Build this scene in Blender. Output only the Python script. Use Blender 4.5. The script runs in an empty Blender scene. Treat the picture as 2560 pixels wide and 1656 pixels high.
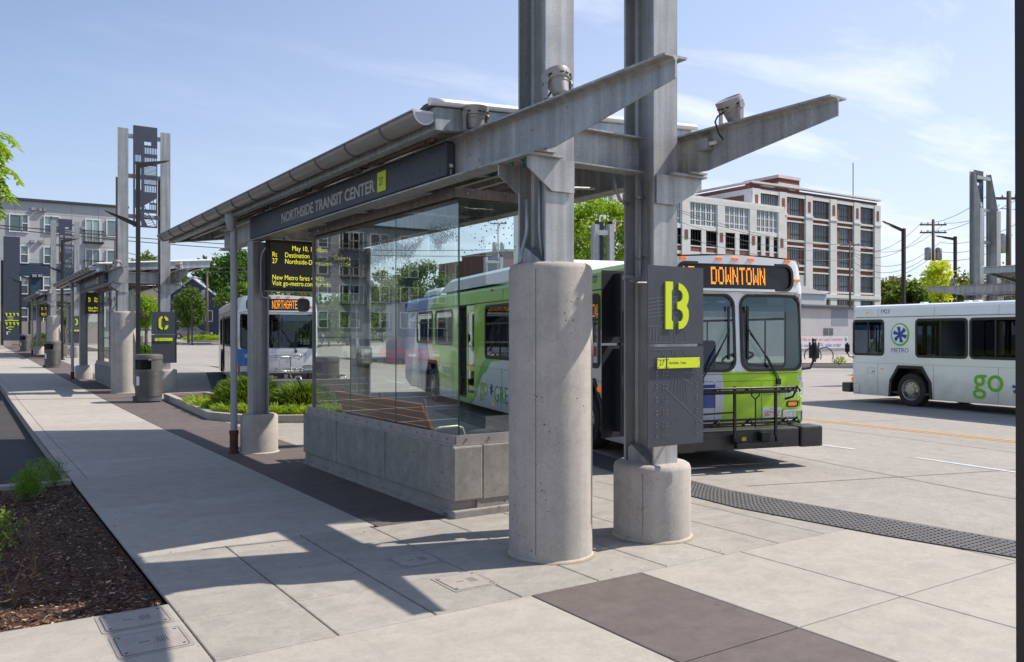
import bpy, bmesh, math, random
from mathutils import Vector, Matrix
from mathutils.geometry import tessellate_polygon
R = math.radians
PI = math.pi
scene = bpy.context.scene
COL = scene.collection
rnd = random.Random(7)

# ------------------------------------------------------------------ camera
YAW = R(33.56)
cd = bpy.data.cameras.new("Camera")
cam = bpy.data.objects.new("Camera", cd)
COL.objects.link(cam)
cam.location = (0, 0, 1.85)
cam.rotation_euler = (R(90), 0, -YAW)
cd.sensor_width = 36
cd.lens = 36 * 2095 / 2560
cd.shift_y = 8 / 2560
cd.clip_start = 0.1
cd.clip_end = 2000
scene.camera = cam

# ------------------------------------------------------------------ sky
SUN = Vector((0.83, -0.265, 1.0)).normalized()
ELEV = math.asin(SUN.z)
AZ = math.atan2(SUN.x, SUN.y)
w = bpy.data.worlds.new("World")
scene.world = w
w.use_nodes = True
nt = w.node_tree
nt.nodes.clear()
def nn(t, typ, **kw):
    n = t.nodes.new(typ)
    for k, v in kw.items():
        setattr(n, k, v)
    return n
out = nn(nt, 'ShaderNodeOutputWorld')
bg = nn(nt, 'ShaderNodeBackground')
bg.inputs[1].default_value = 0.088
sky = nn(nt, 'ShaderNodeTexSky', sky_type='NISHITA')
sky.sun_disc = False
sky.sun_elevation = ELEV
sky.sun_rotation = AZ
sky.air_density = 1.15
sky.dust_density = 0.7
sky.ozone_density = 1.6
tc = nn(nt, 'ShaderNodeTexCoord')
sep = nn(nt, 'ShaderNodeSeparateXYZ')
nt.links.new(tc.outputs['Generated'], sep.inputs[0])
# cirrus: direction projected on a high plane, stretched noise
mx = nn(nt, 'ShaderNodeMath', operation='MAXIMUM'); mx.inputs[1].default_value = 0.04
nt.links.new(sep.outputs[2], mx.inputs[0])
ad = nn(nt, 'ShaderNodeMath', operation='ADD'); ad.inputs[1].default_value = 0.12
nt.links.new(mx.outputs[0], ad.inputs[0])
dv = nn(nt, 'ShaderNodeVectorMath', operation='DIVIDE')
cb = nn(nt, 'ShaderNodeCombineXYZ')
for i in range(3): nt.links.new(ad.outputs[0], cb.inputs[i])
nt.links.new(tc.outputs['Generated'], dv.inputs[0]); nt.links.new(cb.outputs[0], dv.inputs[1])
mp = nn(nt, 'ShaderNodeMapping')
mp.inputs['Rotation'].default_value = (0, 0, R(28))
mp.inputs['Scale'].default_value = (0.5, 1.2, 1)
nt.links.new(dv.outputs[0], mp.inputs[0])
nz = nn(nt, 'ShaderNodeTexNoise'); nz.inputs['Scale'].default_value = 1.5; nz.inputs['Detail'].default_value = 9; nz.inputs['Roughness'].default_value = 0.6
nz.inputs['Distortion'].default_value = 0.35
nt.links.new(mp.outputs[0], nz.inputs[0])
cr = nn(nt, 'ShaderNodeValToRGB')
cr.color_ramp.elements[0].position = 0.50; cr.color_ramp.elements[0].color = (0, 0, 0, 1)
cr.color_ramp.elements[1].position = 0.74; cr.color_ramp.elements[1].color = (1, 1, 1, 1)
nt.links.new(nz.outputs[0], cr.inputs[0])
# more cloud toward the right of the picture (+X) and thin veil everywhere
rx = nn(nt, 'ShaderNodeMapRange'); rx.inputs[1].default_value = 0.30; rx.inputs[2].default_value = 0.90; rx.inputs[3].default_value = 0.14; rx.inputs[4].default_value = 1.1
nt.links.new(sep.outputs[0], rx.inputs[0])
mm = nn(nt, 'ShaderNodeMath', operation='MULTIPLY'); nt.links.new(cr.outputs[0], mm.inputs[0]); nt.links.new(rx.outputs[0], mm.inputs[1])
veil = nn(nt, 'ShaderNodeMapRange'); veil.inputs[1].default_value = 0.0; veil.inputs[2].default_value = 1.0; veil.inputs[3].default_value = 0.12; veil.inputs[4].default_value = 0.50
nt.links.new(sep.outputs[0], veil.inputs[0])
hz = nn(nt, 'ShaderNodeMapRange'); hz.inputs[1].default_value = 0.0; hz.inputs[2].default_value = 0.35; hz.inputs[3].default_value = 0.22; hz.inputs[4].default_value = 0.0
nt.links.new(sep.outputs[2], hz.inputs[0])
s1 = nn(nt, 'ShaderNodeMath', operation='ADD'); nt.links.new(mm.outputs[0], s1.inputs[0]); nt.links.new(veil.outputs[0], s1.inputs[1])
s2 = nn(nt, 'ShaderNodeMath', operation='ADD', use_clamp=True); nt.links.new(s1.outputs[0], s2.inputs[0]); nt.links.new(hz.outputs[0], s2.inputs[1])
mix = nn(nt, 'ShaderNodeMixRGB')
mix.inputs[2].default_value = (8.6, 9.3, 11.2, 1)
tn = nn(nt, 'ShaderNodeMixRGB', blend_type='MULTIPLY'); tn.inputs[0].default_value = 1; tn.inputs[2].default_value = (1.06, 1.14, 1.34, 1)
nt.links.new(sky.outputs[0], tn.inputs[1])
nt.links.new(s2.outputs[0], mix.inputs[0]); nt.links.new(tn.outputs[0], mix.inputs[1])
nt.links.new(mix.outputs[0], bg.inputs[0]); nt.links.new(bg.outputs[0], out.inputs[0])

# ------------------------------------------------------------------ sun
sl = bpy.data.lights.new("Sun", 'SUN')
sl.energy = 4.95
sl.angle = R(0.5)
sl.color = (1.0, 0.93, 0.83)
so = bpy.data.objects.new("Sun", sl)
so.rotation_euler = SUN.to_track_quat('Z', 'Y').to_euler()
so.location = (0, 0, 60)
COL.objects.link(so)

scene.view_settings.view_transform = 'Standard'
scene.view_settings.look = 'None'
scene.view_settings.exposure = 0.32
scene.view_settings.gamma = 1.0
scene.view_settings.use_curve_mapping = False
scene.cycles.max_bounces = 8
scene.cycles.transparent_max_bounces = 16
scene.cycles.caustics_reflective = False
scene.cycles.caustics_refractive = False
scene.cycles.sample_clamp_indirect = 6

# ------------------------------------------------------------------ helpers
def tz(y):
    P = [(-60, 0), (18, 0), (25, .06), (44, .31), (55, .48), (69, .6), (85, .85), (95, 1.2), (130, 1.6), (500, 1.8)]
    if y <= P[0][0]: return 0.0
    for (a, b), (c, d) in zip(P, P[1:]):
        if y <= c: return b + (d - b) * (y - a) / (c - a)
    return P[-1][1]
YB = [18, 25, 44, 55, 69, 85, 95, 130]
CT, ST = math.cos(YAW), math.sin(YAW)
def at(px, f):
    """ground point seen in image column px at forward distance f (px in the 2560 wide picture)"""
    u = (px - 1280) / 2095
    return (f * (u * CT + ST), f * (-u * ST + CT))

class MB:
    """collects geometry of one mesh"""
    def __init__(s, base=(0, 0, 0)):
        s.v = []; s.f = []; s.mi = []; s.m = 0; s.b = Vector(base); s.tone = []; s.t = 1.0; s.sm = []; s.smooth = False
    def add(s, vs, fs):
        k = len(s.v)
        s.v += [Vector(p) - s.b for p in vs]
        for f in fs:
            s.f.append([i + k for i in f]); s.mi.append(s.m); s.tone.append(s.t); s.sm.append(s.smooth)
    def box(s, x0, y0, z0, x1, y1, z1):
        if x0 > x1: x0, x1 = x1, x0
        if y0 > y1: y0, y1 = y1, y0
        if z0 > z1: z0, z1 = z1, z0
        s.add([(x0, y0, z0), (x1, y0, z0), (x1, y1, z0), (x0, y1, z0), (x0, y0, z1), (x1, y0, z1), (x1, y1, z1), (x0, y1, z1)],
              [(0, 3, 2, 1), (4, 5, 6, 7), (0, 1, 5, 4), (1, 2, 6, 5), (2, 3, 7, 6), (3, 0, 4, 7)])
    def bbox(s, x0, y0, z0, x1, y1, z1, b=.01):
        """box with chamfered edges"""
        bm = bmesh.new()
        bmesh.ops.create_cube(bm, size=1)
        for v in bm.verts:
            v.co = Vector(((x0 + x1) / 2 + v.co.x * abs(x1 - x0), (y0 + y1) / 2 + v.co.y * abs(y1 - y0), (z0 + z1) / 2 + v.co.z * abs(z1 - z0)))
        bmesh.ops.bevel(bm, geom=bm.edges[:], offset=b, segments=2, affect='EDGES', profile=.5)
        s.bm(bm)
    def bm(s, bm, M=None):
        bm.verts.ensure_lookup_table()
        for i, v in enumerate(bm.verts): v.index = i
        s.add([(M @ v.co) if M else v.co.copy() for v in bm.verts], [[v.index for v in f.verts] for f in bm.faces])
        bm.free()
    def obox(s, c, ax, ay, az):
        """oriented box: centre and three half-axis vectors"""
        c = Vector(c); ax = Vector(ax); ay = Vector(ay); az = Vector(az)
        vs = [c + ax * i + ay * j + az * k for k in (-1, 1) for (i, j) in ((-1, -1), (1, -1), (1, 1), (-1, 1))]
        s.add(vs, [(0, 3, 2, 1), (4, 5, 6, 7), (0, 1, 5, 4), (1, 2, 6, 5), (2, 3, 7, 6), (3, 0, 4, 7)])
    def bar(s, p, q, w, h=None, up=(0, 0, 1)):
        h = h or w
        p = Vector(p); q = Vector(q); d = (q - p); L = d.length; d.normalize()
        u = Vector(up)
        if abs(d.dot(u)) > .99: u = Vector((1, 0, 0))
        a = d.cross(u).normalized(); b = a.cross(d)
        s.obox((p + q) / 2, a * w / 2, d * L / 2, b * h / 2)
    def prism(s, poly, mapf, t0, t1):
        """extrude polygon (2D list) between t0 and t1 ; mapf(u,v,t)->xyz"""
        n = len(poly)
        vs = [mapf(u, v, t0) for u, v in poly] + [mapf(u, v, t1) for u, v in poly]
        tri = tessellate_polygon([[Vector((u, v, 0)) for u, v in poly]])
        fs = [tuple(t) for t in tri] + [tuple(i + n for i in reversed(t)) for t in tri]
        fs += [(i, (i + 1) % n, (i + 1) % n + n, i + n) for i in range(n)]
        s.add(vs, fs)
    def panel(s, outer, holes, mapf, ucuts=(), vcuts=()):
        loops = [[Vector((u, v, 0)) for u, v in l] for l in [outer] + list(holes)]
        flat = [p for l in loops for p in l]
        tri = tessellate_polygon(loops)
        bm = bmesh.new()
        vs = [bm.verts.new(p) for p in flat]
        for t in tri:
            try: bm.faces.new([vs[i] for i in t])
            except ValueError: pass
        for c in ucuts:
            g = bm.verts[:] + bm.edges[:] + bm.faces[:]
            bmesh.ops.bisect_plane(bm, geom=g, plane_co=(c, 0, 0), plane_no=(1, 0, 0))
        for c in vcuts:
            g = bm.verts[:] + bm.edges[:] + bm.faces[:]
            bmesh.ops.bisect_plane(bm, geom=g, plane_co=(0, c, 0), plane_no=(0, 1, 0))
        for v in bm.verts: v.co = Vector(mapf(v.co.x, v.co.y))
        s.bm(bm)
    def ring(s, a, b, mapf, d=.01):
        """frame between two loops of equal length, raised by d"""
        n = len(a)
        vs = [mapf(u, v, 0) for u, v in a] + [mapf(u, v, d) for u, v in a] + [mapf(u, v, d) for u, v in b] + [mapf(u, v, 0) for u, v in b]
        fs = []
        for i in range(n):
            j = (i + 1) % n
            for k in range(3): fs.append((i + k * n, j + k * n, j + (k + 1) * n, i + (k + 1) * n))
        s.add(vs, fs)
    def tube(s, pts, r, n=8, cap=True, r1=None):
        pts = [Vector(p) for p in pts]; m = len(pts)
        vs = []; prev = None
        for i, p in enumerate(pts):
            d = (pts[min(i + 1, m - 1)] - pts[max(i - 1, 0)]).normalized()
            if prev is None:
                a = Vector((0, 0, 1)) if abs(d.z) < .9 else Vector((1, 0, 0))
                u = d.cross(a).normalized()
            else: u = (prev - d * prev.dot(d)).normalized()
            prev = u; v = d.cross(u)
            rr = r if r1 is None else r + (r1 - r) * i / (m - 1)
            vs += [p + (u * math.cos(2 * PI * k / n) + v * math.sin(2 * PI * k / n)) * rr for k in range(n)]
        fs = [(i * n + k, i * n + (k + 1) % n, (i + 1) * n + (k + 1) % n, (i + 1) * n + k) for i in range(m - 1) for k in range(n)]
        if cap: fs += [tuple(reversed(range(n))), tuple((m - 1) * n + k for k in range(n))]
        s.add(vs, fs)
    def lathe(s, prof, c=(0, 0, 0), n=24, M=None, cap=False):
        """profile of (r,z)"""
        vs = []; c = Vector(c)
        for r, z in prof:
            for k in range(n):
                p = Vector((r * math.cos(2 * PI * k / n), r * math.sin(2 * PI * k / n), z))
                if M: p = M @ p
                vs.append(p + c)
        m = len(prof)
        fs = [(i * n + k, i * n + (k + 1) % n, (i + 1) * n + (k + 1) % n, (i + 1) * n + k) for i in range(m - 1) for k in range(n)]
        if cap: fs += [tuple(reversed(range(n))), tuple((m - 1) * n + k for k in range(n))]
        s.add(vs, fs)
    def sheet(s, poly, z, drape=True):
        def mf(u, v): return (u, v, (tz(v) if drape else 0) + z)
        s.panel(poly, [], mf, (), YB if drape else ())
    def build(s, name, mats, parent=None, smooth=None):
        me = bpy.data.meshes.new(name)
        me.from_pydata([tuple(v) for v in s.v], [], s.f)
        if not isinstance(mats, (list, tuple)): mats = [mats]
        for m in mats: me.materials.append(m)
        me.polygons.foreach_set('material_index', s.mi)
        at_ = me.attributes.new('tone', 'FLOAT', 'FACE')
        at_.data.foreach_set('value', s.tone)
        me.polygons.foreach_set('use_smooth', [bool(x) if smooth is None else smooth for x in s.sm])
        me.update()
        o = bpy.data.objects.new(name, me)
        COL.objects.link(o)
        if parent is not None: o.parent = parent
        else: o.location = s.b
        return o

def autosmooth(o, ang=35):
    """mark sharp edges by angle so smooth shading keeps corners"""
    me = o.data
    bm = bmesh.new(); bm.from_mesh(me)
    for f in bm.faces: f.smooth = True
    for e in bm.edges:
        e.smooth = not (len(e.link_faces) != 2 or e.calc_face_angle(0) > R(ang))
    bm.to_mesh(me); bm.free()
    return o

def thing(name, label, cat, base=(0, 0, 0), rz=0, group=None, par=None):
    o = bpy.data.objects.new(name, None)
    COL.objects.link(o)
    o.location = base; o.rotation_euler = (0, 0, rz)
    o['label'] = label; o['category'] = cat
    if group: o['group'] = group
    o.empty_display_size = .2
    return o
def tag(o, label, cat, group=None, kind=None):
    if label: o['label'] = label
    if cat: o['category'] = cat
    if group: o['group'] = group
    if kind: o['kind'] = kind
    return o
def copy_tree(o, parent=None):
    c = o.copy(); COL.objects.link(c)
    if parent: c.parent = parent
    for ch in o.children: copy_tree(ch, c)
    return c
def rr(x0, y0, x1, y1, r, n=4):
    p = []
    for cx, cy, a0 in ((x1 - r, y1 - r, 0), (x0 + r, y1 - r, 90), (x0 + r, y0 + r, 180), (x1 - r, y0 + r, 270)):
        for k in range(n + 1):
            a = R(a0 + 90 * k / n); p.append((cx + r * math.cos(a), cy + r * math.sin(a)))
    return p
_dg = None
def text(s, size=1.0, xs=1.0, extr=0.0, off=0.0, align='LEFT', shear=0):
    """verts/faces of a flat or extruded text in the xy plane"""
    cu = bpy.data.curves.new('t', 'FONT'); cu.body = s; cu.size = size; cu.extrude = extr; cu.offset = off; cu.align_x = align; cu.shear = shear
    cu.resolution_u = 3
    o = bpy.data.objects.new('t', cu); COL.objects.link(o)
    dg = bpy.context.evaluated_depsgraph_get(); dg.update()
    me = o.evaluated_get(dg).to_mesh()
    vs = [(v.co.x * xs, v.co.y, v.co.z) for v in me.vertices]; fs = [tuple(p.vertices) for p in me.polygons]
    o.evaluated_get(dg).to_mesh_clear()
    bpy.data.objects.remove(o); bpy.data.curves.remove(cu)
    return vs, fs
def put_text(mb, s, size, mapf, **kw):
    vs, fs = text(s, size, **kw)
    mb.add([mapf(*v) for v in vs], fs)
FONT = {'D': '11110 10001 10001 10001 10001 10001 11110', 'O': '01110 10001 10001 10001 10001 10001 01110', 'W': '10001 10001 10001 10101 10101 11011 10001',
        'N': '10001 11001 11001 10101 10011 10011 10001', 'T': '11111 00100 00100 00100 00100 00100 00100', 'R': '11110 10001 10001 11110 10100 10010 10001',
        'H': '10001 10001 10001 11111 10001 10001 10001', 'G': '01110 10001 10000 10111 10001 10001 01110', 'A': '01110 10001 10001 11111 10001 10001 10001',
        'E': '11111 10000 10000 11110 10000 10000 11111', '1': '00100 01100 00100 00100 00100 00100 01110', '7': '11111 00001 00010 00010 00100 00100 00100', '2': '01110 10001 00001 00110 01000 10000 11111', '3': '11110 00001 00001 01110 00001 00001 11110', ' ': ' '.join(['00000'] * 7)}
def led(mb, s, x0, z1, cw, ch, mapf, gap=.28):
    """dot-matrix lettering: each font pixel is a 2x2 block of small dots"""
    x = x0
    for c in s:
        rows = FONT[c].split()
        for j, rw in enumerate(rows):
            for i, b in enumerate(rw):
                if b == '1':
                    for a in (0, .5):
                        for d in (0, .5):
                            u0 = x + (i + a) * cw; v1 = z1 - (j + d) * ch
                            u1 = u0 + cw * .5 * (1 - gap); v0 = v1 - ch * .5 * (1 - gap)
                            mb.add([mapf(u0, v0), mapf(u1, v0), mapf(u1, v1), mapf(u0, v1)], [(0, 1, 2, 3)])
        x += cw * 6.1

# ------------------------------------------------------------------ materials
MATS = {}
def mat(name, col, rough=.6, metal=0.0, col2=None, ns=4.0, nmix=.5, fine=0.0, fs=160.0, bump=0.0, bs=80.0, stretch=None, streak=0.0, coat=0.0, spec=.5, emit=None, es=1.0, tone=False, detail=6, crack=0, mid=0.0, rust=0):
    if name in MATS: return MATS[name]
    m = bpy.data.materials.new(name); m.use_nodes = True; t = m.node_tree
    b = t.nodes['Principled BSDF']
    c = tuple(col) + (1,)
    b.inputs['Base Color'].default_value = c
    b.inputs['Roughness'].default_value = rough
    b.inputs['Metallic'].default_value = metal
    b.inputs['Specular IOR Level'].default_value = spec
    b.inputs['Coat Weight'].default_value = coat
    b.inputs['Coat Roughness'].default_value = .08
    L = t.links.new
    tcn = nn(t, 'ShaderNodeTexCoord')
    src = tcn.outputs['Object']
    if stretch:
        mp_ = nn(t, 'ShaderNodeMapping'); mp_.inputs['Scale'].default_value = stretch; L(src, mp_.inputs[0]); src2 = mp_.outputs[0]
    else: src2 = src
    cur = None
    if col2:
        n = nn(t, 'ShaderNodeTexNoise'); n.inputs['Scale'].default_value = ns; n.inputs['Detail'].default_value = detail; n.inputs['Roughness'].default_value = .62
        L(src2, n.inputs[0])
        r_ = nn(t, 'ShaderNodeMapRange'); r_.inputs[1].default_value = .5 - nmix * .35; r_.inputs[2].default_value = .5 + nmix * .35; L(n.outputs[0], r_.inputs[0])
        mxn = nn(t, 'ShaderNodeMixRGB'); mxn.inputs[1].default_value = c; mxn.inputs[2].default_value = tuple(col2) + (1,); L(r_.outputs[0], mxn.inputs[0]); cur = mxn.outputs[0]
    if fine:
        n = nn(t, 'ShaderNodeTexNoise'); n.inputs['Scale'].default_value = fs; n.inputs['Detail'].default_value = 3; L(src, n.inputs[0])
        r_ = nn(t, 'ShaderNodeMapRange'); r_.inputs[1].default_value = .3; r_.inputs[2].default_value = .7; r_.inputs[3].default_value = 1 - fine; r_.inputs[4].default_value = 1 + fine * .6; L(n.outputs[0], r_.inputs[0])
        mu = nn(t, 'ShaderNodeMixRGB', blend_type='MULTIPLY'); mu.inputs[0].default_value = 1
        if cur: L(cur, mu.inputs[1])
        else: mu.inputs[1].default_value = c
        L(r_.outputs[0], mu.inputs[2]); cur = mu.outputs[0]
    if mid:
        for sc_, am in ((5.0, mid), (28.0, mid * .7)):
            n = nn(t, 'ShaderNodeTexNoise'); n.inputs['Scale'].default_value = sc_; n.inputs['Detail'].default_value = 8; n.inputs['Roughness'].default_value = .7; n.inputs['Distortion'].default_value = .6; L(src, n.inputs[0])
            r_ = nn(t, 'ShaderNodeMapRange'); r_.inputs[1].default_value = .36; r_.inputs[2].default_value = .60; r_.inputs[3].default_value = 1 - am; r_.inputs[4].default_value = 1 + am * .25; L(n.outputs[0], r_.inputs[0])
            mu = nn(t, 'ShaderNodeMixRGB', blend_type='MULTIPLY'); mu.inputs[0].default_value = 1
            if cur: L(cur, mu.inputs[1])
            else: mu.inputs[1].default_value = c
            L(r_.outputs[0], mu.inputs[2]); cur = mu.outputs[0]
    if streak:
        mp2 = nn(t, 'ShaderNodeMapping'); mp2.inputs['Scale'].default_value = (14, 14, .5); L(src, mp2.inputs[0])
        n = nn(t, 'ShaderNodeTexNoise'); n.inputs['Scale'].default_value = 1; n.inputs['Detail'].default_value = 5; L(mp2.outputs[0], n.inputs[0])
        r_ = nn(t, 'ShaderNodeMapRange'); r_.inputs[1].default_value = .35; r_.inputs[2].default_value = .7; r_.inputs[3].default_value = 1 - streak; r_.inputs[4].default_value = 1 + streak * .5; L(n.outputs[0], r_.inputs[0])
        mu = nn(t, 'ShaderNodeMixRGB', blend_type='MULTIPLY'); mu.inputs[0].default_value = 1
        if cur: L(cur, mu.inputs[1])
        else: mu.inputs[1].default_value = c
        L(r_.outputs[0], mu.inputs[2]); cur = mu.outputs[0]
    if crack:
        v = nn(t, 'ShaderNodeTexVoronoi'); v.inputs['Scale'].default_value = crack; L(src, v.inputs[0])
        n = nn(t, 'ShaderNodeTexNoise'); n.inputs['Scale'].default_value = crack * .22; n.inputs['Detail'].default_value = 2; L(src, n.inputs[0])
        r0 = nn(t, 'ShaderNodeMapRange'); r0.inputs[1].default_value = .52; r0.inputs[2].default_value = .72; r0.inputs[3].default_value = .03; r0.inputs[4].default_value = .26; L(n.outputs[0], r0.inputs[0])
        cmpn = nn(t, 'ShaderNodeMath', operation='LESS_THAN'); L(v.outputs['Distance'], cmpn.inputs[0]); L(r0.outputs[0], cmpn.inputs[1])
        mu = nn(t, 'ShaderNodeMixRGB', blend_type='MULTIPLY'); L(cmpn.outputs[0], mu.inputs[0]); mu.inputs[2].default_value = (.36, .34, .32, 1)
        if cur: L(cur, mu.inputs[1])
        else: mu.inputs[1].default_value = c
        cur = mu.outputs[0]
    if rust:
        n = nn(t, 'ShaderNodeTexNoise'); n.inputs['Scale'].default_value = rust[0]; n.inputs['Detail'].default_value = 9; n.inputs['Roughness'].default_value = .75; L(src, n.inputs[0])
        r_ = nn(t, 'ShaderNodeMapRange'); r_.inputs[1].default_value = rust[1]; r_.inputs[2].default_value = rust[2]; r_.inputs[4].default_value = rust[3]; L(n.outputs[0], r_.inputs[0])
        mu = nn(t, 'ShaderNodeMixRGB'); L(r_.outputs[0], mu.inputs[0]); mu.inputs[2].default_value = tuple(rust[4]) + (1,); L(cur, mu.inputs[1]); cur = mu.outputs[0]
    if tone:
        a = nn(t, 'ShaderNodeAttribute', attribute_name='tone')
        mu = nn(t, 'ShaderNodeMixRGB', blend_type='MULTIPLY'); mu.inputs[0].default_value = 1
        if cur: L(cur, mu.inputs[1])
        else: mu.inputs[1].default_value = c
        L(a.outputs['Fac'], mu.inputs[2]); cur = mu.outputs[0]
    if cur: L(cur, b.inputs['Base Color'])
    if bump:
        n = nn(t, 'ShaderNodeTexNoise'); n.inputs['Scale'].default_value = bs; n.inputs['Detail'].default_value = 4; L(src2, n.inputs[0])
        bu = nn(t, 'ShaderNodeBump'); bu.inputs['Strength'].default_value = bump; bu.inputs['Distance'].default_value = .01; L(n.outputs[0], bu.inputs['Height']); L(bu.outputs[0], b.inputs['Normal'])
    if emit:
        b.inputs['Emission Color'].default_value = tuple(emit) + (1,); b.inputs['Emission Strength'].default_value = es
    MATS[name] = m
    return m

def glassmat(name, tint=(.9, .95, .93), refl=1.0, rough=0.0, ior=1.5, bothcol=(1, 1, 1)):
    if name in MATS: return MATS[name]
    m = bpy.data.materials.new(name); m.use_nodes = True; t = m.node_tree; t.nodes.clear(); L = t.links.new
    o = nn(t, 'ShaderNodeOutputMaterial'); tr = nn(t, 'ShaderNodeBsdfTransparent'); gl = nn(t, 'ShaderNodeBsdfGlossy'); gl.inputs['Roughness'].default_value = rough
    gl.inputs['Color'].default_value = tuple(bothcol) + (1,)
    tr.inputs[0].default_value = tuple(tint) + (1,)
    lw = nn(t, 'ShaderNodeFresnel'); lw.inputs[0].default_value = ior
    ge = nn(t, 'ShaderNodeNewGeometry')
    # same Fresnel from both sides of the thin sheet
    m1 = nn(t, 'ShaderNodeMath', operation='MULTIPLY', use_clamp=True); m1.inputs[1].default_value = 1.8 * refl
    dt = nn(t, 'ShaderNodeVectorMath', operation='DOT_PRODUCT'); L(ge.outputs['Normal'], dt.inputs[0]); L(ge.outputs['Incoming'], dt.inputs[1])
    ab = nn(t, 'ShaderNodeMath', operation='ABSOLUTE'); L(dt.outputs['Value'], ab.inputs[0])
    om = nn(t, 'ShaderNodeMath', operation='SUBTRACT'); om.inputs[0].default_value = 1; L(ab.outputs[0], om.inputs[1])
    pw = nn(t, 'ShaderNodeMath', operation='POWER'); pw.inputs[1].default_value = 5; L(om.outputs[0], pw.inputs[0])
    f0 = ((ior - 1) / (ior + 1)) ** 2
    ma = nn(t, 'ShaderNodeMath', operation='MULTIPLY_ADD'); ma.inputs[1].default_value = 1 - f0; ma.inputs[2].default_value = f0; L(pw.outputs[0], ma.inputs[0])
    L(ma.outputs[0], m1.inputs[0])
    mi = nn(t, 'ShaderNodeMixShader'); L(m1.outputs[0], mi.inputs[0]); L(tr.outputs[0], mi.inputs[1]); L(gl.outputs[0], mi.inputs[2]); L(mi.outputs[0], o.inputs[0])
    t.nodes.remove(lw)
    MATS[name] = m
    return m

def leafmat(name, col, col2, sc=1.2, trans=.35):
    if name in MATS: return MATS[name]
    m = bpy.data.materials.new(name); m.use_nodes = True; t = m.node_tree; t.nodes.clear(); L = t.links.new
    o = nn(t, 'ShaderNodeOutputMaterial'); d = nn(t, 'ShaderNodeBsdfPrincipled'); tl = nn(t, 'ShaderNodeBsdfTranslucent')
    d.inputs['Roughness'].default_value = .55; d.inputs['Specular IOR Level'].default_value = .35
    tcn = nn(t, 'ShaderNodeTexCoord'); n = nn(t, 'ShaderNodeTexNoise'); n.inputs['Scale'].default_value = sc; n.inputs['Detail'].default_value = 5; L(tcn.outputs['Object'], n.inputs[0])
    r_ = nn(t, 'ShaderNodeMapRange'); r_.inputs[1].default_value = .38; r_.inputs[2].default_value = .62; L(n.outputs[0], r_.inputs[0])
    a = nn(t, 'ShaderNodeAttribute', attribute_name='tone')
    ad_ = nn(t, 'ShaderNodeMath', operation='MULTIPLY'); L(r_.outputs[0], ad_.inputs[0]); ad_.inputs[1].default_value = .6
    ad2 = nn(t, 'ShaderNodeMath', operation='MULTIPLY_ADD', use_clamp=True); L(a.outputs['Fac'], ad2.inputs[0]); ad2.inputs[1].default_value = .55; L(ad_.outputs[0], ad2.inputs[2])
    mx_ = nn(t, 'ShaderNodeMixRGB'); mx_.inputs[1].default_value = tuple(col) + (1,); mx_.inputs[2].default_value = tuple(col2) + (1,); L(ad2.outputs[0], mx_.inputs[0])
    L(mx_.outputs[0], d.inputs['Base Color'])
    br = nn(t, 'ShaderNodeMixRGB', blend_type='MULTIPLY'); br.inputs[0].default_value = 1; br.inputs[2].default_value = (1.5, 1.5, .6, 1); L(mx_.outputs[0], br.inputs[1]); L(br.outputs[0], tl.inputs[0])
    mi = nn(t, 'ShaderNodeMixShader'); mi.inputs[0].default_value = trans; L(d.outputs[0], mi.inputs[1]); L(tl.outputs[0], mi.inputs[2]); L(mi.outputs[0], o.inputs[0])
    MATS[name] = m
    return m

M_slab = mat('slab_concrete', (.43, .395, .345), .88, col2=(.315, .295, .265), ns=1.3, nmix=.9, fine=.28, fs=190, bump=.3, bs=120, stretch=(.5, 2.2, 1), tone=True, spec=.3, mid=.14, rust=(1.7, .60, .74, .30, (.16, .13, .10)))
M_slab_rough = mat('sidewalk_concrete', (.465, .42, .365), .88, col2=(.36, .33, .29), ns=.8, nmix=.9, fine=.28, fs=200, mid=.11, rust=(1.3, .60, .74, .28, (.17, .14, .11)), bump=.2, bs=140, stretch=(.5, 1.6, 1), tone=True, spec=.3)
M_brown = mat('brown_concrete', (.118, .094, .086), .85, col2=(.175, .145, .132), ns=1.2, nmix=1.1, fine=.3, fs=240, bump=.2, bs=110, stretch=(.3, 3, 1), mid=.14, tone=True, spec=.3)
M_joint = mat('joint_dark', (.075, .062, .05), .95)
M_seal = mat('joint_sealant', (.34, .27, .19), .9, col2=(.24, .19, .13), ns=20)
M_conc = mat('cast_concrete', (.53, .48, .425), .85, col2=(.37, .34, .305), ns=2.6, nmix=1.0, fine=.07, fs=60, mid=.10, bump=.10, bs=40, spec=.3, crack=26, streak=.07)
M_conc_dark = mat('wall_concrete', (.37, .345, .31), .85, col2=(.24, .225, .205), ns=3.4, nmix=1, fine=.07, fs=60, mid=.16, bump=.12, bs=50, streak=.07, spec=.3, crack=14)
M_road = mat('road_concrete', (.41, .375, .335), .85, col2=(.29, .27, .245), ns=.55, nmix=1.1, fine=.22, fs=90, bump=.15, bs=90, stretch=(1.6, .35, 1), spec=.3, mid=.12, rust=(.9, .60, .72, .35, (.10, .09, .08)))
M_asphalt = mat('asphalt', (.070, .064, .060), .9, col2=(.045, .042, .041), ns=1.5, nmix=1, fine=.3, fs=200, bump=.4, bs=150, spec=.3)
M_galv = mat('galvanised_steel', (.52, .515, .50), .46, .4, col2=(.29, .30, .305), ns=3.5, nmix=1.2, fine=.16, fs=70, streak=.26, bump=.03, bs=200, rust=(4.5, .665, .74, .75, (.30, .20, .12)))
M_galv2 = mat('galvanised_sheet', (.46, .50, .51), .42, .45, col2=(.33, .37, .39), ns=12, nmix=1, streak=.3)
M_gutter = mat('zinc_gutter', (.36, .345, .33), .42, .45, col2=(.30, .29, .28), ns=3, streak=.1)
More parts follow.
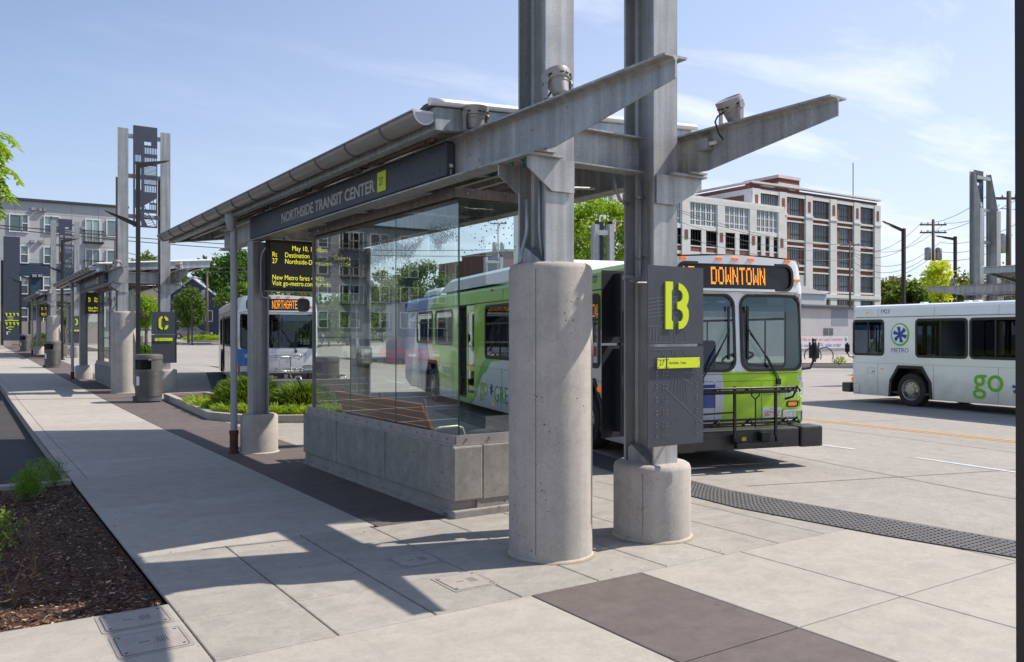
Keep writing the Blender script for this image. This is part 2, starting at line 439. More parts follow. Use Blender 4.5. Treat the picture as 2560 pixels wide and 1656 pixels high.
M_pipe = mat('painted_pipe', (.40, .40, .41), .45, .2, col2=(.35, .35, .36), ns=5)
M_char = mat('charcoal_panel', (.040, .045, .058), .5, .0, col2=(.052, .058, .074), ns=3, fine=.06)
M_navy = mat('navy_panel', (.045, .055, .082), .5, .1, col2=(.06, .07, .10), ns=3)
M_black = mat('black_metal', (.018, .018, .019), .45, .2)
M_bronze = mat('bronze_pole', (.022, .019, .018), .45, .3, col2=(.032, .026, .024), ns=6)
M_lime = mat('lime_paint', (.62, .74, .012), .5)
M_white = mat('white_paint', (.78, .79, .79), .3, coat=.3)
M_whitemat = mat('white_trim', (.72, .72, .70), .6, col2=(.62, .62, .60), ns=8)
M_rubber = mat('rubber_black', (.013, .013, .014), .5)
M_tyre = mat('tyre_rubber', (.020, .019, .018), .8, col2=(.035, .032, .03), ns=9)
M_chrome = mat('polished_alloy', (.62, .62, .62), .25, .9, col2=(.45, .44, .42), ns=10)
M_wood = mat('bench_wood', (.30, .11, .04), .5, col2=(.18, .065, .025), ns=5, stretch=(12, 1, 12), nmix=1, coat=.2)
M_brownch = mat('brown_channel', (.20, .165, .145), .5, .3, col2=(.27, .23, .205), ns=8, streak=.2)
M_glass = glassmat('clear_glass', (.88, .94, .92), .85)
M_bus_glass = glassmat('bus_glass', (.42, .47, .48), .8)
M_ws_glass = glassmat('windscreen_glass', (.72, .90, .92), .6)
M_amber = mat('amber_lens', (.95, .22, .02), .3, emit=(1, .25, .02), es=.25)
M_led = mat('led_orange', (.9, .3, .03), .5, emit=(1.0, .33, .02), es=1.6)
M_ledy = mat('led_yellow', (.8, .75, .05), .5, emit=(.85, .82, .06), es=.9)
M_screen = mat('screen_black', (.012, .012, .011), .35)
# ================================================================== SETTING
def struct(mb, name, mats):
    o = mb.build(name, mats); o['kind'] = 'structure'; return o
mb = MB(); mb.sheet([(-700, -700), (900, -700), (900, 900), (-700, 900)], -.32)
struct(mb, 'ground', mat('soil_ground', (.09, .10, .045), .95, col2=(.12, .12, .06), ns=.3, fine=.3, fs=8))

# left parking road (lower than the pavement)
mb = MB(); mb.sheet([(-60, 11.9), (1.25, 11.9), (1.25, 84), (-60, 84)], -.15)
struct(mb, 'parking_road', M_asphalt)
mb = MB()
for k in range(12):
    y = 17.2 + 3.1 * k
    mb.sheet([(-6.2, y), (.15, y), (.15, y + .10), (-6.2, y + .10)], -.146)
struct(mb, 'parking_bay_lines', mat('line_white', (.62, .62, .60), .8, col2=(.45, .45, .44), ns=6))

# platform slabs ------------------------------------------------------
OUT = [(8.15, 2.0), (7.88, 3.7), (7.78, 4.7), (7.68, 5.9), (7.62, 6.8), (7.72, 7.6), (8.02, 8.9), (8.35, 10.3), (9.3, 14.2), (10.3, 18.2), (10.2, 20.4), (8.9, 22.6),
       (7.2, 24.0), (7.1, 25.6), (7.6, 28), (8.6, 32.5), (9.6, 37), (10.6, 41), (10.2, 43.5), (8.6, 45.5), (7.2, 47), (7.2, 48.6), (8.6, 55), (10.0, 62), (9.5, 70), (9.3, 78)]
INN = [(7.55, 2.0), (7.30, 3.44), (7.08, 4.55), (6.92, 6.1), (6.98, 6.85), (7.12, 7.6), (7.42, 9.0), (7.75, 10.3), (8.65, 14.2), (9.7, 18.2)]
def slab(mb, x0, y0, x1, y1, z=0.0, g=.005, d=.022, dt=None):
    mb.t = dt if dt is not None else rnd.uniform(.93, 1.04)
    e = .006
    P = [(x0 + g, y0 + g), (x1 - g, y0 + g), (x1 - g, y1 - g), (x0 + g, y1 - g)]
    Q = [(x0 + g + e, y0 + g + e), (x1 - g - e, y0 + g + e), (x1 - g - e, y1 - g - e), (x0 + g + e, y1 - g - e)]
    vs = [(x, y, tz(y) + z) for x, y in Q] + [(x, y, tz(y) + z - e * .7) for x, y in P] + [(x, y, tz(y) + z - d) for x, y in P]
    fs = [(0, 1, 2, 3)] + [(i, i + 4, (i + 1) % 4 + 4, (i + 1) % 4) for i in range(4)] + [(i + 4, i + 8, (i + 1) % 4 + 8, (i + 1) % 4 + 4) for i in range(4)]
    mb.add(vs, fs)
# joint bed under all slabs
mb = MB(); mb.sheet([(-12, -12), (10.4, -12), (10.4, 6.1), (11, 22), (11, 68), (9, 90), (1.25, 90), (1.25, 6.1), (-12, 6.1)], -.021)
struct(mb, 'pavement_bed', M_joint)
XJ = [1.22, 1.96, 2.64, 3.32, 4.02, 4.72, 5.38, 6.07, 6.71, 7.4, 8.1]
YJ = [4.88, 5.66, 6.43, 7.22, 7.50]
mb = MB()
for i in range(len(XJ) - 1):
    for j in range(3):
        slab(mb, XJ[i], YJ[j], XJ[i + 1], YJ[j + 1])
    if XJ[i] < 3.3: slab(mb, XJ[i], 7.22, XJ[i + 1], 7.50)
    elif XJ[i] > 4.6: slab(mb, XJ[i], 7.22, XJ[i + 1], 8.2)
    else: slab(mb, XJ[i], 7.22, XJ[i + 1], 7.42)
for x0, x1 in zip([4.72, 6.1, 7.5, 8.9], [6.1, 7.5, 8.9, 10.3]):
    y = 8.2
    while y < 68:
        y1 = min(y + 1.7, 68)
        slab(mb, x0, y, x1, y1); y = y1
struct(mb, 'platform_paving', M_slab)
mb = MB()
ys = [7.50, 9.82, 11.95, 13.6, 15.3, 16.95, 19.2] + [21.4 + 2.3 * i for i in range(30)]
for a, b in zip(ys, ys[1:]):
    if b > 12.1:
        slab(mb, 1.22, a, 1.40, b, g=.003); slab(mb, 1.40, a, 3.38, b, g=.004)
    else: slab(mb, 1.22, a, 3.38, b, g=.004)
# big plain slabs in front
for a, b in ((-12, -3.0), (-3.0, .4), (.4, 1.9), (1.9, 4.88)):
    slab(mb, -2.5, a, 3.395, b, g=.005); slab(mb, -12, a, -2.5, b)
slab(mb, -12, 4.88, 1.22, 6.1, g=.006)
for a, b in ((-12, -3), (-3, -1), (-1, .5), (.5, 1.95), (1.95, 3.41), (3.41, 4.88)):
    slab(mb, 4.43, a, 5.56, b); slab(mb, 5.56, a, 7.2, b); slab(mb, 7.2, a, 9, b)
struct(mb, 'pavement', M_slab_rough)
mb = MB()
for a, b in ((-12, -3), (-3, -1), (-1, .5), (.5, 1.95), (1.95, 3.41), (3.41, 4.88)): slab(mb, 3.395, a, 4.43, b, g=.006)
ys = [7.42, 8.3, 9.9, 11.85, 13.5, 15.2, 16.9, 18.6] + [20.4 + 1.8 * i for i in range(38)]
for a, b in zip(ys, ys[1:]): slab(mb, 3.38, a, 4.72, b, g=.005)
struct(mb, 'brown_paving_band', M_brown)
# tan sealant beads in the joints
mb = MB()
def strip(mb, pts, w, z):
    n = len(pts)
    vs = []
    for i, (x, y) in enumerate(pts):
        a = Vector(pts[max(i - 1, 0)]); b = Vector(pts[min(i + 1, n - 1)]); d = (b - a).normalized(); p = Vector((-d.y, d.x)) * w / 2
        vs += [(x + p.x, y + p.y, tz(y) + z), (x - p.x, y - p.y, tz(y) + z)]
    mb.add(vs, [(2 * i, 2 * i + 1, 2 * i + 3, 2 * i + 2) for i in range(n - 1)])
strip(mb, [(1.22, 4.88), (7.4, 4.88)], .014, -.006)
strip(mb, [(1.22, 7.50), (3.36, 7.50)], .012, -.006)
struct(mb, 'joint_sealant', M_seal)
# curb under the pavement edge and around the mulch bed
mb = MB()
n = 40
for i in range(n):
    y0 = 11.9 + (84 - 11.9) * i / n; y1 = 11.9 + (84 - 11.9) * (i + 1) / n
    mb.add([(1.223, y0, tz(y0) - .3), (1.223, y1, tz(y1) - .3), (1.223, y1, tz(y1) - .004), (1.223, y0, tz(y0) - .004)], [(0, 1, 2, 3)])
mb.bbox(-8, 11.86, -.25, 1.21, 12.0, .012, .012)
struct(mb, 'curb', M_slab_rough)
mb = MB(); mb.sheet([(-12, 6.1), (1.225, 6.1), (1.225, 11.9), (-12, 11.9)], -.05, False)
struct(mb, 'mulch_bed', mat('mulch_soil', (.060, .028, .016), .95, col2=(.11, .052, .030), ns=30, nmix=1, bump=1.0, bs=60, fine=.4, fs=160))
# loose chips
def chips(name, poly_fn, n, seed, z0, smin=.012, smax=.05):
    r = random.Random(seed); mb = MB()
    for i in range(n):
        x, y = poly_fn(r)
        a = r.uniform(0, PI); l = r.uniform(smin, smax) * r.uniform(.5, 1); w_ = l * r.uniform(.12, .35)
        dx, dy = math.cos(a) * l / 2, math.sin(a) * l / 2; px, py = -math.sin(a) * w_ / 2, math.cos(a) * w_ / 2
        t0 = r.uniform(-.35, .35) * l; t1 = r.uniform(-.5, .5) * w_; z = z0 + r.uniform(.002, .016) + abs(t0) * .5
        mb.m = 0 if r.random() < .62 else (1 if r.random() < .8 else 2)
        mb.add([(x - dx - px, y - dy - py, z - t0 / 2 - t1), (x + dx - px, y + dy - py, z + t0 / 2 - t1), (x + dx + px, y + dy + py, z + t0 / 2 + t1), (x - dx + px, y - dy + py, z - t0 / 2 + t1)], [(0, 1, 2, 3)])
    o = mb.build(name, [mat('chip_dark', (.06, .032, .02), .9), mat('chip_brown', (.20, .10, .055), .9), mat('chip_pale', (.46, .32, .22), .9)])
    return o
def leftbed(r):
    y = 6.12 + 5.7 * r.random() ** 1.35
    return (r.uniform(max(-1.0, .2 - (y - 6) * -.02), 1.2), y)
o = chips('mulch_chips', leftbed, 15000, 3, -.05)
tag(o, 'dark shredded bark mulch covering the bed beside the pavement', 'mulch', kind='stuff')
def litter(r):
    q = r.random()
    if q < .4: return (r.choice(XJ[:8]) + r.gauss(0, .01), r.uniform(4.9, 7.5))
    if q < .7: return (r.uniform(1.3, 7), r.choice(YJ) + r.gauss(0, .012))
    if q < .85: return (1.26 + abs(r.gauss(0, .05)), r.uniform(6.1, 11.9))
    return (r.uniform(.3, 7.5), r.uniform(2.5, 9))
o = chips('debris', litter, 170, 12, .001, .008, .028); tag(o, 'scattered twig bits and bark crumbs on the front pavement', 'debris', kind='stuff')

# bus road ------------------------------------------------------------
mb = MB()
mb.sheet([(8.3, -12)] + OUT + [(9.5, 86), (64, 86), (64, -12)], .004)
struct(mb, 'bus_road', M_road)
mb = MB()
strip(mb, [p for p in OUT[:11]], .03, .009)
struct(mb, 'curb_sealant', M_seal)
mb = MB()
for pts in ([(11.95, 7.1), (11.78, 5.5)], [(12.05, 9.9), (12.0, 8.15)], [(13.55, 29), (13.3, 27)], [(14.0, 35), (13.75, 31.5)], [(12.4, 15), (12.3, 12.5)], [(12.9, 20.5), (12.7, 17.8)], [(11.7, 3.5), (11.6, 1)],
            [(18.2, 11.6), (17.75, 8.0)], [(19.4, 19), (18.9, 15.5)], [(20.5, 26), (20.1, 23)]):
    strip(mb, pts, .09, .009)
strip(mb, [(9.2, 25.6), (13.4, 24.2)], .08, .009); strip(mb, [(9.0, 24.6), (13.2, 23.2)], .08, .009)
struct(mb, 'white_lane_lines', MATS['line_white'])
mb = MB()
YL = [(14.85, -6), (15.0, 2), (15.05, 7), (15.25, 11.6), (15.9, 17), (16.8, 25), (17.9, 33), (18.7, 40), (19.1, 46), (18.6, 54), (16, 62)]
strip(mb, YL, .09, .009); strip(mb, [(x + .2, y) for x, y in YL], .09, .009)
struct(mb, 'yellow_lane_lines', mat('line_yellow', (.62, .33, .06), .8, col2=(.50, .29, .08), ns=5))
mb = MB()
for pts in ([(8.0, 6.9), (9.5, 6.45), (12.4, 5.6), (16, 4.5)], [(8, 2.2), (12, 1.0), (18, -1)], [(9.7, 0), (9.9, 5), (10.9, 10)], [(11.7, 12), (17.5, 10.2), (24, 8)], [(13.4, -4), (13.7, 6), (14.6, 14), (17, 30)], [(12.9, 17), (20, 14.7), (30, 11.5)], [(13.3, 23), (26, 18.5)], [(14, 30), (28, 25)], [(21, -2), (22.5, 14), (25, 34)]):
    strip(mb, pts, .014, .008)
struct(mb, 'road_joints', M_joint)

# tactile strip --------------------------------------------------------
def interp(P, y):
    for (x0, y0), (x1, y1) in zip(P, P[1:]):
        if y0 <= y <= y1: return x0 + (x1 - x0) * (y - y0) / (y1 - y0)
    return P[-1][0]
mb = MB()
N = 70
ysr = [2.0 + 16.0 * i / N for i in range(N + 1)]
vs = []
for y in ysr:
    a, b = interp(INN, y), interp(OUT, y)
    vs += [(a, y + .25 * 0, .006), (a, y, .012), (b - .01, y, .012), (b - .01, y, .006)]
fs = [(4 * i + k, 4 * i + k + 1, 4 * i + k + 5, 4 * i + k + 4) for i in range(N) for k in range(3)]
mb.add(vs, fs)
mb.m = 1
# truncated domes
y = 2.03
while y < 13.5:
    a, b = interp(INN, y), interp(OUT, y)
    # rows run across the strip
    nrow = int((b - a - .04) / .062)
    for k in range(nrow):
        x = a + .04 + k * .062; yy = y + (k % 2) * .0
        c = []
        for r_, z in ((.017, .012), (.011, .018)):
            for q in range(6): c.append((x + r_ * math.cos(q * PI / 3), yy + r_ * math.sin(q * PI / 3), z))
        mb.add(c, [(q, (q + 1) % 6, (q + 1) % 6 + 6, q + 6) for q in range(6)] + [tuple(range(6, 12))])
    y += .062
struct(mb, 'tactile_paving', [mat('tactile_grey', (.085, .080, .080), .7, col2=(.115, .108, .106), ns=3, fine=.1), mat('tactile_dome', (.030, .028, .029), .6)])
mb = MB()
o = []
for seg in (OUT[12:17],):
    vs = []
    for x, y in seg: vs += [(x - .72, y, tz(y) + .012), (x - .02, y, tz(y) + .012)]
    mb.add(vs, [(2 * i, 2 * i + 1, 2 * i + 3, 2 * i + 2) for i in range(len(seg) - 1)])
    for i in range(90):
        y = 24.2 + i * .14; x = interp(OUT, y)
        mb.m = 1; mb.box(x - .70, y, tz(y) + .012, x - .04, y + .05, tz(y) + .017); mb.m = 0
struct(mb, 'tactile_paving_far', [MATS['tactile_grey'], MATS['tactile_dome']])

mb = MB(); mb.sheet([(2, 90), (2, 86.5), (33, 86.5), (38, 128), (-8, 128)], -.015)
struct(mb, 'parking_lot', mat('lot_paving', (.30, .28, .26), .9, col2=(.24, .225, .21), ns=.4, mid=.1))
# lawn and its curb beyond the road
mb = MB(); mb.sheet([(3, 90), (3, 87), (9, 86), (40, 86), (64, 76), (90, 60), (120, 200), (-60, 200), (-60, 90)], -.04)
struct(mb, 'lawn', mat('lawn_grass', (.16, .22, .045), .9, col2=(.10, .15, .03), ns=1.2, fine=.3, fs=12, spec=.1))
mb = MB()
for (a, b) in zip([(9, 86), (40, 86), (64, 76)], [(40, 86), (64, 76), (90, 60)]):
    a = Vector((a[0], a[1], tz(a[1]) + .03)); b = Vector((b[0], b[1], tz(b[1]) + .03)); mb.bar(a, b, .25, .2)
struct(mb, 'far_curb', M_slab_rough)
mb = MB(); mb.sheet([(12, 93), (26, 88.5), (40, 90), (40, 92), (26, 90.5), (12, 95)], -.02)
struct(mb, 'footpath', M_slab_rough)
# ================================================================== SHELTER STATION (built at bay B, then copied)
PV = Vector((4.75, 5.74, 0))
STN = []          # (root object, dict of labels per station)
def sthing(name, cat, base, labels, group):
    o = thing(name, labels['B'], cat, base, 0, group)
    STN.append((o, labels)); return o
def hcol(mb, cx, y0, y1, w, z0, z1, tf=.022, tw=.014, z1far=None):
    """H column, flanges facing +-Y (near at y0, far at y1)"""
    zf = z1far or z1
    mb.box(cx - w / 2, y0, z0, cx + w / 2, y0 + tf, z1)
    mb.box(cx - w / 2, y1 - tf, z0, cx + w / 2, y1, zf)
    if zf < z1:
        mb.prism([(y0 + tf, z0), (y1 - tf, z0), (y1 - tf, zf), (y0 + .12, z1), (y0 + tf, z1)], lambda u, v, t: (t, u, v), cx - tw / 2, cx + tw / 2)
    else: mb.box(cx - tw / 2, y0 + tf, z0, cx + tw / 2, y1 - tf, z1)
    for s in (-1, 1):   # root fillets
        for yy, d in ((y0 + tf, 1), (y1 - tf, -1)):
            mb.add([(cx + s * tw / 2, yy, z0), (cx + s * (tw / 2 + .02), yy, z0), (cx + s * tw / 2, yy + d * .02, z0), (cx + s * tw / 2, yy, zf), (cx + s * (tw / 2 + .02), yy, zf), (cx + s * tw / 2, yy + d * .02, zf)], [(1, 2, 5, 4)])
def plinth(mb, cx, cy, r, h, n=56):
    pr = [(r + .022, .0), (r + .022, .006), (r, .02), (r, h - .05), (r - .012, h - .018), (r - .04, h), (0, h)]
    mb.smooth = True
    mb.lathe(pr, (cx, cy, 0), n)
    mb.smooth = False
LB = lambda a, b, c, r: {'B': a, 'C': b, 'D': c, 'R': r}
base = Vector((4.75, 5.74, 0))
sh = sthing('bus_shelter', 'bus shelter', base, LB('large steel and glass bus shelter in the foreground, carrying the Northside sign',
    'steel bus shelter further down the pavement with the C sign panel in front', 'distant steel bus shelter behind the C shelter, by the D sign panel',
    'steel shelter at the far right, its twin columns rising above bus 1923'), 'steel bus shelters of the transit centre')
M_st = M_galv
AX, BX = 4.15, 5.34
for cx, px_, h in ((AX, 4.20, 2.44), (BX, 5.36, .68)):
    m_ = MB(base); hcol(m_, cx, 5.54, 5.94, .29, h - .02, 7.92, z1far=6.5)
    m_.prism([(5.60, h), (5.90, h), (5.90, h + .12), (5.86, h + .15)], lambda u, v, t: (t, u, v), cx - .13, cx - .008)
    m_.build('column', M_st, sh)
    m_ = MB(base); plinth(m_, px_, 5.74, .353, h)
    o = m_.build('column_base', M_conc, sh); autosmooth(o, 40)
    m_ = MB(base)
    for aa in (R(214), R(34)): m_.obox((px_ + .3535 * math.cos(aa), 5.74 + .3535 * math.sin(aa), h / 2), (-.003 * math.sin(aa), .003 * math.cos(aa), 0), (.002 * math.cos(aa), .002 * math.sin(aa), 0), (0, 0, h / 2 - .06))
    m_.build('form_seam', mat('seam_grey', (.20, .185, .17), .9), o)
    m_ = MB(base); m_.lathe([(.358, .012), (.376, .010), (.392, .003)], (px_, 5.74, 0), 56); m_.build('sealant_ring', M_seal, o)
for cx, w in ((3.96, .26), (5.68, .26)):
    m_ = MB(base)
    m_.box(cx - .13, 13.06, .58, cx - .11, 13.32, 3.30); m_.box(cx + .11, 13.06, .58, cx + .13, 13.32, 3.30); m_.box(cx - .11, 13.18, .58, cx + .11, 13.20, 3.30)
    m_.build('post', M_st, sh)
    m_ = MB(base); plinth(m_, cx + .02, 13.2, .285, .60, 40)
    o = m_.build('post_base', M_conc, sh); autosmooth(o, 40)
# long beams with tapering tips
for cx in (3.93, 5.65):
    m_ = MB(base)
    zb, ztp = 3.31, 3.68; f = .016; hw = .10
    # web
    m_.prism([(3.98, 3.53), (5.32, 3.325), (5.36, zb + f), (15.05, zb + f), (15.05, ztp - f), (3.98, ztp - f)], lambda u, v, t: (cx + t, u, v), -.006, .006)
    m_.box(cx - hw, 3.98, ztp - f, cx + hw, 15.05, ztp)
    m_.box(cx - hw, 5.42, zb, cx + hw, 15.05, zb + f)
    for s in (-1, 1):
        m_.prism([(0, 0), (.02, 0), (0, -.02)], lambda u, v, t: (cx + s * (.006 + u), t, ztp - f + v), 3.98, 15.05)
        m_.prism([(0, 0), (.02, 0), (0, .02)], lambda u, v, t: (cx + s * (.006 + u), t, zb + f + v), 5.42, 15.05)
    for yy, zz in ((5.15, 3.60), (5.62, 3.52), (6.45, 3.60), (6.45, 3.42), (6.62, 3.5)): m_.lathe([(.0, -.006), (.008, -.006), (.008, 0)], (cx - .008, yy, zz), 6, Matrix.Rotation(R(90), 4, 'Y'))
    m_.build('beam', M_st, sh)
# cross beams
for y in (5.74, 9.4, 13.19):
    m_ = MB(base); x0, x1 = (4.3, 5.2) if y == 5.74 else (3.95, 5.63)
    if y > 5.8: z0, z1 = 3.36, 3.62
    else: z0, z1 = 3.31, 3.63
    m_.box(x0, y - .085, z1 - .014, x1, y + .085, z1); m_.box(x0, y - .085, z0, x1, y + .085, z0 + .014); m_.box(x0, y - .006, z0 + .014, x1, y + .006, z1 - .014)
    m_.build('cross_beam', M_st, sh)
# brackets that carry the beams off the columns
for cx, s, bx in ((AX, -1, 3.93), (BX, 1, 5.65)):
    for y in (5.53, 5.95):
        m_ = MB(base)
        xo = bx + s * .12; xi = cx - s * .13
        poly = [(xi, 3.02), (cx + s * .10, 3.02), (xo, 3.19), (xo, 3.285), (xi, 3.285)]
        y0, y1 = (y - .016, y) if y < 5.74 else (y - .008, y + .010)
        m_.prism(poly, lambda u, v, t: (u, t, v), y0 - .001, y1 - .001 if y < 5.74 else y1)
        if y < 5.74:
            m_.box(xi, y0 - .05, 3.02, xi + s * .016, y0 - .002, 3.285) if False else None
        m_.build('bracket', M_st, sh)
    m_ = MB(base); m_.box(min(cx + s * .02, bx + s * .14), 5.46, 3.286, max(cx + s * .02, bx + s * .14), 6.02, 3.306)
    m_.build('bearing_plate', M_st, sh)
    m_ = MB(base)
    for y in (5.62, 5.68, 5.84):
        for x in (bx - .06, bx + .06): m_.lathe([(0, -.03), (.018, -.03), (.018, 0)], (x, y, 3.284), 6)
    m_.build('bolt', mat('green_bolt', (.05, .16, .12), .5), sh)
# pylon struts
for z in (7.72, 6.52, 5.31):
    m_ = MB(base); m_.box(AX + .12, 5.60, z - .06, BX - .12, 5.70, z + .06); m_.build('strut', M_st, sh)
# roof ---------------------------------------------------------------
def rz_(x): return 3.83 + (x - 3.45) * .088
XL, XR = 3.55, 6.97
YN, YFL, YFR = 6.60, 17.75, 16.1
def yn(x): return 6.58 + (x - XL) * .07
def yfar(x): return YFL + (YFR - YFL) * (x - XL) / (XR - XL)
m_ = MB(base)
# corrugated deck : ridges run along X
N = 150
prof = []
for i in range(N + 1):
    prof.append(i)
vs = []; xs4 = (XL - .06, 4.12, 4.78, XR + .02)
for i in range(N + 1):
    for x in xs4:
        yy = yn(x) - .03 + (yfar(x) + .03 - yn(x) + .03) * i / N
        vs.append((x, yy, rz_(x) + .035 + (.022 if i % 4 in (1, 2) else 0)))
hole_ = [i for i in range(8, 110) if i % 26 < 11]
fs_ = [(4 * i + k, 4 * i + k + 1, 4 * i + k + 5, 4 * i + k + 4) for i in range(N) for k in range(3) if not (k == 1 and i in hole_)]
m_.add(vs, fs_)
m_.add([(x, y, z + .012) for x, y, z in vs], [tuple(reversed(q)) for q in fs_])
m_.build('roof_deck', mat('roof_sheet', (.58, .58, .57), .5, .2, col2=(.50, .50, .50), ns=3), sh)
m_ = MB(base)
def fascia(p, q, h=.20, inn=(0, 0)):
    (x0, y0), (x1, y1) = p, q
    d = Vector((x1 - x0, y1 - y0)).normalized(); n_ = Vector((-d.y, d.x))
    for t0, t1, a0, a1 in ((0, .012, 0, h), (.012, .10, 0, .012), (.012, .07, h - .012, h)):
        P = []
        for (x, y) in (p, q):
            for t in (t0, t1):
                for a in (a0, a1): P.append((x + n_.x * t, y + n_.y * t, rz_(x) - h + .03 + a))
        m_.add(P, [(0, 1, 3, 2), (4, 6, 7, 5), (0, 2, 6, 4), (1, 5, 7, 3), (0, 4, 5, 1), (2, 3, 7, 6)])
fascia((XL, yn(XL)), (XR, yn(XR))); fascia((XR, yn(XR)), (XR, YFR)); fascia((XR, YFR), (XL, YFL)); fascia((XL, YFL), (XL, yn(XL)))
m_.build('roof_fascia', M_galv2, sh)
m_ = MB(base)
m_.tube([(XL - .07, yn(XL) - .02, rz_(XL) + .065), (XR + .05, yn(XR) - .02, rz_(XR) + .065)], .034, 10)
m_.bar((XR + .04, yn(XR) - .04, rz_(XR) + .05), (XR + .04, YFR, rz_(XR) + .05), .09, .012)
m_.build('roof_flashing', M_white, sh)
# purlins under the deck
for k in range(8):
    x = XL + .35 + k * .40
    m_ = MB(base); m_.box(x - .035, yn(x) + .02, rz_(x) - .13, x + .035, yfar(x) - .06, rz_(x) + .02); m_.build('purlin', M_galv, sh)
for y in (7.1, 9.4, 11.4, 13.3, 15.2):
    m_ = MB(base); m_.bar((XL + .05, y, rz_(XL) - .06), (XR - .1, y, rz_(XR) - .06), .07, .12); m_.build('rafter', M_galv, sh)
# daylight strips between gutter and beam
MT = mat('polycarbonate', (.85, .84, .80), .5, emit=None)
MT.node_tree.nodes['Principled BSDF'].inputs['Transmission Weight'].default_value = .0
def trans_mat():
    m = bpy.data.materials.new('daylight_strip'); m.use_nodes = True; t = m.node_tree; t.nodes.clear()
    o = nn(t, 'ShaderNodeOutputMaterial'); a = nn(t, 'ShaderNodeBsdfTranslucent'); b = nn(t, 'ShaderNodeBsdfDiffuse'); a.inputs[0].default_value = (.9, .88, .82, 1); b.inputs[0].default_value = (.8, .78, .74, 1)
    mi = nn(t, 'ShaderNodeMixShader'); mi.inputs[0].default_value = .75
    t.links.new(a.outputs[0], mi.inputs[1]) ; t.links.new(b.outputs[0], mi.inputs[2]); t.links.new(a.outputs[0], mi.inputs[2]); t.links.new(b.outputs[0], mi.inputs[1]); t.links.new(mi.outputs[0], o.inputs[0])
    return m
M_day = trans_mat()
m_ = MB(base)
for y0 in (7.2, 9.1, 11.0, 12.9):
    pass
for i in hole_:
    q = [Vector(vs[4 * i + 1]), Vector(vs[4 * i + 2]), Vector(vs[4 * i + 6]), Vector(vs[4 * i + 5])]
    dd = (q[3] - q[0]) * 0
    m_.add([q[0] + dd, q[1] + dd, q[2] - dd, q[3] - dd], [(0, 1, 2, 3)])
m_.build('skylight', M_day, sh)
# gutter -------------------------------------------------------------
m_ = MB(base)
gx, gz, gr = 3.46, 3.815, .105
arc = [(gx + gr * math.cos(a), gz + gr * math.sin(a)) for a in [PI + PI * k / 12 for k in range(13)]]
arc2 = [(gx + (gr - .006) * math.cos(a), gz + (gr - .006) * math.sin(a)) for a in [PI + PI * k / 12 for k in range(13)]]
loop = [(gx - gr - .012, gz + .004)] + arc + arc2[::-1]
G0, G1 = 6.62, 17.9
m_.smooth = True
n = len(arc)
m_.add([(x, y, z) for y in (G0, G1) for x, z in arc], [(i, i + 1, i + 1 + n, i + n) for i in range(n - 1)])
m_.add([(x, y, z) for y in (G0, G1) for x, z in arc2], [(i + n, i + 1 + n, i + 1, i) for i in range(n - 1)])
m_.smooth = False
m_.tube([(gx - gr - .006, G0, gz + .006), (gx - gr - .006, G1, gz + .006)], .011, 8)
m_.m = 1
def _ring(y):   # white end cap rim
    a = [(gx + (gr + .006) * math.cos(t), gz + (gr + .006) * math.sin(t)) for t in [PI + PI * k / 12 for k in range(13)]]
    b = [(gx + (gr - .010) * math.cos(t), gz + (gr - .010) * math.sin(t)) for t in [PI + PI * k / 12 for k in range(13)]]
    return a, b
a, b = _ring(0)
lp = a + [(gx + gr + .02, gz + .018), (gx - gr - .02, gz + .018)]
m_.prism(a + [(gx + gr + .02, gz), (gx + gr + .02, gz + .018), (gx - gr - .02, gz + .018), (gx - gr - .02, gz)] , lambda u, v, t: (u, t, v), G0 - .002, G0 + .004)
m_.prism([(u, v) for u, v in a], lambda u, v, t: (u, t, v), G0 - .004, G0 - .002)
m_.m = 2
m_.prism([(u, v - .004) for u, v in b], lambda u, v, t: (u, t, v), G0 - .005, G0 - .0042)
gut = m_.build('gutter', [M_gutter, M_white, mat('cap_recess', (.50, .52, .56), .5)], sh)
y = G0 + .72
ks = []
while y < G1:
    m_ = MB(base)
    m_.tube([(gx + (gr + .005) * math.cos(t), y, gz + (gr + .005) * math.sin(t)) for t in [PI * .97 + PI * k / 10 for k in range(11)]], .0085, 5)
    m_.build('strap', mat('strap_dark', (.12, .115, .11), .5, .3), gut); y += .86
# downspout
m_ = MB(base); m_.smooth = True
m_.tube([(3.60, 13.25, .30), (3.60, 13.25, 3.38), (3.595, 13.25, 3.50)], .052, 20)
m_.lathe([(.053, -.30), (.06, -.28), (.095, -.12), (.10, 0)], (3.56, 13.25, 3.745), 20)
ds = m_.build('downspout', M_pipe, sh); autosmooth(ds, 50)
m_ = MB(base); m_.lathe([(.078, 0), (.074, .02), (.064, .03), (.064, .30), (.072, .305), (.072, .35), (.055, .36)], (3.60, 13.25, 0), 20)
m_.build('iron_boot', mat('rusty_iron', (.035, .026, .022), .8, col2=(.12, .045, .022), ns=9, nmix=.6), ds)
m_ = MB(base); m_.bar((3.64, 13.22, .46), (3.72, 13.2, .46), .03, .02); m_.build('pipe_bracket', M_pipe, ds)

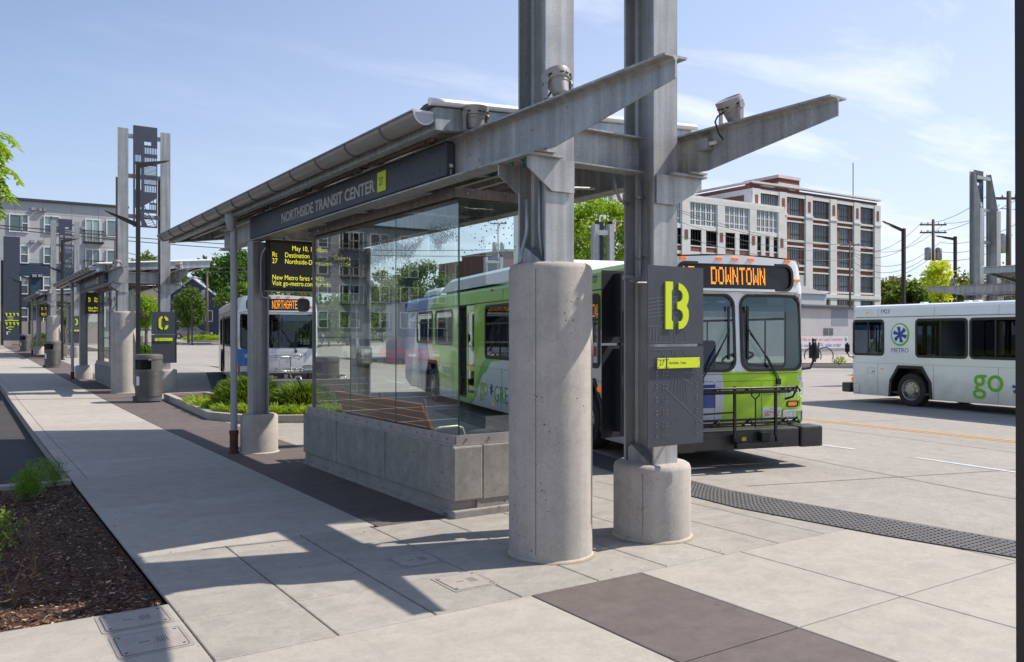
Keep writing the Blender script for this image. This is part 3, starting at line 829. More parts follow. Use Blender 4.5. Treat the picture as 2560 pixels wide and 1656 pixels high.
# low wall -----------------------------------------------------------
m_ = MB(base)
def wallseg(x0, y0, x1, y1, z0, z1, b=.02): m_.bbox(x0, y0, z0, x1, y1, z1, b)
for a, b_ in ((7.32, 8.93), (8.945, 10.42), (10.435, 11.68)):
    wallseg(4.15, a, 4.50, b_, .16, .715, .018)
wallseg(4.503, 7.32, 5.06, 7.62, .16, .715, .008)
m_.box(4.17, 7.36, -.01, 4.48, 11.64, .17)
m_.box(4.44, 7.335, -.01, 5.02, 7.60, .17)
m_.bbox(4.145, 7.29, -.02, 5.10, 7.52, .075, .012)
m_.bbox(4.145, 7.42, -.02, 4.3, 11.66, .045, .008)
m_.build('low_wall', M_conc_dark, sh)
m_ = MB(base)
m_.box(4.165, 7.345, .715, 4.30, 11.64, .735); m_.box(4.185, 7.365, .735, 4.205, 11.62, .825); m_.box(4.275, 7.365, .735, 4.29, 11.62, .80)
m_.box(4.30, 7.345, .715, 5.02, 7.48, .735); m_.box(4.205, 7.355, .735, 5.02, 7.375, .825); m_.box(4.28, 7.43, .735, 5.02, 7.445, .80)
m_.m = 1
for k in range(13):
    y = 7.50 + k * .335; m_.lathe([(0, -.012), (.012, -.012), (.014, 0)], (4.184, y, .782), 8, Matrix.Rotation(R(90), 4, 'Y'))
for k in range(3):
    x = 4.32 + k * .28; m_.lathe([(0, .02), (.010, .02), (.012, 0)], (x, 7.354, .782), 8, Matrix.Rotation(R(90), 4, 'X'))
m_.build('glazing_channel', [mat('channel_steel', (.42, .39, .37), .45, .4, col2=(.33, .30, .285), ns=9), M_chrome], sh)
m_ = MB(base)
m_.box(4.19, 7.35, 3.235, 4.205, 11.6, 3.335); m_.box(4.285, 7.38, 3.235, 4.30, 11.6, 3.335); m_.box(4.205, 7.36, 3.320, 4.285, 11.6, 3.334)
m_.box(4.205, 7.35, 3.235, 5.06, 7.365, 3.335); m_.box(4.30, 7.44, 3.235, 5.06, 7.455, 3.335)
m_.m = 1
for k in range(13): m_.lathe([(0, -.012), (.012, -.012), (.014, 0)], (4.189, 7.50 + k * .335, 3.283), 8, Matrix.Rotation(R(90), 4, 'Y'))
for k in range(4): m_.lathe([(0, .012), (.012, .012), (.014, 0)], (4.33 + k * .24, 7.349, 3.283), 8, Matrix.Rotation(R(90), 4, 'X'))
m_.build('glazing_channel', [M_brownch, M_chrome], sh)
m_ = MB(base); m_.box(4.222, 11.47, .80, 4.262, 11.505, 3.30); m_.build('end_frame', M_brownch, sh)
fr = random.Random(5)
def frit_low(y):   # lower edge of the printed dot field
    P = [(7.4, 2.80), (7.8, 2.66), (8.05, 2.88), (8.25, 2.74), (8.45, 2.62), (8.9, 2.67), (9.5, 2.63), (10.5, 2.68), (11.5, 2.78)]
    for (a, b), (c, d) in zip(P, P[1:]):
        if a <= y <= c: return b + (d - b) * (y - a) / (c - a)
    return 2.7
M_frit = mat('frit_dots', (.045, .05, .055), .6)
for a, b_ in ((7.375, 8.825), (8.835, 10.165), (10.175, 11.47)):
    m_ = MB(base); m_.box(4.239, a, .80, 4.249, b_, 3.26)
    gp = m_.build('glass_pane', M_glass, sh)
    m_ = MB(base)
    y = a + .02; i = 0
    while y < b_ - .02:
        z = 2.55 + (i % 2) * .018
        while z < 3.12:
            lo = frit_low(y); hi = 3.02 + .05 * math.sin(y * 5)
            d = min((z - lo) / .10, (hi - z) / .14, 1)
            if d > 0 and (y > 7.72 or z > 2.80):
                s = .0115 * (.35 + .65 * d) * fr.uniform(.8, 1.1)
                if fr.random() < .25 + .75 * d:
                    m_.add([(4.236, y - s, z), (4.236, y, z - s * 1.25), (4.236, y + s, z), (4.236, y, z + s * 1.25)], [(0, 1, 2, 3)])
            z += .036
        y += .0165; i += 1
    m_.build('printed_dots', M_frit, gp)
    m_ = MB(base); m_.box(4.240, b_ + .0005, .82, 4.248, b_ + .0095, 3.24); m_.build('glass_edge', mat('glass_edge', (.02, .06, .05), .2), gp)
m_ = MB(base); m_.box(4.25, 7.395, .80, 5.02, 7.405, 3.26); gp = m_.build('glass_pane', M_glass, sh)
m_ = MB(base)
for k in range(95):
    x = fr.uniform(4.29, 4.95); z = 3.12 - .5 * abs(fr.gauss(0, .6)); s = fr.uniform(.004, .012)
    if 2.5 < z: m_.add([(x - s, 7.392, z), (x, 7.392, z - s), (x + s, 7.392, z), (x, 7.392, z + s)], [(0, 1, 2, 3)])
m_.build('printed_dots', M_frit, gp)
m_ = MB(base); m_.box(4.238, 7.364, .80, 4.250, 7.374, 3.26); m_.build('glass_edge', MATS['glass_edge'], gp)
# conduits
m_ = MB(base); m_.smooth = True
m_.tube([(4.00, 5.80, 2.98), (4.00, 5.80, 2.75), (3.985, 5.79, 2.68), (3.90, 5.74, 2.52), (3.87, 5.72, 2.44)], .017, 8)
m_.build('conduit', M_galv2, sh)
m_ = MB(base); m_.smooth = True
m_.tube([(4.06, 5.70, 3.28), (4.06, 5.70, 2.72), (4.07, 5.70, 2.6), (4.09, 5.69, 2.44)], .017, 8); m_.build('conduit', M_galv2, sh)
m_ = MB(base); m_.smooth = True
m_.tube([(5.27, 5.80, 3.28), (5.27, 5.80, 2.46), (5.25, 5.78, 2.38), (5.20, 5.75, 2.34), (5.10, 5.74, 2.34)], .019, 8)
for z in (3.1, 2.55): m_.box(5.23, 5.77, z, 5.30, 5.83, z + .02)
m_.build('conduit', M_galv, sh)
m_ = MB(base); m_.smooth = True
m_.tube([(4.12, 12.98, 3.30), (4.05, 13.0, 3.24), (3.985, 13.06, 3.12), (3.97, 13.08, 3.0), (3.97, 13.08, 2.5), (4.0, 13.06, 2.42), (4.10, 13.0, 2.42)], .018, 8)
m_.build('conduit', M_galv2, sh)
m_ = MB(base); m_.smooth = True
m_.tube([(4.5, 6.6, 3.30), (4.9, 6.55, 3.28), (5.3, 6.5, 3.30)], .014, 6); m_.build('conduit', M_galv, sh)
m_ = MB(base); m_.smooth = True; m_.tube([(5.05, 5.9, 3.30), (5.06, 5.9, 3.18), (5.12, 5.9, 3.08), (5.22, 5.9, 3.06)], .016, 8)
m_.build('conduit', M_galv, sh)
m_ = MB(base)
m_.box(5.56, 12.98, 1.35, 5.80, 13.055, 1.62); m_.m = 1
m_.box(5.60, 12.975, 1.50, 5.76, 12.981, 1.60); m_.box(5.60, 12.975, 1.38, 5.74, 12.981, 1.40)
m_.build('speaker_box', [mat('box_grey', (.16, .16, .16), .5), M_chrome], sh)

# pylon art panel -----------------------------------------------------
pb = Vector((4.75, 5.50, 5.07))
ap = sthing('cutout_panel', 'art panel', pb, LB('dark cut-out metal panel between the two tall columns of the near shelter', 'dark cut-out stair and ladder patterned panel between tall columns above the C shelter',
    'dark cut-out panel high between the columns of the D shelter', 'dark cut-out panel at the top of the twin columns on the far right'), 'cut-out panels hung between twin columns')
m_ = MB(pb)
def pu(x, y): return (4.42 + (x - 1232) / 220 * .68, 8.03 - (y - 100) / 950 * 3.05)
def pr_(x0, y0, x1, y1):
    a = pu(x0, y0); b = pu(x1, y1); m_.box(a[0], 5.497, b[1], b[0], 5.509, a[1])
for q in ((1232, 100, 1452, 243), (1232, 243, 1332, 375), (1395, 243, 1452, 275), (1332, 275, 1452, 298), (1305, 375, 1332, 1050), (1332, 355, 1452, 392), (1250, 436, 1452, 470), (1332, 560, 1452, 592), (1332, 638, 1452, 655),
          (1232, 375, 1250, 1050), (1443, 470, 1452, 715), (1443, 770, 1452, 1050), (1232, 1035, 1452, 1050), (1290, 878, 1452, 912), (1250, 560, 1305, 600), (1250, 700, 1305, 720), (1380, 812, 1452, 830)): pr_(*q)
for k in range(8): pr_(1334 + k * 15, 298, 1341 + k * 15, 355)
for k in range(5): pr_(1254 + k * 12, 375, 1260 + k * 12, 436)
for k in range(8): pr_(1334 + k * 15, 392, 1341 + k * 15, 436)
for k in range(7): pr_(1332, 478 + k * 12, 1443, 484 + k * 12)
for k in range(5): pr_(1250, 478 + k * 16, 1305, 485 + k * 16)
for k in range(4): pr_(1332, 598 + k * 10, 1443, 603 + k * 10)
for k in range(8): pr_(1334 + k * 15, 655, 1341 + k * 15, 716)
for k in range(5): pr_(1380 + k * 14, 830, 1386 + k * 14, 880)
for x in (1385, 1413): pr_(x, 780, x + 7, 812)
m_.prism([pu(*p) for p in ((1250, 715), (1452, 715), (1452, 765), (1290, 872), (1250, 872))], lambda u, v, t: (u, t, v), 5.4975, 5.5085)
m_.prism([pu(*p) for p in ((1290, 912), (1302, 912), (1365, 1036), (1320, 1036), (1290, 970))], lambda u, v, t: (u, t, v), 5.4975, 5.5085)
def dl(a, b, w=.022):
    a = pu(*a); b = pu(*b); m_.bar((a[0], 5.503, a[1]), (b[0], 5.503, b[1]), .011, w, up=(0, 1, 0)) if False else m_.obox(((a[0] + b[0]) / 2, 5.503, (a[1] + b[1]) / 2), ((b[0] - a[0]) / 2, 0, (b[1] - a[1]) / 2), (0, .0055, 0), tuple(Vector((-(b[1] - a[1]), 0, b[0] - a[0])).normalized() * w / 2))
dl((1330, 845), (1440, 1040)); 
for k in range(6): dl((1325 + k * 8, 935 + k * 20), (1365 + k * 14, 915 + k * 20), .014)
m_.build('cutout_plate', M_navy, ap)
m_ = MB(pb)
for z in (7.72, 6.52, 5.31): m_.box(4.5, 5.509, z - .03, 5.0, 5.60, z + .03)
m_.build('mounting_bracket', M_galv, ap)
for z0, z1 in ((5.07, 6.60),):   # thin dark edge fins beside the columns
    pass

# name sign -----------------------------------------------------------
nb = Vector((3.85, 6.88, 3.33))
ns_ = sthing('station_name_sign', 'sign', nb, LB('long dark name sign on the near shelter beam reading Northside Transit Center',
    'long name sign on the beam of the C shelter', 'small name sign on the beam of the D shelter', 'name sign on the beam of the far right shelter'), 'long name signs on shelter beams')
m_ = MB(nb); m_.bbox(3.822, 6.88, 3.335, 3.915, 13.18, 3.655, .012); m_.build('sign_box', M_char, ns_)
m_ = MB(nb)
# lettering reads towards the near end : u grows toward -Y
def nsf(u, v, t): return (3.8215 - t, 11.64 - u, 3.415 + v)
vs, fs = text('NORTHSIDE TRANSIT CENTER', .185, xs=1.0, extr=.0012, off=.0035)
wmax = max(v[0] for v in vs); k = 3.16 / wmax
m_.add([nsf(x * k, y * 1.05, z + .001) for x, y, z in vs], fs)
m_.build('lettering', mat('sign_letters', (.50, .49, .46), .6), ns_)
m_ = MB(nb)
for i in range(24):   # stencil bridges
    pass
m_.build('x', M_char, ns_) if False else None
m_ = MB(nb); m_.bbox(3.806, 8.18, 3.385, 3.820, 8.385, 3.60, .003); rp = m_.build('route_plate', M_lime, ns_)
m_ = MB(nb); put_text(m_, '27', .125, lambda x, y, z: (3.8045 - z, 8.283 - x * .85, 3.452 + y), align='CENTER', extr=.0008); m_.build('lettering', M_char, rp)
m_ = MB(nb)
for y in (8.12, 7.97, 7.86, 7.70, 7.60, 7.45, 7.35, 7.20, 7.12, 7.0):
    for z in (3.60, 3.40): m_.lathe([(0, -.004), (.008, -.004), (.008, 0)], (3.8215, y, z), 8, Matrix.Rotation(R(90), 4, 'Y'))
m_.build('peg_hole', M_screen, ns_)
m_ = MB(nb); m_.box(3.86, 6.877, 3.42, 3.895, 6.8795, 3.45); 
for k in range(4): m_.box(3.866, 6.877, 3.355 + k * .012, 3.88, 6.8795, 3.362 + k * .012)
m_.build('rating_label', M_whitemat, ns_)

# departure board -------------------------------------------------------
db = Vector((4.78, 12.93, 2.54))
bd = sthing('departure_board', 'display board', db, LB('black departure display with yellow text hanging beside the near shelter glass', 'black departure display with yellow text under the C shelter',
    'small black departure display under the D shelter', 'black departure display under the far right shelter'), 'departure displays hung under shelters')
m_ = MB(db); m_.bbox(4.02, 12.90, 2.53, 5.53, 13.03, 3.32, .01)
m_.m = 1; m_.box(4.06, 12.893, 2.57, 5.50, 12.8995, 3.28); m_.m = 2; m_.box(4.0, 12.92, 2.515, 5.54, 13.02, 2.529)
m_.build('housing', [M_black, mat('display_face', (.055, .048, .042), .4), M_galv], bd)
m_ = MB(db)
for s, x, z in (('May 10, 10:48am', 4.40, 3.165), ('Rt', 4.085, 3.055), ('Destination', 4.285, 3.055), ('Departs', 5.10, 3.055), ('27', 4.085, 2.955), ('Northside-Downtown', 4.285, 2.955), ('11:04', 5.20, 2.955), ('New Metro fares 4/4/21.', 4.085, 2.70), ('Visit go-metro.com for info.', 4.085, 2.61)):
    put_text(m_, s, .105, lambda a, b, c: (x + a * .82, 12.8915, z + b * 1.05), off=-.0008)
m_.build('lettering', M_ledy, bd)
m_ = MB(db); m_.box(4.3, 12.94, 3.32, 4.36, 13.0, 3.40); m_.box(5.2, 12.94, 3.32, 5.26, 13.0, 3.40); m_.build('hanger', M_galv, bd)

# floodlights -------------------------------------------------------
def floodlight(base_, tilt_axis, ang, labels, yaw=0):
    t = sthing('floodlight', 'floodlight', base_, labels, 'round floodlights on the shelter beams')
    M = Matrix.Translation(base_ + Vector((0, 0, .15))) @ Matrix.Rotation(R(ang), 4, tilt_axis) @ Matrix.Scale(.9, 4)
    m_ = MB(base_); m_.smooth = True
    m_.lathe([(0, -.13), (.06, -.13), (.07, -.125), (.088, -.03), (.098, -.022), (.094, -.02), (.094, .004), (.112, .008), (.128, .05), (.130, .088), (.120, .094), (.112, .088), (0, .082)], (0, 0, 0), 28, M)
    m_.m = 1
    m_.smooth = False
    for k in range(14):
        if k % 7 in (2,): continue
        a = 2 * PI * k / 14
        c = M @ Vector((math.cos(a) * .124, math.sin(a) * .124, .03)); 
        m_.obox(c, (M.to_3x3() @ Vector((-math.sin(a), math.cos(a), 0))) * .016, (M.to_3x3() @ Vector((math.cos(a), math.sin(a), 0))) * .006, (M.to_3x3() @ Vector((0, 0, 1))) * .006)
    o = m_.build('lamp_housing', [mat('lamp_grey', (.33, .315, .30), .45, .1), M_black], t); autosmooth(o, 40)
    m_ = MB(base_)
    ax = Vector((0, 1, 0)) if tilt_axis == 'Y' else Vector((1, 0, 0))
    for s in (-1, 1):
        p = base_ + ax * s * .118
        q = ax.cross(Vector((0, 0, 1)))
        m_.obox(p + Vector((0, 0, .08)), q * .022, ax * .004, (0, 0, .075)); m_.lathe([(0, -.008), (.032, -.008), (.032, .008), (0, .008)], p + Vector((0, 0, .155)), 12, Matrix.Rotation(R(90), 4, 'X' if tilt_axis == 'Y' else 'Y'))
    m_.obox(base_ + Vector((0, 0, .006)), ax * .122, ax.cross(Vector((0, 0, 1))) * .022, (0, 0, .004))
    m_.build('yoke', MATS['lamp_grey'], t)
    m_ = MB(base_); m_.smooth = True
    q = ax.cross(Vector((0, 0, 1)))
    m_.tube([base_ + Vector((0, 0, .10)) + q * -.09, base_ + Vector((0, 0, .05)) + q * -.17, base_ + Vector((0, 0, .0)) + q * -.20, base_ + Vector((0, 0, -.10)) + q * -.18 + Vector((.03, 0, 0)), base_ + Vector((0, 0, -.14)) + q * -.10], .008, 6)
    m_.build('cable', M_rubber, t)
floodlight(Vector((3.93, 6.52, 3.68)), 'X', 4, LB('round grey floodlight pointing up on the beam just above the end of the name sign', 'round floodlight on the C shelter beam by the gutter end', 'small round floodlight at the left of the D shelter', 'round floodlight low on the far right shelter'))
floodlight(Vector((3.95, 5.30, 3.68)), 'X', -22, LB('round grey floodlight leaning back on the tapered beam in front of the tall left column', 'round floodlight beside the left C column', 'round floodlight on the D shelter tip', 'round floodlight on the tip of the far right shelter'))
floodlight(Vector((5.65, 5.05, 3.68)), 'Y', -28, LB('round grey floodlight on the right cantilever beam with a black looping cable', 'round floodlight at the right of the C shelter columns', 'round floodlight on the right beam of the D shelter', 'round floodlight on the nearer beam of the far right shelter'))
jb = Vector((5.65, 5.40, 3.56))
t = sthing('junction_box', 'junction box', jb, LB('small grey junction box on the web of the right cantilever beam', 'small junction box on the C shelter beam', 'small junction box on the D shelter beam', 'small junction box on the far right shelter beam'), 'junction boxes on shelter beams')
m_ = MB(jb); m_.bbox(5.56, 5.25, 3.50, 5.64, 5.38, 3.60, .004); m_.build('box_body', M_galv, t)
m_ = MB(jb); m_.tube([(5.60, 5.25, 3.55), (5.60, 5.18, 3.55)], .018, 8); m_.build('gland', M_whitemat, t)

# linear light fixtures above the beam
for k, y in enumerate((7.15, 8.95, 10.75, 12.6)):
    lb_ = Vector((3.86, y, 3.70))
    wd = ['nearest to the roof end', 'second from the near end', 'third from the near end', 'farthest one, above the downspout'][k]
    t = sthing('linear_light', 'light fixture', lb_, LB('brown tube light fixture lying on the near shelter beam, ' + wd, 'brown tube light fixture on the C shelter beam, ' + wd, 'brown tube light on the D shelter beam, ' + wd, 'brown tube light on the far right shelter beam, ' + wd), 'brown tube lights on shelter beams')
    m_ = MB(lb_); m_.bbox(3.81, y, 3.715, 3.90, y + 1.45, 3.80, .015); m_.build('fixture_body', M_brownch, t)
    m_ = MB(lb_); m_.box(3.80, y + .1, 3.70, 3.91, y + .14, 3.815); m_.box(3.80, y + 1.3, 3.70, 3.91, y + 1.34, 3.815); m_.build('clamp', M_brownch, t)
    m_ = MB(lb_); m_.box(3.806, y + .66, 3.745, 3.8095, y + .75, 3.79); m_.build('rating_label', M_whitemat, t)
    m_ = MB(lb_); m_.tube([(3.85, y + 1.45, 3.76), (3.85, y + 1.55, 3.75), (3.87, y + 1.66, 3.72), (3.86, y + 1.78, 3.74)], .01, 6); m_.build('cable', M_rubber, t)

# platform letter sign --------------------------------------------------
pbs = Vector((5.23, 5.30, .88))
ps = sthing('platform_sign', 'sign', pbs, LB('charcoal platform sign with a large lime letter B on the right column', 'charcoal platform sign with a large lime letter C', 'charcoal platform sign with a lime letter D partly hidden by the C downspout', 'charcoal platform sign of the far right shelter'), 'letter signs on the shelter columns')
def plate(z0, z1, y=5.30, x0=4.895, x1=5.565, nm='upper_panel'):
    m_ = MB(pbs)
    m_.prism([(x0, z0), (x1, z0), (x1, z1), (x0, z1)], lambda u, v, t: (u, t, v), y - .004, y + .004)
    return m_.build(nm, M_char, ps)
up = plate(1.765, 2.44); lo = plate(.885, 1.742, nm='lower_panel')
for z0, z1, nm in ((1.765, 2.46, 'rear_upper_panel'), (.86, 1.742, 'rear_lower_panel')):
    m_ = MB(pbs); m_.box(5.12, 6.17, z0, 5.80, 6.178, z1); m_.box(5.26, 6.06, z0 + .06, 5.272, 6.17, z1 - .03); m_.box(5.68, 6.06, z0 + .06, 5.692, 6.17, z1 - .03); m_.build(nm, mat('rear_panel', (.016, .017, .024), .6), ps)
m_ = MB(pbs)
for z in (2.33, 1.754, 1.0):
    m_.box(4.98, 5.304, z - .02, 5.5, 5.32, z + .02); m_.box(5.20, 5.31, z - .015, 5.22, 5.54, z + .015); m_.box(5.44, 5.31, z - .015, 5.46, 5.54, z + .015)
    pass
m_.tube([(4.98, 5.52, 2.30), (5.2, 5.50, 2.305)], .012, 8); m_.tube([(5.0, 5.72, 2.36), (5.1, 5.72, 2.36)], .022, 8)
m_.build('mounting_bracket', M_galv, ps)
pw, ph = .67, .675
def pf(u, v, t): return (4.895 + u * pw, 5.296 - t, 1.765 + v * ph)
def letter_mesh(ch):
    m_ = MB(pbs)
    if ch == 'B':
        m_.prism([(.295, .80), (.425, .80), (.425, .70), (.402, .685), (.402, .305), (.425, .285), (.425, .19), (.295, .19)], pf, .0005, .014)
        m_.prism([(.53, .79), (.60, .765), (.66, .72), (.70, .66), (.71, .605), (.70, .55), (.67, .495), (.705, .44), (.712, .375), (.70, .31), (.665, .25), (.61, .205), (.53, .188), (.53, .285), (.58, .30), (.605, .34), (.608, .385), (.585, .425), (.54, .445), (.505, .455), (.505, .53), (.54, .542), (.58, .565), (.60, .605), (.60, .645), (.575, .685), (.53, .70)], pf, .0005, .014)
    else:
        def arc(cx, cy, rx, ry, a0, a1, th, n=9):
            o = [(cx + rx * math.cos(R(a0 + (a1 - a0) * k / n)), cy + ry * math.sin(R(a0 + (a1 - a0) * k / n))) for k in range(n + 1)]
            i = [(cx + (rx - th) * math.cos(R(a0 + (a1 - a0) * k / n)), cy + (ry - th) * math.sin(R(a0 + (a1 - a0) * k / n))) for k in range(n + 1)]
            return o + i[::-1]
        if ch == 'C':
            m_.prism([(.47, .80), (.38, .77), (.315, .70), (.30, .62), (.30, .37), (.315, .29), (.38, .22), (.47, .19), (.47, .29), (.43, .31), (.41, .35), (.41, .64), (.43, .68), (.47, .70)], pf, .0005, .014)
            m_.prism([(.55, .80), (.64, .77), (.70, .70), (.715, .60), (.60, .60), (.595, .65), (.58, .68), (.55, .70)], pf, .0005, .014)
            m_.prism([(.55, .19), (.64, .22), (.70, .29), (.715, .39), (.60, .39), (.595, .34), (.58, .31), (.55, .29)], pf, .0005, .014)
        else:
            m_.prism([(.30, .80), (.42, .80), (.42, .19), (.30, .19)], pf, .0005, .014)
            m_.prism([(.50, .80), (.62, .76), (.69, .68), (.71, .60), (.71, .39), (.69, .31), (.62, .23), (.50, .19), (.50, .29), (.57, .32), (.60, .37), (.60, .62), (.57, .67), (.50, .70)], pf, .0005, .014)
    o = m_.build('letter_' + ch.lower(), M_lime, None); me = o.data; bpy.data.objects.remove(o); return me
LM = {c: letter_mesh(c) for c in 'BCD'}
lo_ = bpy.data.objects.new('letter', LM['B']); COL.objects.link(lo_); lo_.parent = up
m_ = MB(pbs)
def ln(u0, v0, u1, v1, w=.0035):
    a = Vector(pf(u0, v0, .001)); b = Vector(pf(u1, v1, .001)); d = (b - a); n_ = Vector((-d.z, 0, d.x)).normalized() * w / 2
    m_.obox((a + b) / 2, d / 2, (0, .0012, 0), n_)
for i in range(6):
    v = .565 - i * .046; ln(.0, v, .29, v + .035)
for i in range(5): ln(.41, .665 - i * .07, .52, .69 - i * .07)
ln(.155, .61, .18, .35); ln(.41, .65, .48, .02); ln(.38, .19, .395, .02); ln(.655, .19, .685, .02); ln(.48, .02, .685, .02); ln(.03, .025, .395, .02); ln(.0, .225, .225, .225); ln(.24, .28, .215, .02); ln(.04, .22, .035, .03); ln(.10, .22, .09, .03); ln(.155, .22, .145, .03); ln(.24, .28, .30, .29)
m_.build('engraved_map', mat('engraved_line', (.17, .18, .20), .4), up)
m_ = MB(pbs)
def pf2(u, v): return (4.895 + u * pw, .885 + v * .857)
def ln2(u0, v0, u1, v1, w=.003):
    a = pf2(u0, v0); b = pf2(u1, v1); d = Vector((b[0] - a[0], 0, b[1] - a[1])); n_ = Vector((-d.z, 0, d.x)).normalized() * w / 2
    m_.obox(((a[0] + b[0]) / 2, 5.295, (a[1] + b[1]) / 2), d / 2, (0, .0012, 0), n_)
ln2(.05, .97, .70, .975); ln2(.22, .97, .38, .83); ln2(.44, .75, .74, .62); ln2(.64, .75, .66, .66); ln2(.66, .73, .85, .73); ln2(.70, .73, .80, .60); ln2(.76, .73, .83, .60); ln2(.82, .73, .85, .63); ln2(.88, .74, .93, .65); ln2(.3, .58, .98, .20, .004); ln2(.66, .66, .80, .60); ln2(.42, .97, .44, .9); ln2(.48, .97, .5, .9); ln2(.62, .96, .68, .9)
for i in range(7): ln2(.40 + i * .045, .72 - i * .01, .34 + i * .06, .60 - i * .03, .0015)
for a in ((.38, .42, .40, .40), (.40, .35, .41, .33), (.50, .28, .52, .25), (.60, .22, .61, .20), (.42, .24, .43, .21)): ln2(*a)
m_.build('engraved_map', MATS['engraved_line'], lo)
m_ = MB(pbs)
for u in (.145, .265, .32, .865):
    for v in (.835, .75, .71, .62, .585, .49, .455, .36, .325, .235, .20, .11):
        p = pf2(u, v); m_.lathe([(0, .012), (.004, .012), (.004, 0)], (p[0], 5.296, p[1]), 6, Matrix.Rotation(R(90), 4, 'X'))
m_.build('peg', M_chrome, lo)
for x0, x1, s, sx in ((4.985, 5.085, '27', .058), (5.10, 5.495, 'Northside - Casey', .026)):
    m_ = MB(pbs); m_.bbox(x0, 5.270, 1.555, x1, 5.276, 1.645, .002)
    m_.m = 1
    for x in (x0 + .012, x1 - .012):
        for z in (1.567, 1.633): m_.lathe([(0, .004), (.004, .004), (.004, 0)], (x, 5.2695, z), 6, Matrix.Rotation(R(90), 4, 'X'))
    rp = m_.build('route_plate', [M_lime, M_screen], ps)
    m_ = MB(pbs); put_text(m_, s, sx * 1.25, lambda a, b, c: (x0 + .018 + a * .85, 5.2693 - c, 1.583 + b if s == '27' else 1.592 + b), off=.0003); m_.build('lettering', M_char, rp)

# bench -------------------------------------------------------------
bb = Vector((4.95, 10.4, 0))
bn = sthing('bench', 'bench', bb, LB('brown slatted wooden bench behind the near shelter glass', 'slatted wooden bench in the C shelter', 'orange sunlit slatted wooden bench at the D shelter', 'slatted wooden bench of the far right shelter'), 'slatted wooden benches in the shelters')
for k in range(4):
    m_ = MB(bb); z = .56 + k * .10; x = 4.90 - k * .05
    m_.obox((x, 10.52, z + .095), (.014, 0, .004), (0, 1.40, 0), (-.014, 0, .044)); m_.build('back_slat', M_wood, bn)
for k in range(5):
    m_ = MB(bb); x = 4.98 + k * .088; m_.bbox(x - .04, 9.12, .425, x + .04, 11.92, .455, .006); m_.build('seat_slat', M_wood, bn)
for y in (9.22, 10.5, 11.82):
    m_ = MB(bb); m_.box(4.94, y - .025, .0, 5.0, y + .025, .42); m_.box(5.28, y - .025, 0, 5.33, y + .025, .42); m_.box(4.93, y - .025, .39, 5.37, y + .025, .42)
    m_.obox((4.865, y, .76), (.012, 0, .003), (0, .03, 0), (-.055, 0, .29)); m_.build('leg_frame', mat('bench_metal', (.16, .16, .16), .4, .4), bn)
for y in (9.16, 11.9):
    m_ = MB(bb); m_.smooth = True; m_.tube([(4.88, y, .66), (5.0, y, .69), (5.24, y, .695), (5.32, y, .67), (5.35, y, .60), (5.36, y, .42)], .018, 8); m_.build('arm_rest', M_galv, bn)

# ---- copies of the whole station
def place_station(key, dx, dy, dz, rot=0, letter=None, skip=()):
    Mr = Matrix.Translation(PV + Vector((dx, dy, dz))) @ Matrix.Rotation(rot, 4, 'Z') @ Matrix.Translation(-PV)
    for o, labels in STN:
        if o.name.split('.')[0] in skip: continue
        c = copy_tree(o)
        c.matrix_world = Mr @ Matrix.Translation(o.location)
        c['label'] = labels[key]
        if letter:
            for ch in c.children:
                for g in ch.children:
                    if g.name.startswith('letter') and not g.name.startswith('lettering'): g.data = LM[letter]
place_station('C', 0, 21.7, .09, 0, 'C')
place_station('D', .5, 49.0, .46, 0, 'D')
place_station('R', 32.2 - 4.75, 16.4 - 5.74, 0, PI, None, skip=('platform_sign', 'departure_board', 'bench', 'linear_light', 'station_name_sign', 'junction_box'))
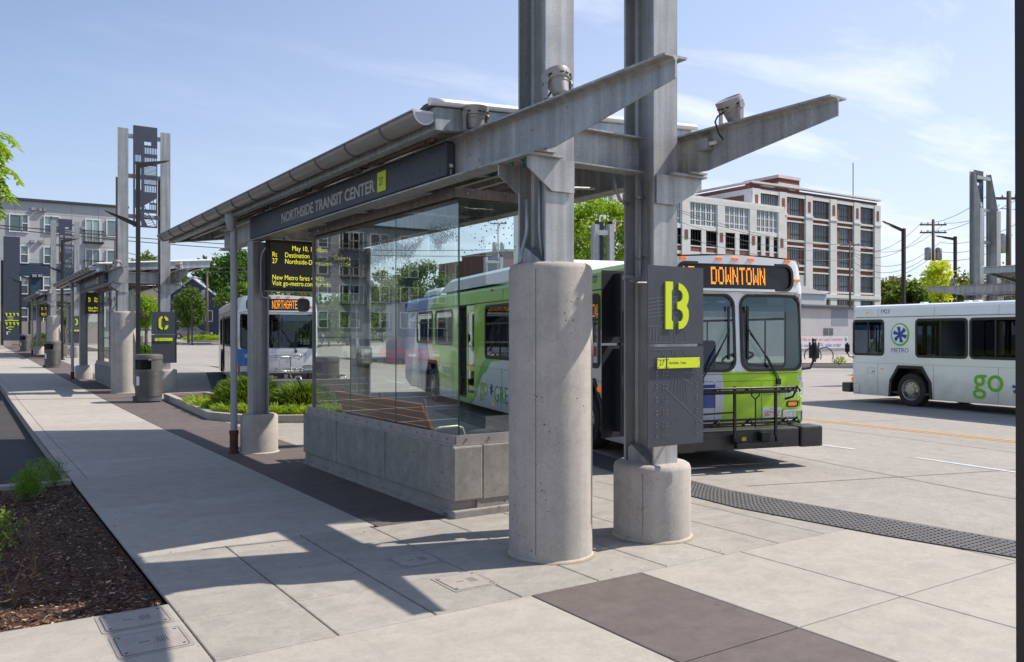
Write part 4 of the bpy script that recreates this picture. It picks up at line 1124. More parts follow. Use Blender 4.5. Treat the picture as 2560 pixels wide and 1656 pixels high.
# ================================================================== BUSES
def nodes_mask(t, kind, **k): pass
def paint_mat(name, build):
    m = bpy.data.materials.new(name); m.use_nodes = True; t = m.node_tree; b = t.nodes['Principled BSDF']
    b.inputs['Roughness'].default_value = .28; b.inputs['Coat Weight'].default_value = .5; b.inputs['Coat Roughness'].default_value = .06
    tcn = nn(t, 'ShaderNodeTexCoord'); sp = nn(t, 'ShaderNodeSeparateXYZ'); t.links.new(tcn.outputs['Object'], sp.inputs[0])
    col = build(t, sp.outputs[0], sp.outputs[1], sp.outputs[2])
    # faint road film
    n = nn(t, 'ShaderNodeTexNoise'); n.inputs['Scale'].default_value = 1.6; n.inputs['Detail'].default_value = 7; t.links.new(tcn.outputs['Object'], n.inputs[0])
    r_ = nn(t, 'ShaderNodeMapRange'); r_.inputs[1].default_value = .3; r_.inputs[2].default_value = .75; r_.inputs[3].default_value = .93; r_.inputs[4].default_value = 1.0; t.links.new(n.outputs[0], r_.inputs[0])
    mu = nn(t, 'ShaderNodeMixRGB', blend_type='MULTIPLY'); mu.inputs[0].default_value = 1; t.links.new(col, mu.inputs[1]); t.links.new(r_.outputs[0], mu.inputs[2])
    # dust thrown up on the skirt
    dn = nn(t, 'ShaderNodeTexNoise'); dn.inputs['Scale'].default_value = 3.5; dn.inputs['Detail'].default_value = 8; t.links.new(tcn.outputs['Object'], dn.inputs[0])
    zz_ = mth(t, 'SUBTRACT', mth(t, 'MULTIPLY', dn.outputs[0], .75), sp.outputs[2]); dr = nn(t, 'ShaderNodeMapRange'); dr.inputs[1].default_value = -.55; dr.inputs[2].default_value = .15; dr.inputs[4].default_value = .55; t.links.new(zz_, dr.inputs[0])
    dm = nn(t, 'ShaderNodeMixRGB'); t.links.new(dr.outputs[0], dm.inputs[0]); t.links.new(mu.outputs[0], dm.inputs[1]); dm.inputs[2].default_value = (.30, .26, .22, 1)
    t.links.new(dm.outputs[0], b.inputs['Base Color'])
    bw = nn(t, 'ShaderNodeTexNoise'); bw.inputs['Scale'].default_value = 1.3; t.links.new(tcn.outputs['Object'], bw.inputs[0])
    bu = nn(t, 'ShaderNodeBump'); bu.inputs['Strength'].default_value = .12; bu.inputs['Distance'].default_value = .05; t.links.new(bw.outputs[0], bu.inputs['Height']); t.links.new(bu.outputs[0], b.inputs['Normal'])
    return m
def mth(t, op, a, b=None, clamp=False):
    n = nn(t, 'ShaderNodeMath', operation=op, use_clamp=clamp)
    for i, x in enumerate((a, b)):
        if x is None: continue
        if isinstance(x, (int, float)): n.inputs[i].default_value = x
        else: t.links.new(x, n.inputs[i])
    return n.outputs[0]
def curve(t, x, lo, hi, pts):
    """piecewise-linear function through a colour ramp; pts (x, value 0..1)"""
    mr = nn(t, 'ShaderNodeMapRange'); mr.inputs[1].default_value = lo; mr.inputs[2].default_value = hi; t.links.new(x, mr.inputs[0])
    c = nn(t, 'ShaderNodeValToRGB'); c.color_ramp.interpolation = 'B_SPLINE' if False else 'EASE'
    e = c.color_ramp.elements
    while len(e) > 1: e.remove(e[-1])
    e[0].position = (pts[0][0] - lo) / (hi - lo); e[0].color = (pts[0][1],) * 3 + (1,)
    for px, v in pts[1:]:
        q = e.new((px - lo) / (hi - lo)); q.color = (v,) * 3 + (1,)
    t.links.new(mr.outputs[0], c.inputs[0]); return c.outputs[0]
def mixc(t, f, a, b):
    m = nn(t, 'ShaderNodeMixRGB')
    t.links.new(f, m.inputs[0])
    for i, x in ((1, a), (2, b)):
        if isinstance(x, tuple): m.inputs[i].default_value = x + (1,)
        else: t.links.new(x, m.inputs[i])
    return m.outputs[0]
GREEN = (.42, .72, .004); DGREEN = (.09, .45, .02); WHT = (.84, .85, .85); BLU = (.012, .05, .30); PBLU = (.06, .12, .42)
def green_livery(t, x, y, z):
    # flank (|x| side): white swoosh low, green above, blue/white at the tail
    g = curve(t, y, 0, 16, [(0, .78), (1.9, .73), (2.3, .60), (4, .5), (6, .46), (7.5, .42), (8.0, .33), (8.9, .10), (9.0, 0), (10.2, .0), (10.3, .16), (16, .17)])
    zz = mth(t, 'DIVIDE', z, 3.0)
    white_low = mth(t, 'LESS_THAN', zz, g)
    lowg = mth(t, 'MULTIPLY', mth(t, 'LESS_THAN', mth(t, 'SUBTRACT', zz, g), .10), mth(t, 'GREATER_THAN', y, 7.4))
    lowg = mth(t, 'MULTIPLY', lowg, mth(t, 'LESS_THAN', y, 9.2))
    side = mixc(t, lowg, GREEN, DGREEN)
    side = mixc(t, white_low, side, WHT)
    # tail
    wob = mth(t, 'MULTIPLY', mth(t, 'SINE', mth(t, 'MULTIPLY', z, 2.2)), .28)
    ty = mth(t, 'ADD', y, wob)
    tailw = mth(t, 'GREATER_THAN', ty, 12.6)
    side = mixc(t, tailw, side, WHT)
    b1 = mth(t, 'MULTIPLY', mth(t, 'GREATER_THAN', ty, 13.05), mth(t, 'LESS_THAN', mth(t, 'ADD', y, mth(t, 'MULTIPLY', z, -.25)), 13.9))
    b2 = mth(t, 'GREATER_THAN', mth(t, 'ADD', y, mth(t, 'MULTIPLY', z, .35)), 15.3)
    side = mixc(t, mth(t, 'MAXIMUM', b1, b2, True), side, PBLU)
    roofw = mth(t, 'GREATER_THAN', z, 2.985)
    side = mixc(t, roofw, side, WHT)
    # front
    bd = mth(t, 'ADD', mth(t, 'MULTIPLY', mth(t, 'POWER', mth(t, 'ABSOLUTE', mth(t, 'SUBTRACT', z, 1.02)), 2.0), -.55), -.23)
    fg = mth(t, 'GREATER_THAN', x, bd)
    front = mixc(t, fg, (.62, .64, .68), GREEN)
    fb = mth(t, 'MULTIPLY', mth(t, 'LESS_THAN', x, -.37), mth(t, 'MULTIPLY', mth(t, 'GREATER_THAN', z, .84), mth(t, 'LESS_THAN', z, 1.16)))
    front = mixc(t, fb, front, BLU)
    up = mth(t, 'GREATER_THAN', z, 1.335)
    front = mixc(t, up, front, WHT)
    isf = mth(t, 'LESS_THAN', y, .40)
    return mixc(t, isf, side, front)
def white_livery(t, x, y, z):
    v = mth(t, 'LESS_THAN', z, -5)
    c = mixc(t, v, WHT, WHT)
    # blue lower nose corner with a white notch (seen only on the blue-nosed bus)
    return c
def bluenose_livery(t, x, y, z):
    c = mixc(t, mth(t, 'LESS_THAN', z, -5), WHT, WHT)
    bl = mth(t, 'MULTIPLY', mth(t, 'MULTIPLY', mth(t, 'LESS_THAN', x, -.33), mth(t, 'LESS_THAN', z, 1.30)), mth(t, 'LESS_THAN', y, .45))
    notch = mth(t, 'GREATER_THAN', mth(t, 'SUBTRACT', z, mth(t, 'MULTIPLY', mth(t, 'ABSOLUTE', mth(t, 'ADD', x, .62)), 1.3)), 1.06)
    bl = mth(t, 'MULTIPLY', bl, mth(t, 'SUBTRACT', 1, notch))
    return mixc(t, bl, c, (.01, .13, .42))
P_green = paint_mat('bus_paint_green', green_livery)
P_white = paint_mat('bus_paint_white', white_livery)
P_blue = paint_mat('bus_paint_bluenose', bluenose_livery)
M_int = mat('bus_interior', (.20, .22, .23), .7)
M_seat = mat('bus_seat', (.03, .05, .16), .7)
M_floor = mat('bus_floor', (.07, .07, .075), .8)

def make_bus(base, rz, label, L, hw, paint, kind, wins, doors, wheels, roof_z, win_z, dest, num, scale=1.0, rwins=None, wr=.47):
    T = thing('bus', label, 'bus', base, rz, 'city buses in the bus bays')
    T.scale = (scale,) * 3
    B0 = (0, 0, 0); y0 = .25
    zt = roof_z - .10
    def fy(x, z):
        a = abs(x) / hw
        y = y0 + .06 * a * a
        if abs(x) > hw - .12: y += ((abs(x) - (hw - .12)) / .12) ** 2 * .10
        if z > 1.3: y += (z - 1.3) * .05
        if z > 2.43: y -= .05
        return y
    def smap(s, off=0.0):
        def f(u, v, t=0):
            xx = hw
            if v > 2.5: xx -= (v - 2.5) * .14
            return (s * (xx + off + t), u, v)
        return f
    skirt = .24
    body = MB(B0)
    ycut = [k for k in range(1, int(L))]
    for s in (-1, 1):
        W_ = wins[s]; D_ = doors if s == -1 else []
        outer = [(fy(hw, .5), skirt)]
        for wc in wheels:
            R_ = wr + .12
            outer += [(wc - R_ - .06, skirt), (wc - R_ - .02, .72), (wc - R_ * .62, .72 + R_ * .62), (wc + R_ * .62, .72 + R_ * .62), (wc + R_ + .02, .72), (wc + R_ + .06, skirt)]
        outer += [(L - .6 if kind == 'green' else L, skirt + (.1 if kind == 'green' else 0)), (L, .5), (L, zt), (fy(hw, zt) , zt)]
        holes = [rr(a, b, c, d, .10) for a, b, c, d in W_] + [[(a, b), (c, b), (c, d), (a, d)] for a, b, c, d in D_]
        body.panel(outer, holes, smap(s), ycut, (2.5, 2.72))
        # wheel arch liners
        for wc in wheels:
            R_ = wr + .12
            pts = [(wc - R_ - .06, skirt), (wc - R_ - .02, .72), (wc - R_ * .62, .72 + R_ * .62), (wc + R_ * .62, .72 + R_ * .62), (wc + R_ + .02, .72), (wc + R_ + .06, skirt)]
            body.m = 1
            body.add([(s * hw, a, b) for a, b in pts] + [(s * (hw - .45), a, b) for a, b in pts], [(i, i + 1, i + 7, i + 6) for i in range(5)])
            body.add([(s * (hw - .45), a, b) for a, b in pts], [tuple(range(6))])
            body.m = 0
    # front skin
    ws = [rr(-hw + .06, 1.34, -.05, 2.40, .16, 6), rr(.05, 1.34, hw - .06, 2.40, .16, 6)] if kind == 'green' else [rr(-hw + .08, 1.32, hw - .08, 2.36, .05, 3)]
    sg = rr(-.93, 2.48, .93, roof_z - .10, .12, 5)
    xc = [-hw + .12, -hw + .08, -hw + .04, -.8, -.5, -.25, 0, .25, .5, .8, hw - .12, hw - .08, hw - .04]
    xc = sorted(set(xc + [k * .1 for k in range(-11, 12)]))
    body.panel([(-hw, .42), (hw, .42), (hw, zt), (hw - .10, roof_z - .02), (0, roof_z + .03), (-hw + .10, roof_z - .02), (-hw, zt)], ws + [sg], lambda u, v: (u * (1 - max(0, v - 2.5) * .14 / hw) if abs(u) > hw - .15 else u, fy(u, v), v), xc, (1.3, 2.43, 2.435))
    # roof
    cs = [(-hw + (zt - 2.5) * .14, zt), (-hw + .11, roof_z - .03), (-hw + .25, roof_z + .005), (-.5, roof_z + .03), (0, roof_z + .035), (.5, roof_z + .03), (hw - .25, roof_z + .005), (hw - .11, roof_z - .03), (hw - (zt - 2.5) * .14, zt)]
    rows = [(fy(0, roof_z), 0), (.55, 0), (1.2, .0)] + [(1.2 + (L - 1.2) * k / 8, 0) for k in range(1, 9)]
    vs = []
    for i, (y, dz) in enumerate(rows):
        for x, z in cs: vs.append((x, max(y, fy(x, z)) if i == 0 else y, z))
    n = len(cs)
    body.add(vs, [(i * n + k, i * n + k + 1, (i + 1) * n + k + 1, (i + 1) * n + k) for i in range(len(rows) - 1) for k in range(n - 1)])
    # rear
    body.add([(-hw, L, .5), (hw, L, .5), (hw, L, zt), (-hw, L, zt)], [(0, 1, 2, 3)])
    body.add([(x, L, z) for x, z in cs], [tuple(range(n))])
    body.m = 1
    body.add([(-hw, L - .6, .34), (hw, L - .6, .34), (hw, L, .5), (-hw, L, .5)], [(0, 1, 2, 3)])
    body.add([(-hw + .02, .5, .30), (hw - .02, .5, .30), (hw - .02, L - .5, .30), (-hw + .02, L - .5, .30)], [(0, 1, 2, 3)])
    o = body.build('body', [paint, M_black], T)
    autosmooth(o, 28)
    # interior
    m_ = MB(B0); m_.box(-hw + .05, .5, .34, hw - .05, L - .3, .40); m_.build('floor', M_floor, T)
    m_ = MB(B0); m_.box(-hw + .09, .7, 2.62, hw - .09, L - .2, 2.66); m_.box(-hw + .06, L - .2, .4, hw - .06, L - .12, 2.6); m_.build('ceiling', M_int, T)
    y = 3.4
    i = 0
    while y < L - 1.5:
        for x in (-.95, -.5, .5, .95):
            if any(a - .2 < y < c + .2 for a, b, c, d in doors) and x < 0: continue
            m_ = MB(B0); m_.bbox(x - .2, y, .75, x + .2, y + .42, .83, .02); m_.bbox(x - .2, y + .38, .8, x + .2, y + .46, 1.48, .02); m_.build('passenger_seat', M_seat, T)
        y += 1.15
    for x, y in ((-.35, 2.0), (.35, 2.6), (-.35, 4.2), (.35, 5.4), (-.35, 7), (.35, 8.5), (-.3, 1.3)):
        m_ = MB(B0); m_.tube([(x, y, .4), (x, y, 2.62)], .017, 6); m_.build('hand_pole', M_chrome, T)
    m_ = MB(B0); m_.bbox(-hw + .1, .52, 1.05, hw - .1, .95, 1.28, .05); m_.build('dashboard', mat('dash', (.10, .12, .12), .6), T)
    m_ = MB(B0)
    Mw = Matrix.Translation((.52, 1.02, 1.50)) @ Matrix.Rotation(R(-22), 4, 'X')
    ring_ = [(Mw @ Vector((.23 * math.cos(a), .23 * math.sin(a), 0))) for a in [2 * PI * k / 20 for k in range(21)]]
    m_.smooth = True; m_.tube(ring_, .018, 6, cap=False)
    for a in (90, 210, 330): m_.tube([Mw @ Vector((0, 0, -.02)), Mw @ Vector((.23 * math.cos(R(a)), .23 * math.sin(R(a)), 0))], .012, 5)
    m_.tube([Mw @ Vector((0, 0, -.02)), (.52, .8, 1.2)], .03, 6)
    m_.build('steering_wheel', M_black, T)
    m_ = MB(B0); m_.bbox(.28, 1.5, .78, .76, 1.95, .9, .04); m_.bbox(.28, 1.92, .85, .76, 2.05, 1.75, .05); m_.build('driver_seat', M_seat, T)
    # windows
    def win(s, a, b, c, d, nm='window', split=True, hopper=True, trim=M_rubber):
        f = smap(s, .0)
        m_ = MB(B0)
        ol = rr(a - .025, b - .025, c + .025, d + .025, .125, 5); il = rr(a + .045, b + .045, c - .045, d - .045, .07, 5)
        m_.ring(ol, il, f, .012)
        if split:
            x = (a + c) / 2
            if hopper == 'slide': m_.prism([(x - .022, b + .04), (x + .022, b + .04), (x + .022, d - .04), (x - .022, d - .04)], f, -.004, .009)
            else:
                z = d - (d - b) * .34
                m_.prism([(a + .04, z - .018), (c - .04, z - .018), (c - .04, z + .018), (a + .04, z + .018)], f, -.004, .009)
                m_.prism([(x - .014, b + .04), (x + .014, b + .04), (x + .014, z), (x - .014, z)], f, -.004, .007)
        w_ = m_.build(nm, trim, T)
        m_ = MB(B0); m_.panel(rr(a + .01, b + .01, c - .01, d - .01, .09, 5), [], lambda u, v: f(u, v, -.006), (), (2.5,)); m_.build('pane', M_bus_glass if kind == 'green' else glassmat('dark_bus_glass', (.16, .17, .21), .06), w_)
    for s in (-1, 1):
        for q in wins[s]: win(s, *q, hopper=('slide' if kind != 'green' else True))
    # doors
    for k, (a, b, c, d) in enumerate(doors):
        dr = None
        m_ = MB(B0); xs_ = -hw + .03
        if kind == 'green' and k == 1:  # rear doorway: dark opening on the left leaf, folded green leaf on the right
            m_.box(xs_ - .02, a + .02, b, xs_ + .02, a + .10, d); m_.box(xs_ - .02, a + .60, b, xs_ + .02, a + .68, d); m_.box(xs_ - .02, a + .1, d - .16, xs_ + .02, a + .6, d); m_.box(xs_ - .02, a + .1, b, xs_ + .02, a + .6, b + .12); m_.box(xs_ - .02, a + .1, 1.0, xs_ + .02, a + .6, 1.12)
            m_.m = 1; m_.box(xs_ - .01, a + .10, b + .12, xs_ + .0, a + .6, 1.0); m_.box(xs_ - .01, a + .10, 1.12, xs_ + .0, a + .6, d - .16)
            m_.m = 2; m_.box(xs_ - .028, a - .02, b, xs_ + .02, a + .02, d + .03); m_.box(xs_ - .028, c - .03, b, xs_ + .02, c + .02, d + .03); m_.box(xs_ - .028, a, d, xs_ + .02, c, d + .03)
            dr = m_.build('door', [mat('door_green', GREEN, .3, coat=.5), M_bus_glass, M_rubber], T)
            m_ = MB(B0); m_.box(xs_ + .3, a + .7, .45, xs_ + .36, c, d - .1); m_.build('door_leaf', M_rubber, dr)
        else:
            n2 = (a + c) / 2
            for u0, u1 in ((a, n2), (n2, c)):
                m_.prism([(u0 + .01, b), (u0 + .07, b), (u0 + .07, d), (u0 + .01, d)], lambda u, v, t: (xs_ + t, u, v), -.02, .02); m_.prism([(u1 - .07, b), (u1 - .01, b), (u1 - .01, d), (u1 - .07, d)], lambda u, v, t: (xs_ + t, u, v), -.02, .02)
                m_.box(xs_ - .019, u0 + .07, d - .1, xs_ + .019, u1 - .07, d); m_.box(xs_ - .019, u0 + .07, b, xs_ + .019, u1 - .07, b + .1)
                m_.m = 1; m_.box(xs_ - .004, u0 + .07, b + .1, xs_ + .004, u1 - .07, d - .1); m_.m = 0
            m_.build('door', [M_rubber, M_bus_glass], T)
    # destination sign
    m_ = MB(B0)
    fm = lambda u, v, t=0: (u, fy(u, v) - t, v)
    so_ = rr(-.955, 2.455, .955, roof_z - .075, .14, 5); si_ = rr(-.915, 2.495, .915, roof_z - .115, .10, 5)
    m_.ring(so_, si_, fm, .012)
    ds_ = m_.build('destination_sign', M_rubber, T)
    m_ = MB(B0); m_.panel(rr(-.93, 2.48, .93, roof_z - .10, .12, 5), [], lambda u, v: (u, fy(u, v) + .02, v), [k * .2 for k in range(-4, 5)], (2.43,)); m_.build('sign_face', M_screen, ds_)
    m_ = MB(B0)
    fl = lambda u, v: (u, fy(u, v) + .013, v)
    led(m_, dest[1], dest[2], roof_z - .145, dest[3], (roof_z - .145 - 2.535) / 7, fl)
    led(m_, dest[0], dest[4], roof_z - .145, dest[3], (roof_z - .145 - 2.535) / 7, fl)
    m_.build('lettering', M_led, ds_)
    # windscreens
    for wl in ws:
        us = [p[0] for p in wl]; vs_ = [p[1] for p in wl]; a, b, c, d = min(us), min(vs_), max(us), max(vs_)
        rad = .16 if kind == 'green' else .05; nseg = 6 if kind == 'green' else 3
        m_ = MB(B0); m_.ring(rr(a - .012, b - .012, c + .012, d + .012, rad + .01, nseg), rr(a + .028, b + .028, c - .028, d - .028, rad - .02 if rad > .06 else .03, nseg), fm, .014)
        if kind != 'green': m_.prism([(-.016, b), (.016, b), (.016, d), (-.016, d)], fm, -.01, .012)
        w_ = m_.build('windscreen', M_rubber, T)
        m_ = MB(B0); m_.panel(rr(a + .003, b + .003, c - .003, d - .003, rad, nseg), [], lambda u, v: (u, fy(u, v) + .004, v), [x for x in xc if a < x < c], (1.3, 2.05, 2.2)); m_.build('pane', M_ws_glass, w_)
        m_ = MB(B0); m_.panel(rr(a + .02, 2.17, c - .02, d - .01, min(rad, .11), nseg), [], lambda u, v: (u, fy(u, v) + .008, v), [x for x in xc if a < x < c]); m_.build('sun_band', glassmat('sun_band', (.20, .27, .42), .8), w_)
    # bumper
    m_ = MB(B0)
    m_.bbox(-hw + .06, 0, .29, hw - .36, .27, .56, .025); m_.bbox(hw - .34, -.015, .28, hw + .03, .30, .57, .025); m_.bbox(-hw - .03, -.015, .28, -hw + .34 - .3 + .3, .30, .57, .025)
    m_.box(-hw + .2, -.006, .44, hw - .4, .0, .455); m_.box(hw - .30, -.024, .36, hw - .02, -.014, .37)
    m_.build('bumper', mat('bumper_black', (.028, .026, .025), .42, col2=(.045, .042, .04), ns=6), T)
    m_ = MB(B0); m_.bbox(-hw + .1, L - .02, .48, hw - .1, L + .12, .72, .03); m_.build('bumper', MATS['bumper_black'], T)
    # lights
    for s in (-1, 1):
        m_ = MB(B0)
        f2 = lambda u, v, t: (s * u, fy(u, v) - t, v)
        m_.ring(rr(.74, .60, 1.13, .78, .03, 2), rr(.77, .625, 1.105, .755, .02, 2), f2, .02)
        m_.m = 1; m_.prism(rr(.772, .627, .93, .753, .01, 2), f2, -.01, .004); m_.prism(rr(.945, .627, 1.103, .753, .01, 2), f2, -.01, .004)
        m_.build('headlight', [M_chrome, mat('lamp_glass', (.75, .78, .78), .08, coat=1, emit=(1, 1, .95), es=.0 if kind == 'green' else .6)], T)
        if kind == 'green':
            m_ = MB(B0); m_.ring(rr(.82, .815, 1.03, .905, .03, 3), rr(.84, .832, 1.01, .888, .02, 3), f2, .015); m_.m = 1; m_.prism(rr(.838, .83, 1.012, .89, .02, 3), f2, -.01, .005); m_.build('turn_signal', [M_rubber, M_amber], T)
    for x in (-.85, -.30, -.04, .22, .85) if kind == 'green' else (-.3, 0, .3, .75, -.75):
        z = roof_z - .03
        m_ = MB(B0); m_.bbox(x - .05, fy(x, 2.9) - .02, z - .018, x + .05, fy(x, 2.9) + .01, z + .02, .006); m_.build('marker_light', M_amber, T)
    m_ = MB(B0); m_.bbox(.97, fy(1.02, 2.62) - .015, 2.60, 1.07, fy(1.02, 2.62) + .03, 2.635, .005); m_.build('marker_light', M_amber, T)
    for s in (-1, 1):
        for y in (.9 if kind != 'green' else 7.6,):
            m_ = MB(B0); z = (roof_z - .22) if kind != 'green' else 2.80; f = smap(s); p = f(y, z, .01)
            m_.bbox(p[0] - .012, y - .05, z - .02, p[0] + .012, y + .05, z + .02, .005); m_.build('marker_light', M_amber if kind != 'green' else mat('red_lens', (.6, .03, .02), .3), T)
        for y, z in (((wheels[0] - .95 if kind != 'green' else 11.9), 1.03), ((3.2 if kind != 'green' else 7.4), .34 if kind == 'green' else .6)):
            if kind != 'green' and z == .6: continue
            m_ = MB(B0); m_.bbox(s * hw - .012, y - .055, z - .022, s * hw + .012, y + .055, z + .022, .005); m_.build('marker_light', M_amber, T)
        m_ = MB(B0); m_.box(s * hw - .02, .33, .60, s * hw + .006, .40, .74) if kind != 'green' else m_.box(s * hw - .01, .45, .75, s * hw + .004, .5, .78); m_.build('corner_lamp', M_amber, T)
    # plate
    m_ = MB(B0); x0 = .39 if kind == 'green' else -.55
    zp = .67 if kind == 'green' else .72
    yy = fy(x0, .75) - .012
    m_.box(x0, yy, zp, x0 + .31, yy + .006, zp + .15)
    lp = m_.build('licence_plate', M_whitemat, T)
    m_ = MB(B0); put_text(m_, '587Y2Z' if kind == 'green' else '7221L', .105, lambda a, b, c: (x0 + .155 + a * .80, yy - .002, zp + .03 + b), align='CENTER'); put_text(m_, 'Ohio', .028, lambda a, b, c: (x0 + .155 + a, yy - .002, zp + .122 + b), align='CENTER'); m_.build('lettering', mat('plate_red', (.45, .02, .04), .6), lp)
    # fleet number on the nose
    m_ = MB(B0); put_text(m_, num, .135, lambda a, b, c: (a * .85 + (1.035 if kind == 'green' else .62), fy(min(a + 1.04, hw - .02) if kind == 'green' else .8, .87) - .004, (.82 if kind == 'green' else 1.08) + b)); m_.build('fleet_number', M_black, T)
    # seams on the nose
    m_ = MB(B0)
    fs_ = lambda u, v, t: (u, fy(u, v) - t, v)
    def seam(u0, v0, u1, v1, w=.006):
        n_ = 6
        for k in range(n_):
            a0 = (u0 + (u1 - u0) * k / n_, v0 + (v1 - v0) * k / n_); a1 = (u0 + (u1 - u0) * (k + 1) / n_, v0 + (v1 - v0) * (k + 1) / n_)
            if abs(u1 - u0) > abs(v1 - v0): m_.add([fs_(a0[0], a0[1] - w / 2, .0025), fs_(a1[0], a1[1] - w / 2, .0025), fs_(a1[0], a1[1] + w / 2, .0025), fs_(a0[0], a0[1] + w / 2, .0025)], [(0, 1, 2, 3)])
            else: m_.add([fs_(a0[0] - w / 2, a0[1], .0025), fs_(a0[0] + w / 2, a0[1], .0025), fs_(a1[0] + w / 2, a1[1], .0025), fs_(a1[0] - w / 2, a1[1], .0025)], [(0, 1, 2, 3)])
    seam(-.39, .60, -.39, 1.20); seam(.38, .60, .38, 1.20); seam(-.36, 1.20, .36, 1.20); seam(.40, 1.20, .70, 1.20); seam(.70, 1.20, .70, 1.0); seam(.40, 1.0, .70, 1.0); seam(-.7, 1.20, -.41, 1.20); seam(-hw + .15, 1.30, hw - .15, 1.30, .008); seam(-hw + .15, 2.44, hw - .15, 2.44, .01)
    m_.build('panel_seam', mat('seam_dark', (.06, .08, .05), .7), T)
    # side seams and rails
    m_ = MB(B0)
    for s in (-1, 1):
        f = smap(s, .003)
        for z in (2.545,): 
            m_.prism([(.5, z - .008), (L - .1, z - .008), (L - .1, z + .008), (.5, z + .008)], f, -.002, .006)
        for z in (win_z - .22,):
            m_.prism([(.5, z - .002), (L - .1, z - .002), (L - .1, z + .002), (.5, z + .002)], f, -.002, .002)
        for y in [k * 1.85 + 1.3 for k in range(int(L / 1.85))]:
            if any(abs(y - wc) < .75 for wc in wheels) or (s == -1 and any(a - .1 < y < c + .1 for a, b, c, d in doors)): continue
            m_.prism([(y - .0025, .26), (y + .0025, .26), (y + .0025, win_z - .22), (y - .0025, win_z - .22)], f, -.002, .001)
            m_.prism([(y - .0025, 2.56), (y + .0025, 2.56), (y + .0025, 2.8), (y - .0025, 2.8)], f, -.002, .001)
    m_.build('panel_seam', MATS['seam_dark'], T)
    # mirrors
    for s in (-1, 1):
        m_ = MB(B0); m_.smooth = True
        cx = s * (hw + .12)
        bmm = bmesh.new(); bmesh.ops.create_cube(bmm, size=1)
        for v in bmm.verts: v.co = Vector((cx + v.co.x * .17, .28 + v.co.y * .13, 1.62 + v.co.z * .34))
        bmesh.ops.bevel(bmm, geom=bmm.edges[:], offset=.055, segments=4, affect='EDGES'); m_.bm(bmm)
        m_.smooth = False
        m_.tube([(s * (hw - .02), .42, 1.34), (s * (hw + .10), .34, 1.36), (s * (hw + .12), .30, 1.46)], .018, 6)
        m_.build('mirror', M_black, T)
    # wipers
    for s, x0, x1, zb in ((-1, -.60, -.16, 1.22), (1, .66, .15, 1.18)) if kind == 'green' else ((-1, -.9, -.3, 1.3), (1, .52, .10, 1.22)):
        m_ = MB(B0); m_.tube([(x0, fy(x0, zb) - .02, zb), ((x0 + x1) / 2, fy(0, 1.6) - .07, (zb + 1.92) / 2), (x1, fy(x1, 1.9) - .05, 1.92)], .011, 5); m_.tube([(x0 + s * .04, fy(x0, zb) - .02, zb), ((x0 + x1) / 2 + s * .04, fy(0, 1.6) - .07, (zb + 1.86) / 2), (x1 + s * .02, fy(x1, 1.9) - .05, 1.86)], .008, 5)
        m_.tube([(x1, fy(x1, 1.9) - .045, 1.92), (x1 - s * .0, fy(x1, 1.9) - .02, 1.55)], .010, 5); m_.box(x1 - .014, fy(x1, 1.9) - .035, 1.50, x1 + .014, fy(x1, 1.9) - .012, 2.24)
        m_.obox((x0, fy(x0, zb) - .02, zb), (.03, 0, 0), (0, .02, 0), (0, 0, .04))
        m_.build('wiper', M_black, T)
    # bike rack
    if kind != 'white':
        cm = M_black if kind == 'green' else M_chrome
        m_ = MB(B0); m_.smooth = True; r_ = .017; Y = -.14
        for z in (1.13, 1.09): m_.tube([(-1.05, Y, z), (-.98, Y - .03, z), (.60, Y - .03, z), (.66, Y, z - .02)], r_, 6)
        m_.tube([(-1.0, Y + .10, 1.06), (.62, Y + .10, 1.06)], r_, 6)
        for z in (.71, .66): m_.tube([(-1.0, Y, z), (.68, Y, z)], r_, 6)
        m_.tube([(-1.0, Y + .1, .62), (.68, Y + .1, .62)], r_, 6)
        for x in (-.9, -.6, -.10, .48, .66): m_.tube([(x - .05, Y + .1, 1.06), (x, Y - .02, 1.14), (x + .03, Y - .04, 1.07)], r_, 6); m_.tube([(x - .05, Y + .1, .62), (x, Y - .02, .72), (x + .02, Y - .03, .64)], r_, 6)
        m_.tube([(.66, Y, 1.11), (.60, Y, 1.0), (.55, Y + .1, .96)], .016, 6)
        m_.smooth = False
        for x in (-.35, .30): m_.bar((x, Y - .02, 1.16), (x, Y - .02, .48), .035, .03); m_.bar((x, Y - .02, .50), (x + (.05 if x > 0 else .05), Y + .03, .40), .03, .03)
        m_.box(-.33, Y - .05, .335, .40, Y + .03, .395); m_.box(-.30, Y + .03, .38, -.2, .0, .5); m_.box(.12, Y + .03, .40, .24, .0, .52)
        m_.tube([(-.03, Y - .03, .60), (-.03, Y - .03, .98)], .010, 6)
        m_.tube([(-.09, Y - .03, 1.10), (-.09, Y - .03, 1.03), (-.03, Y - .03, .98), (.03, Y - .03, 1.03), (.03, Y - .03, 1.10), (-.09, Y - .03, 1.10)], .010, 6)
        m_.tube([(-1.0, Y + .12, .78), (-.25, Y + .12, .80)], .012, 6)
        rk = m_.build('bike_rack', cm, T)
        m_ = MB(B0); m_.box(-.20, -.02, .41, -.07, -.014, .46); m_.build('yellow_label', mat('label_yellow', (.7, .55, .02), .5), rk)
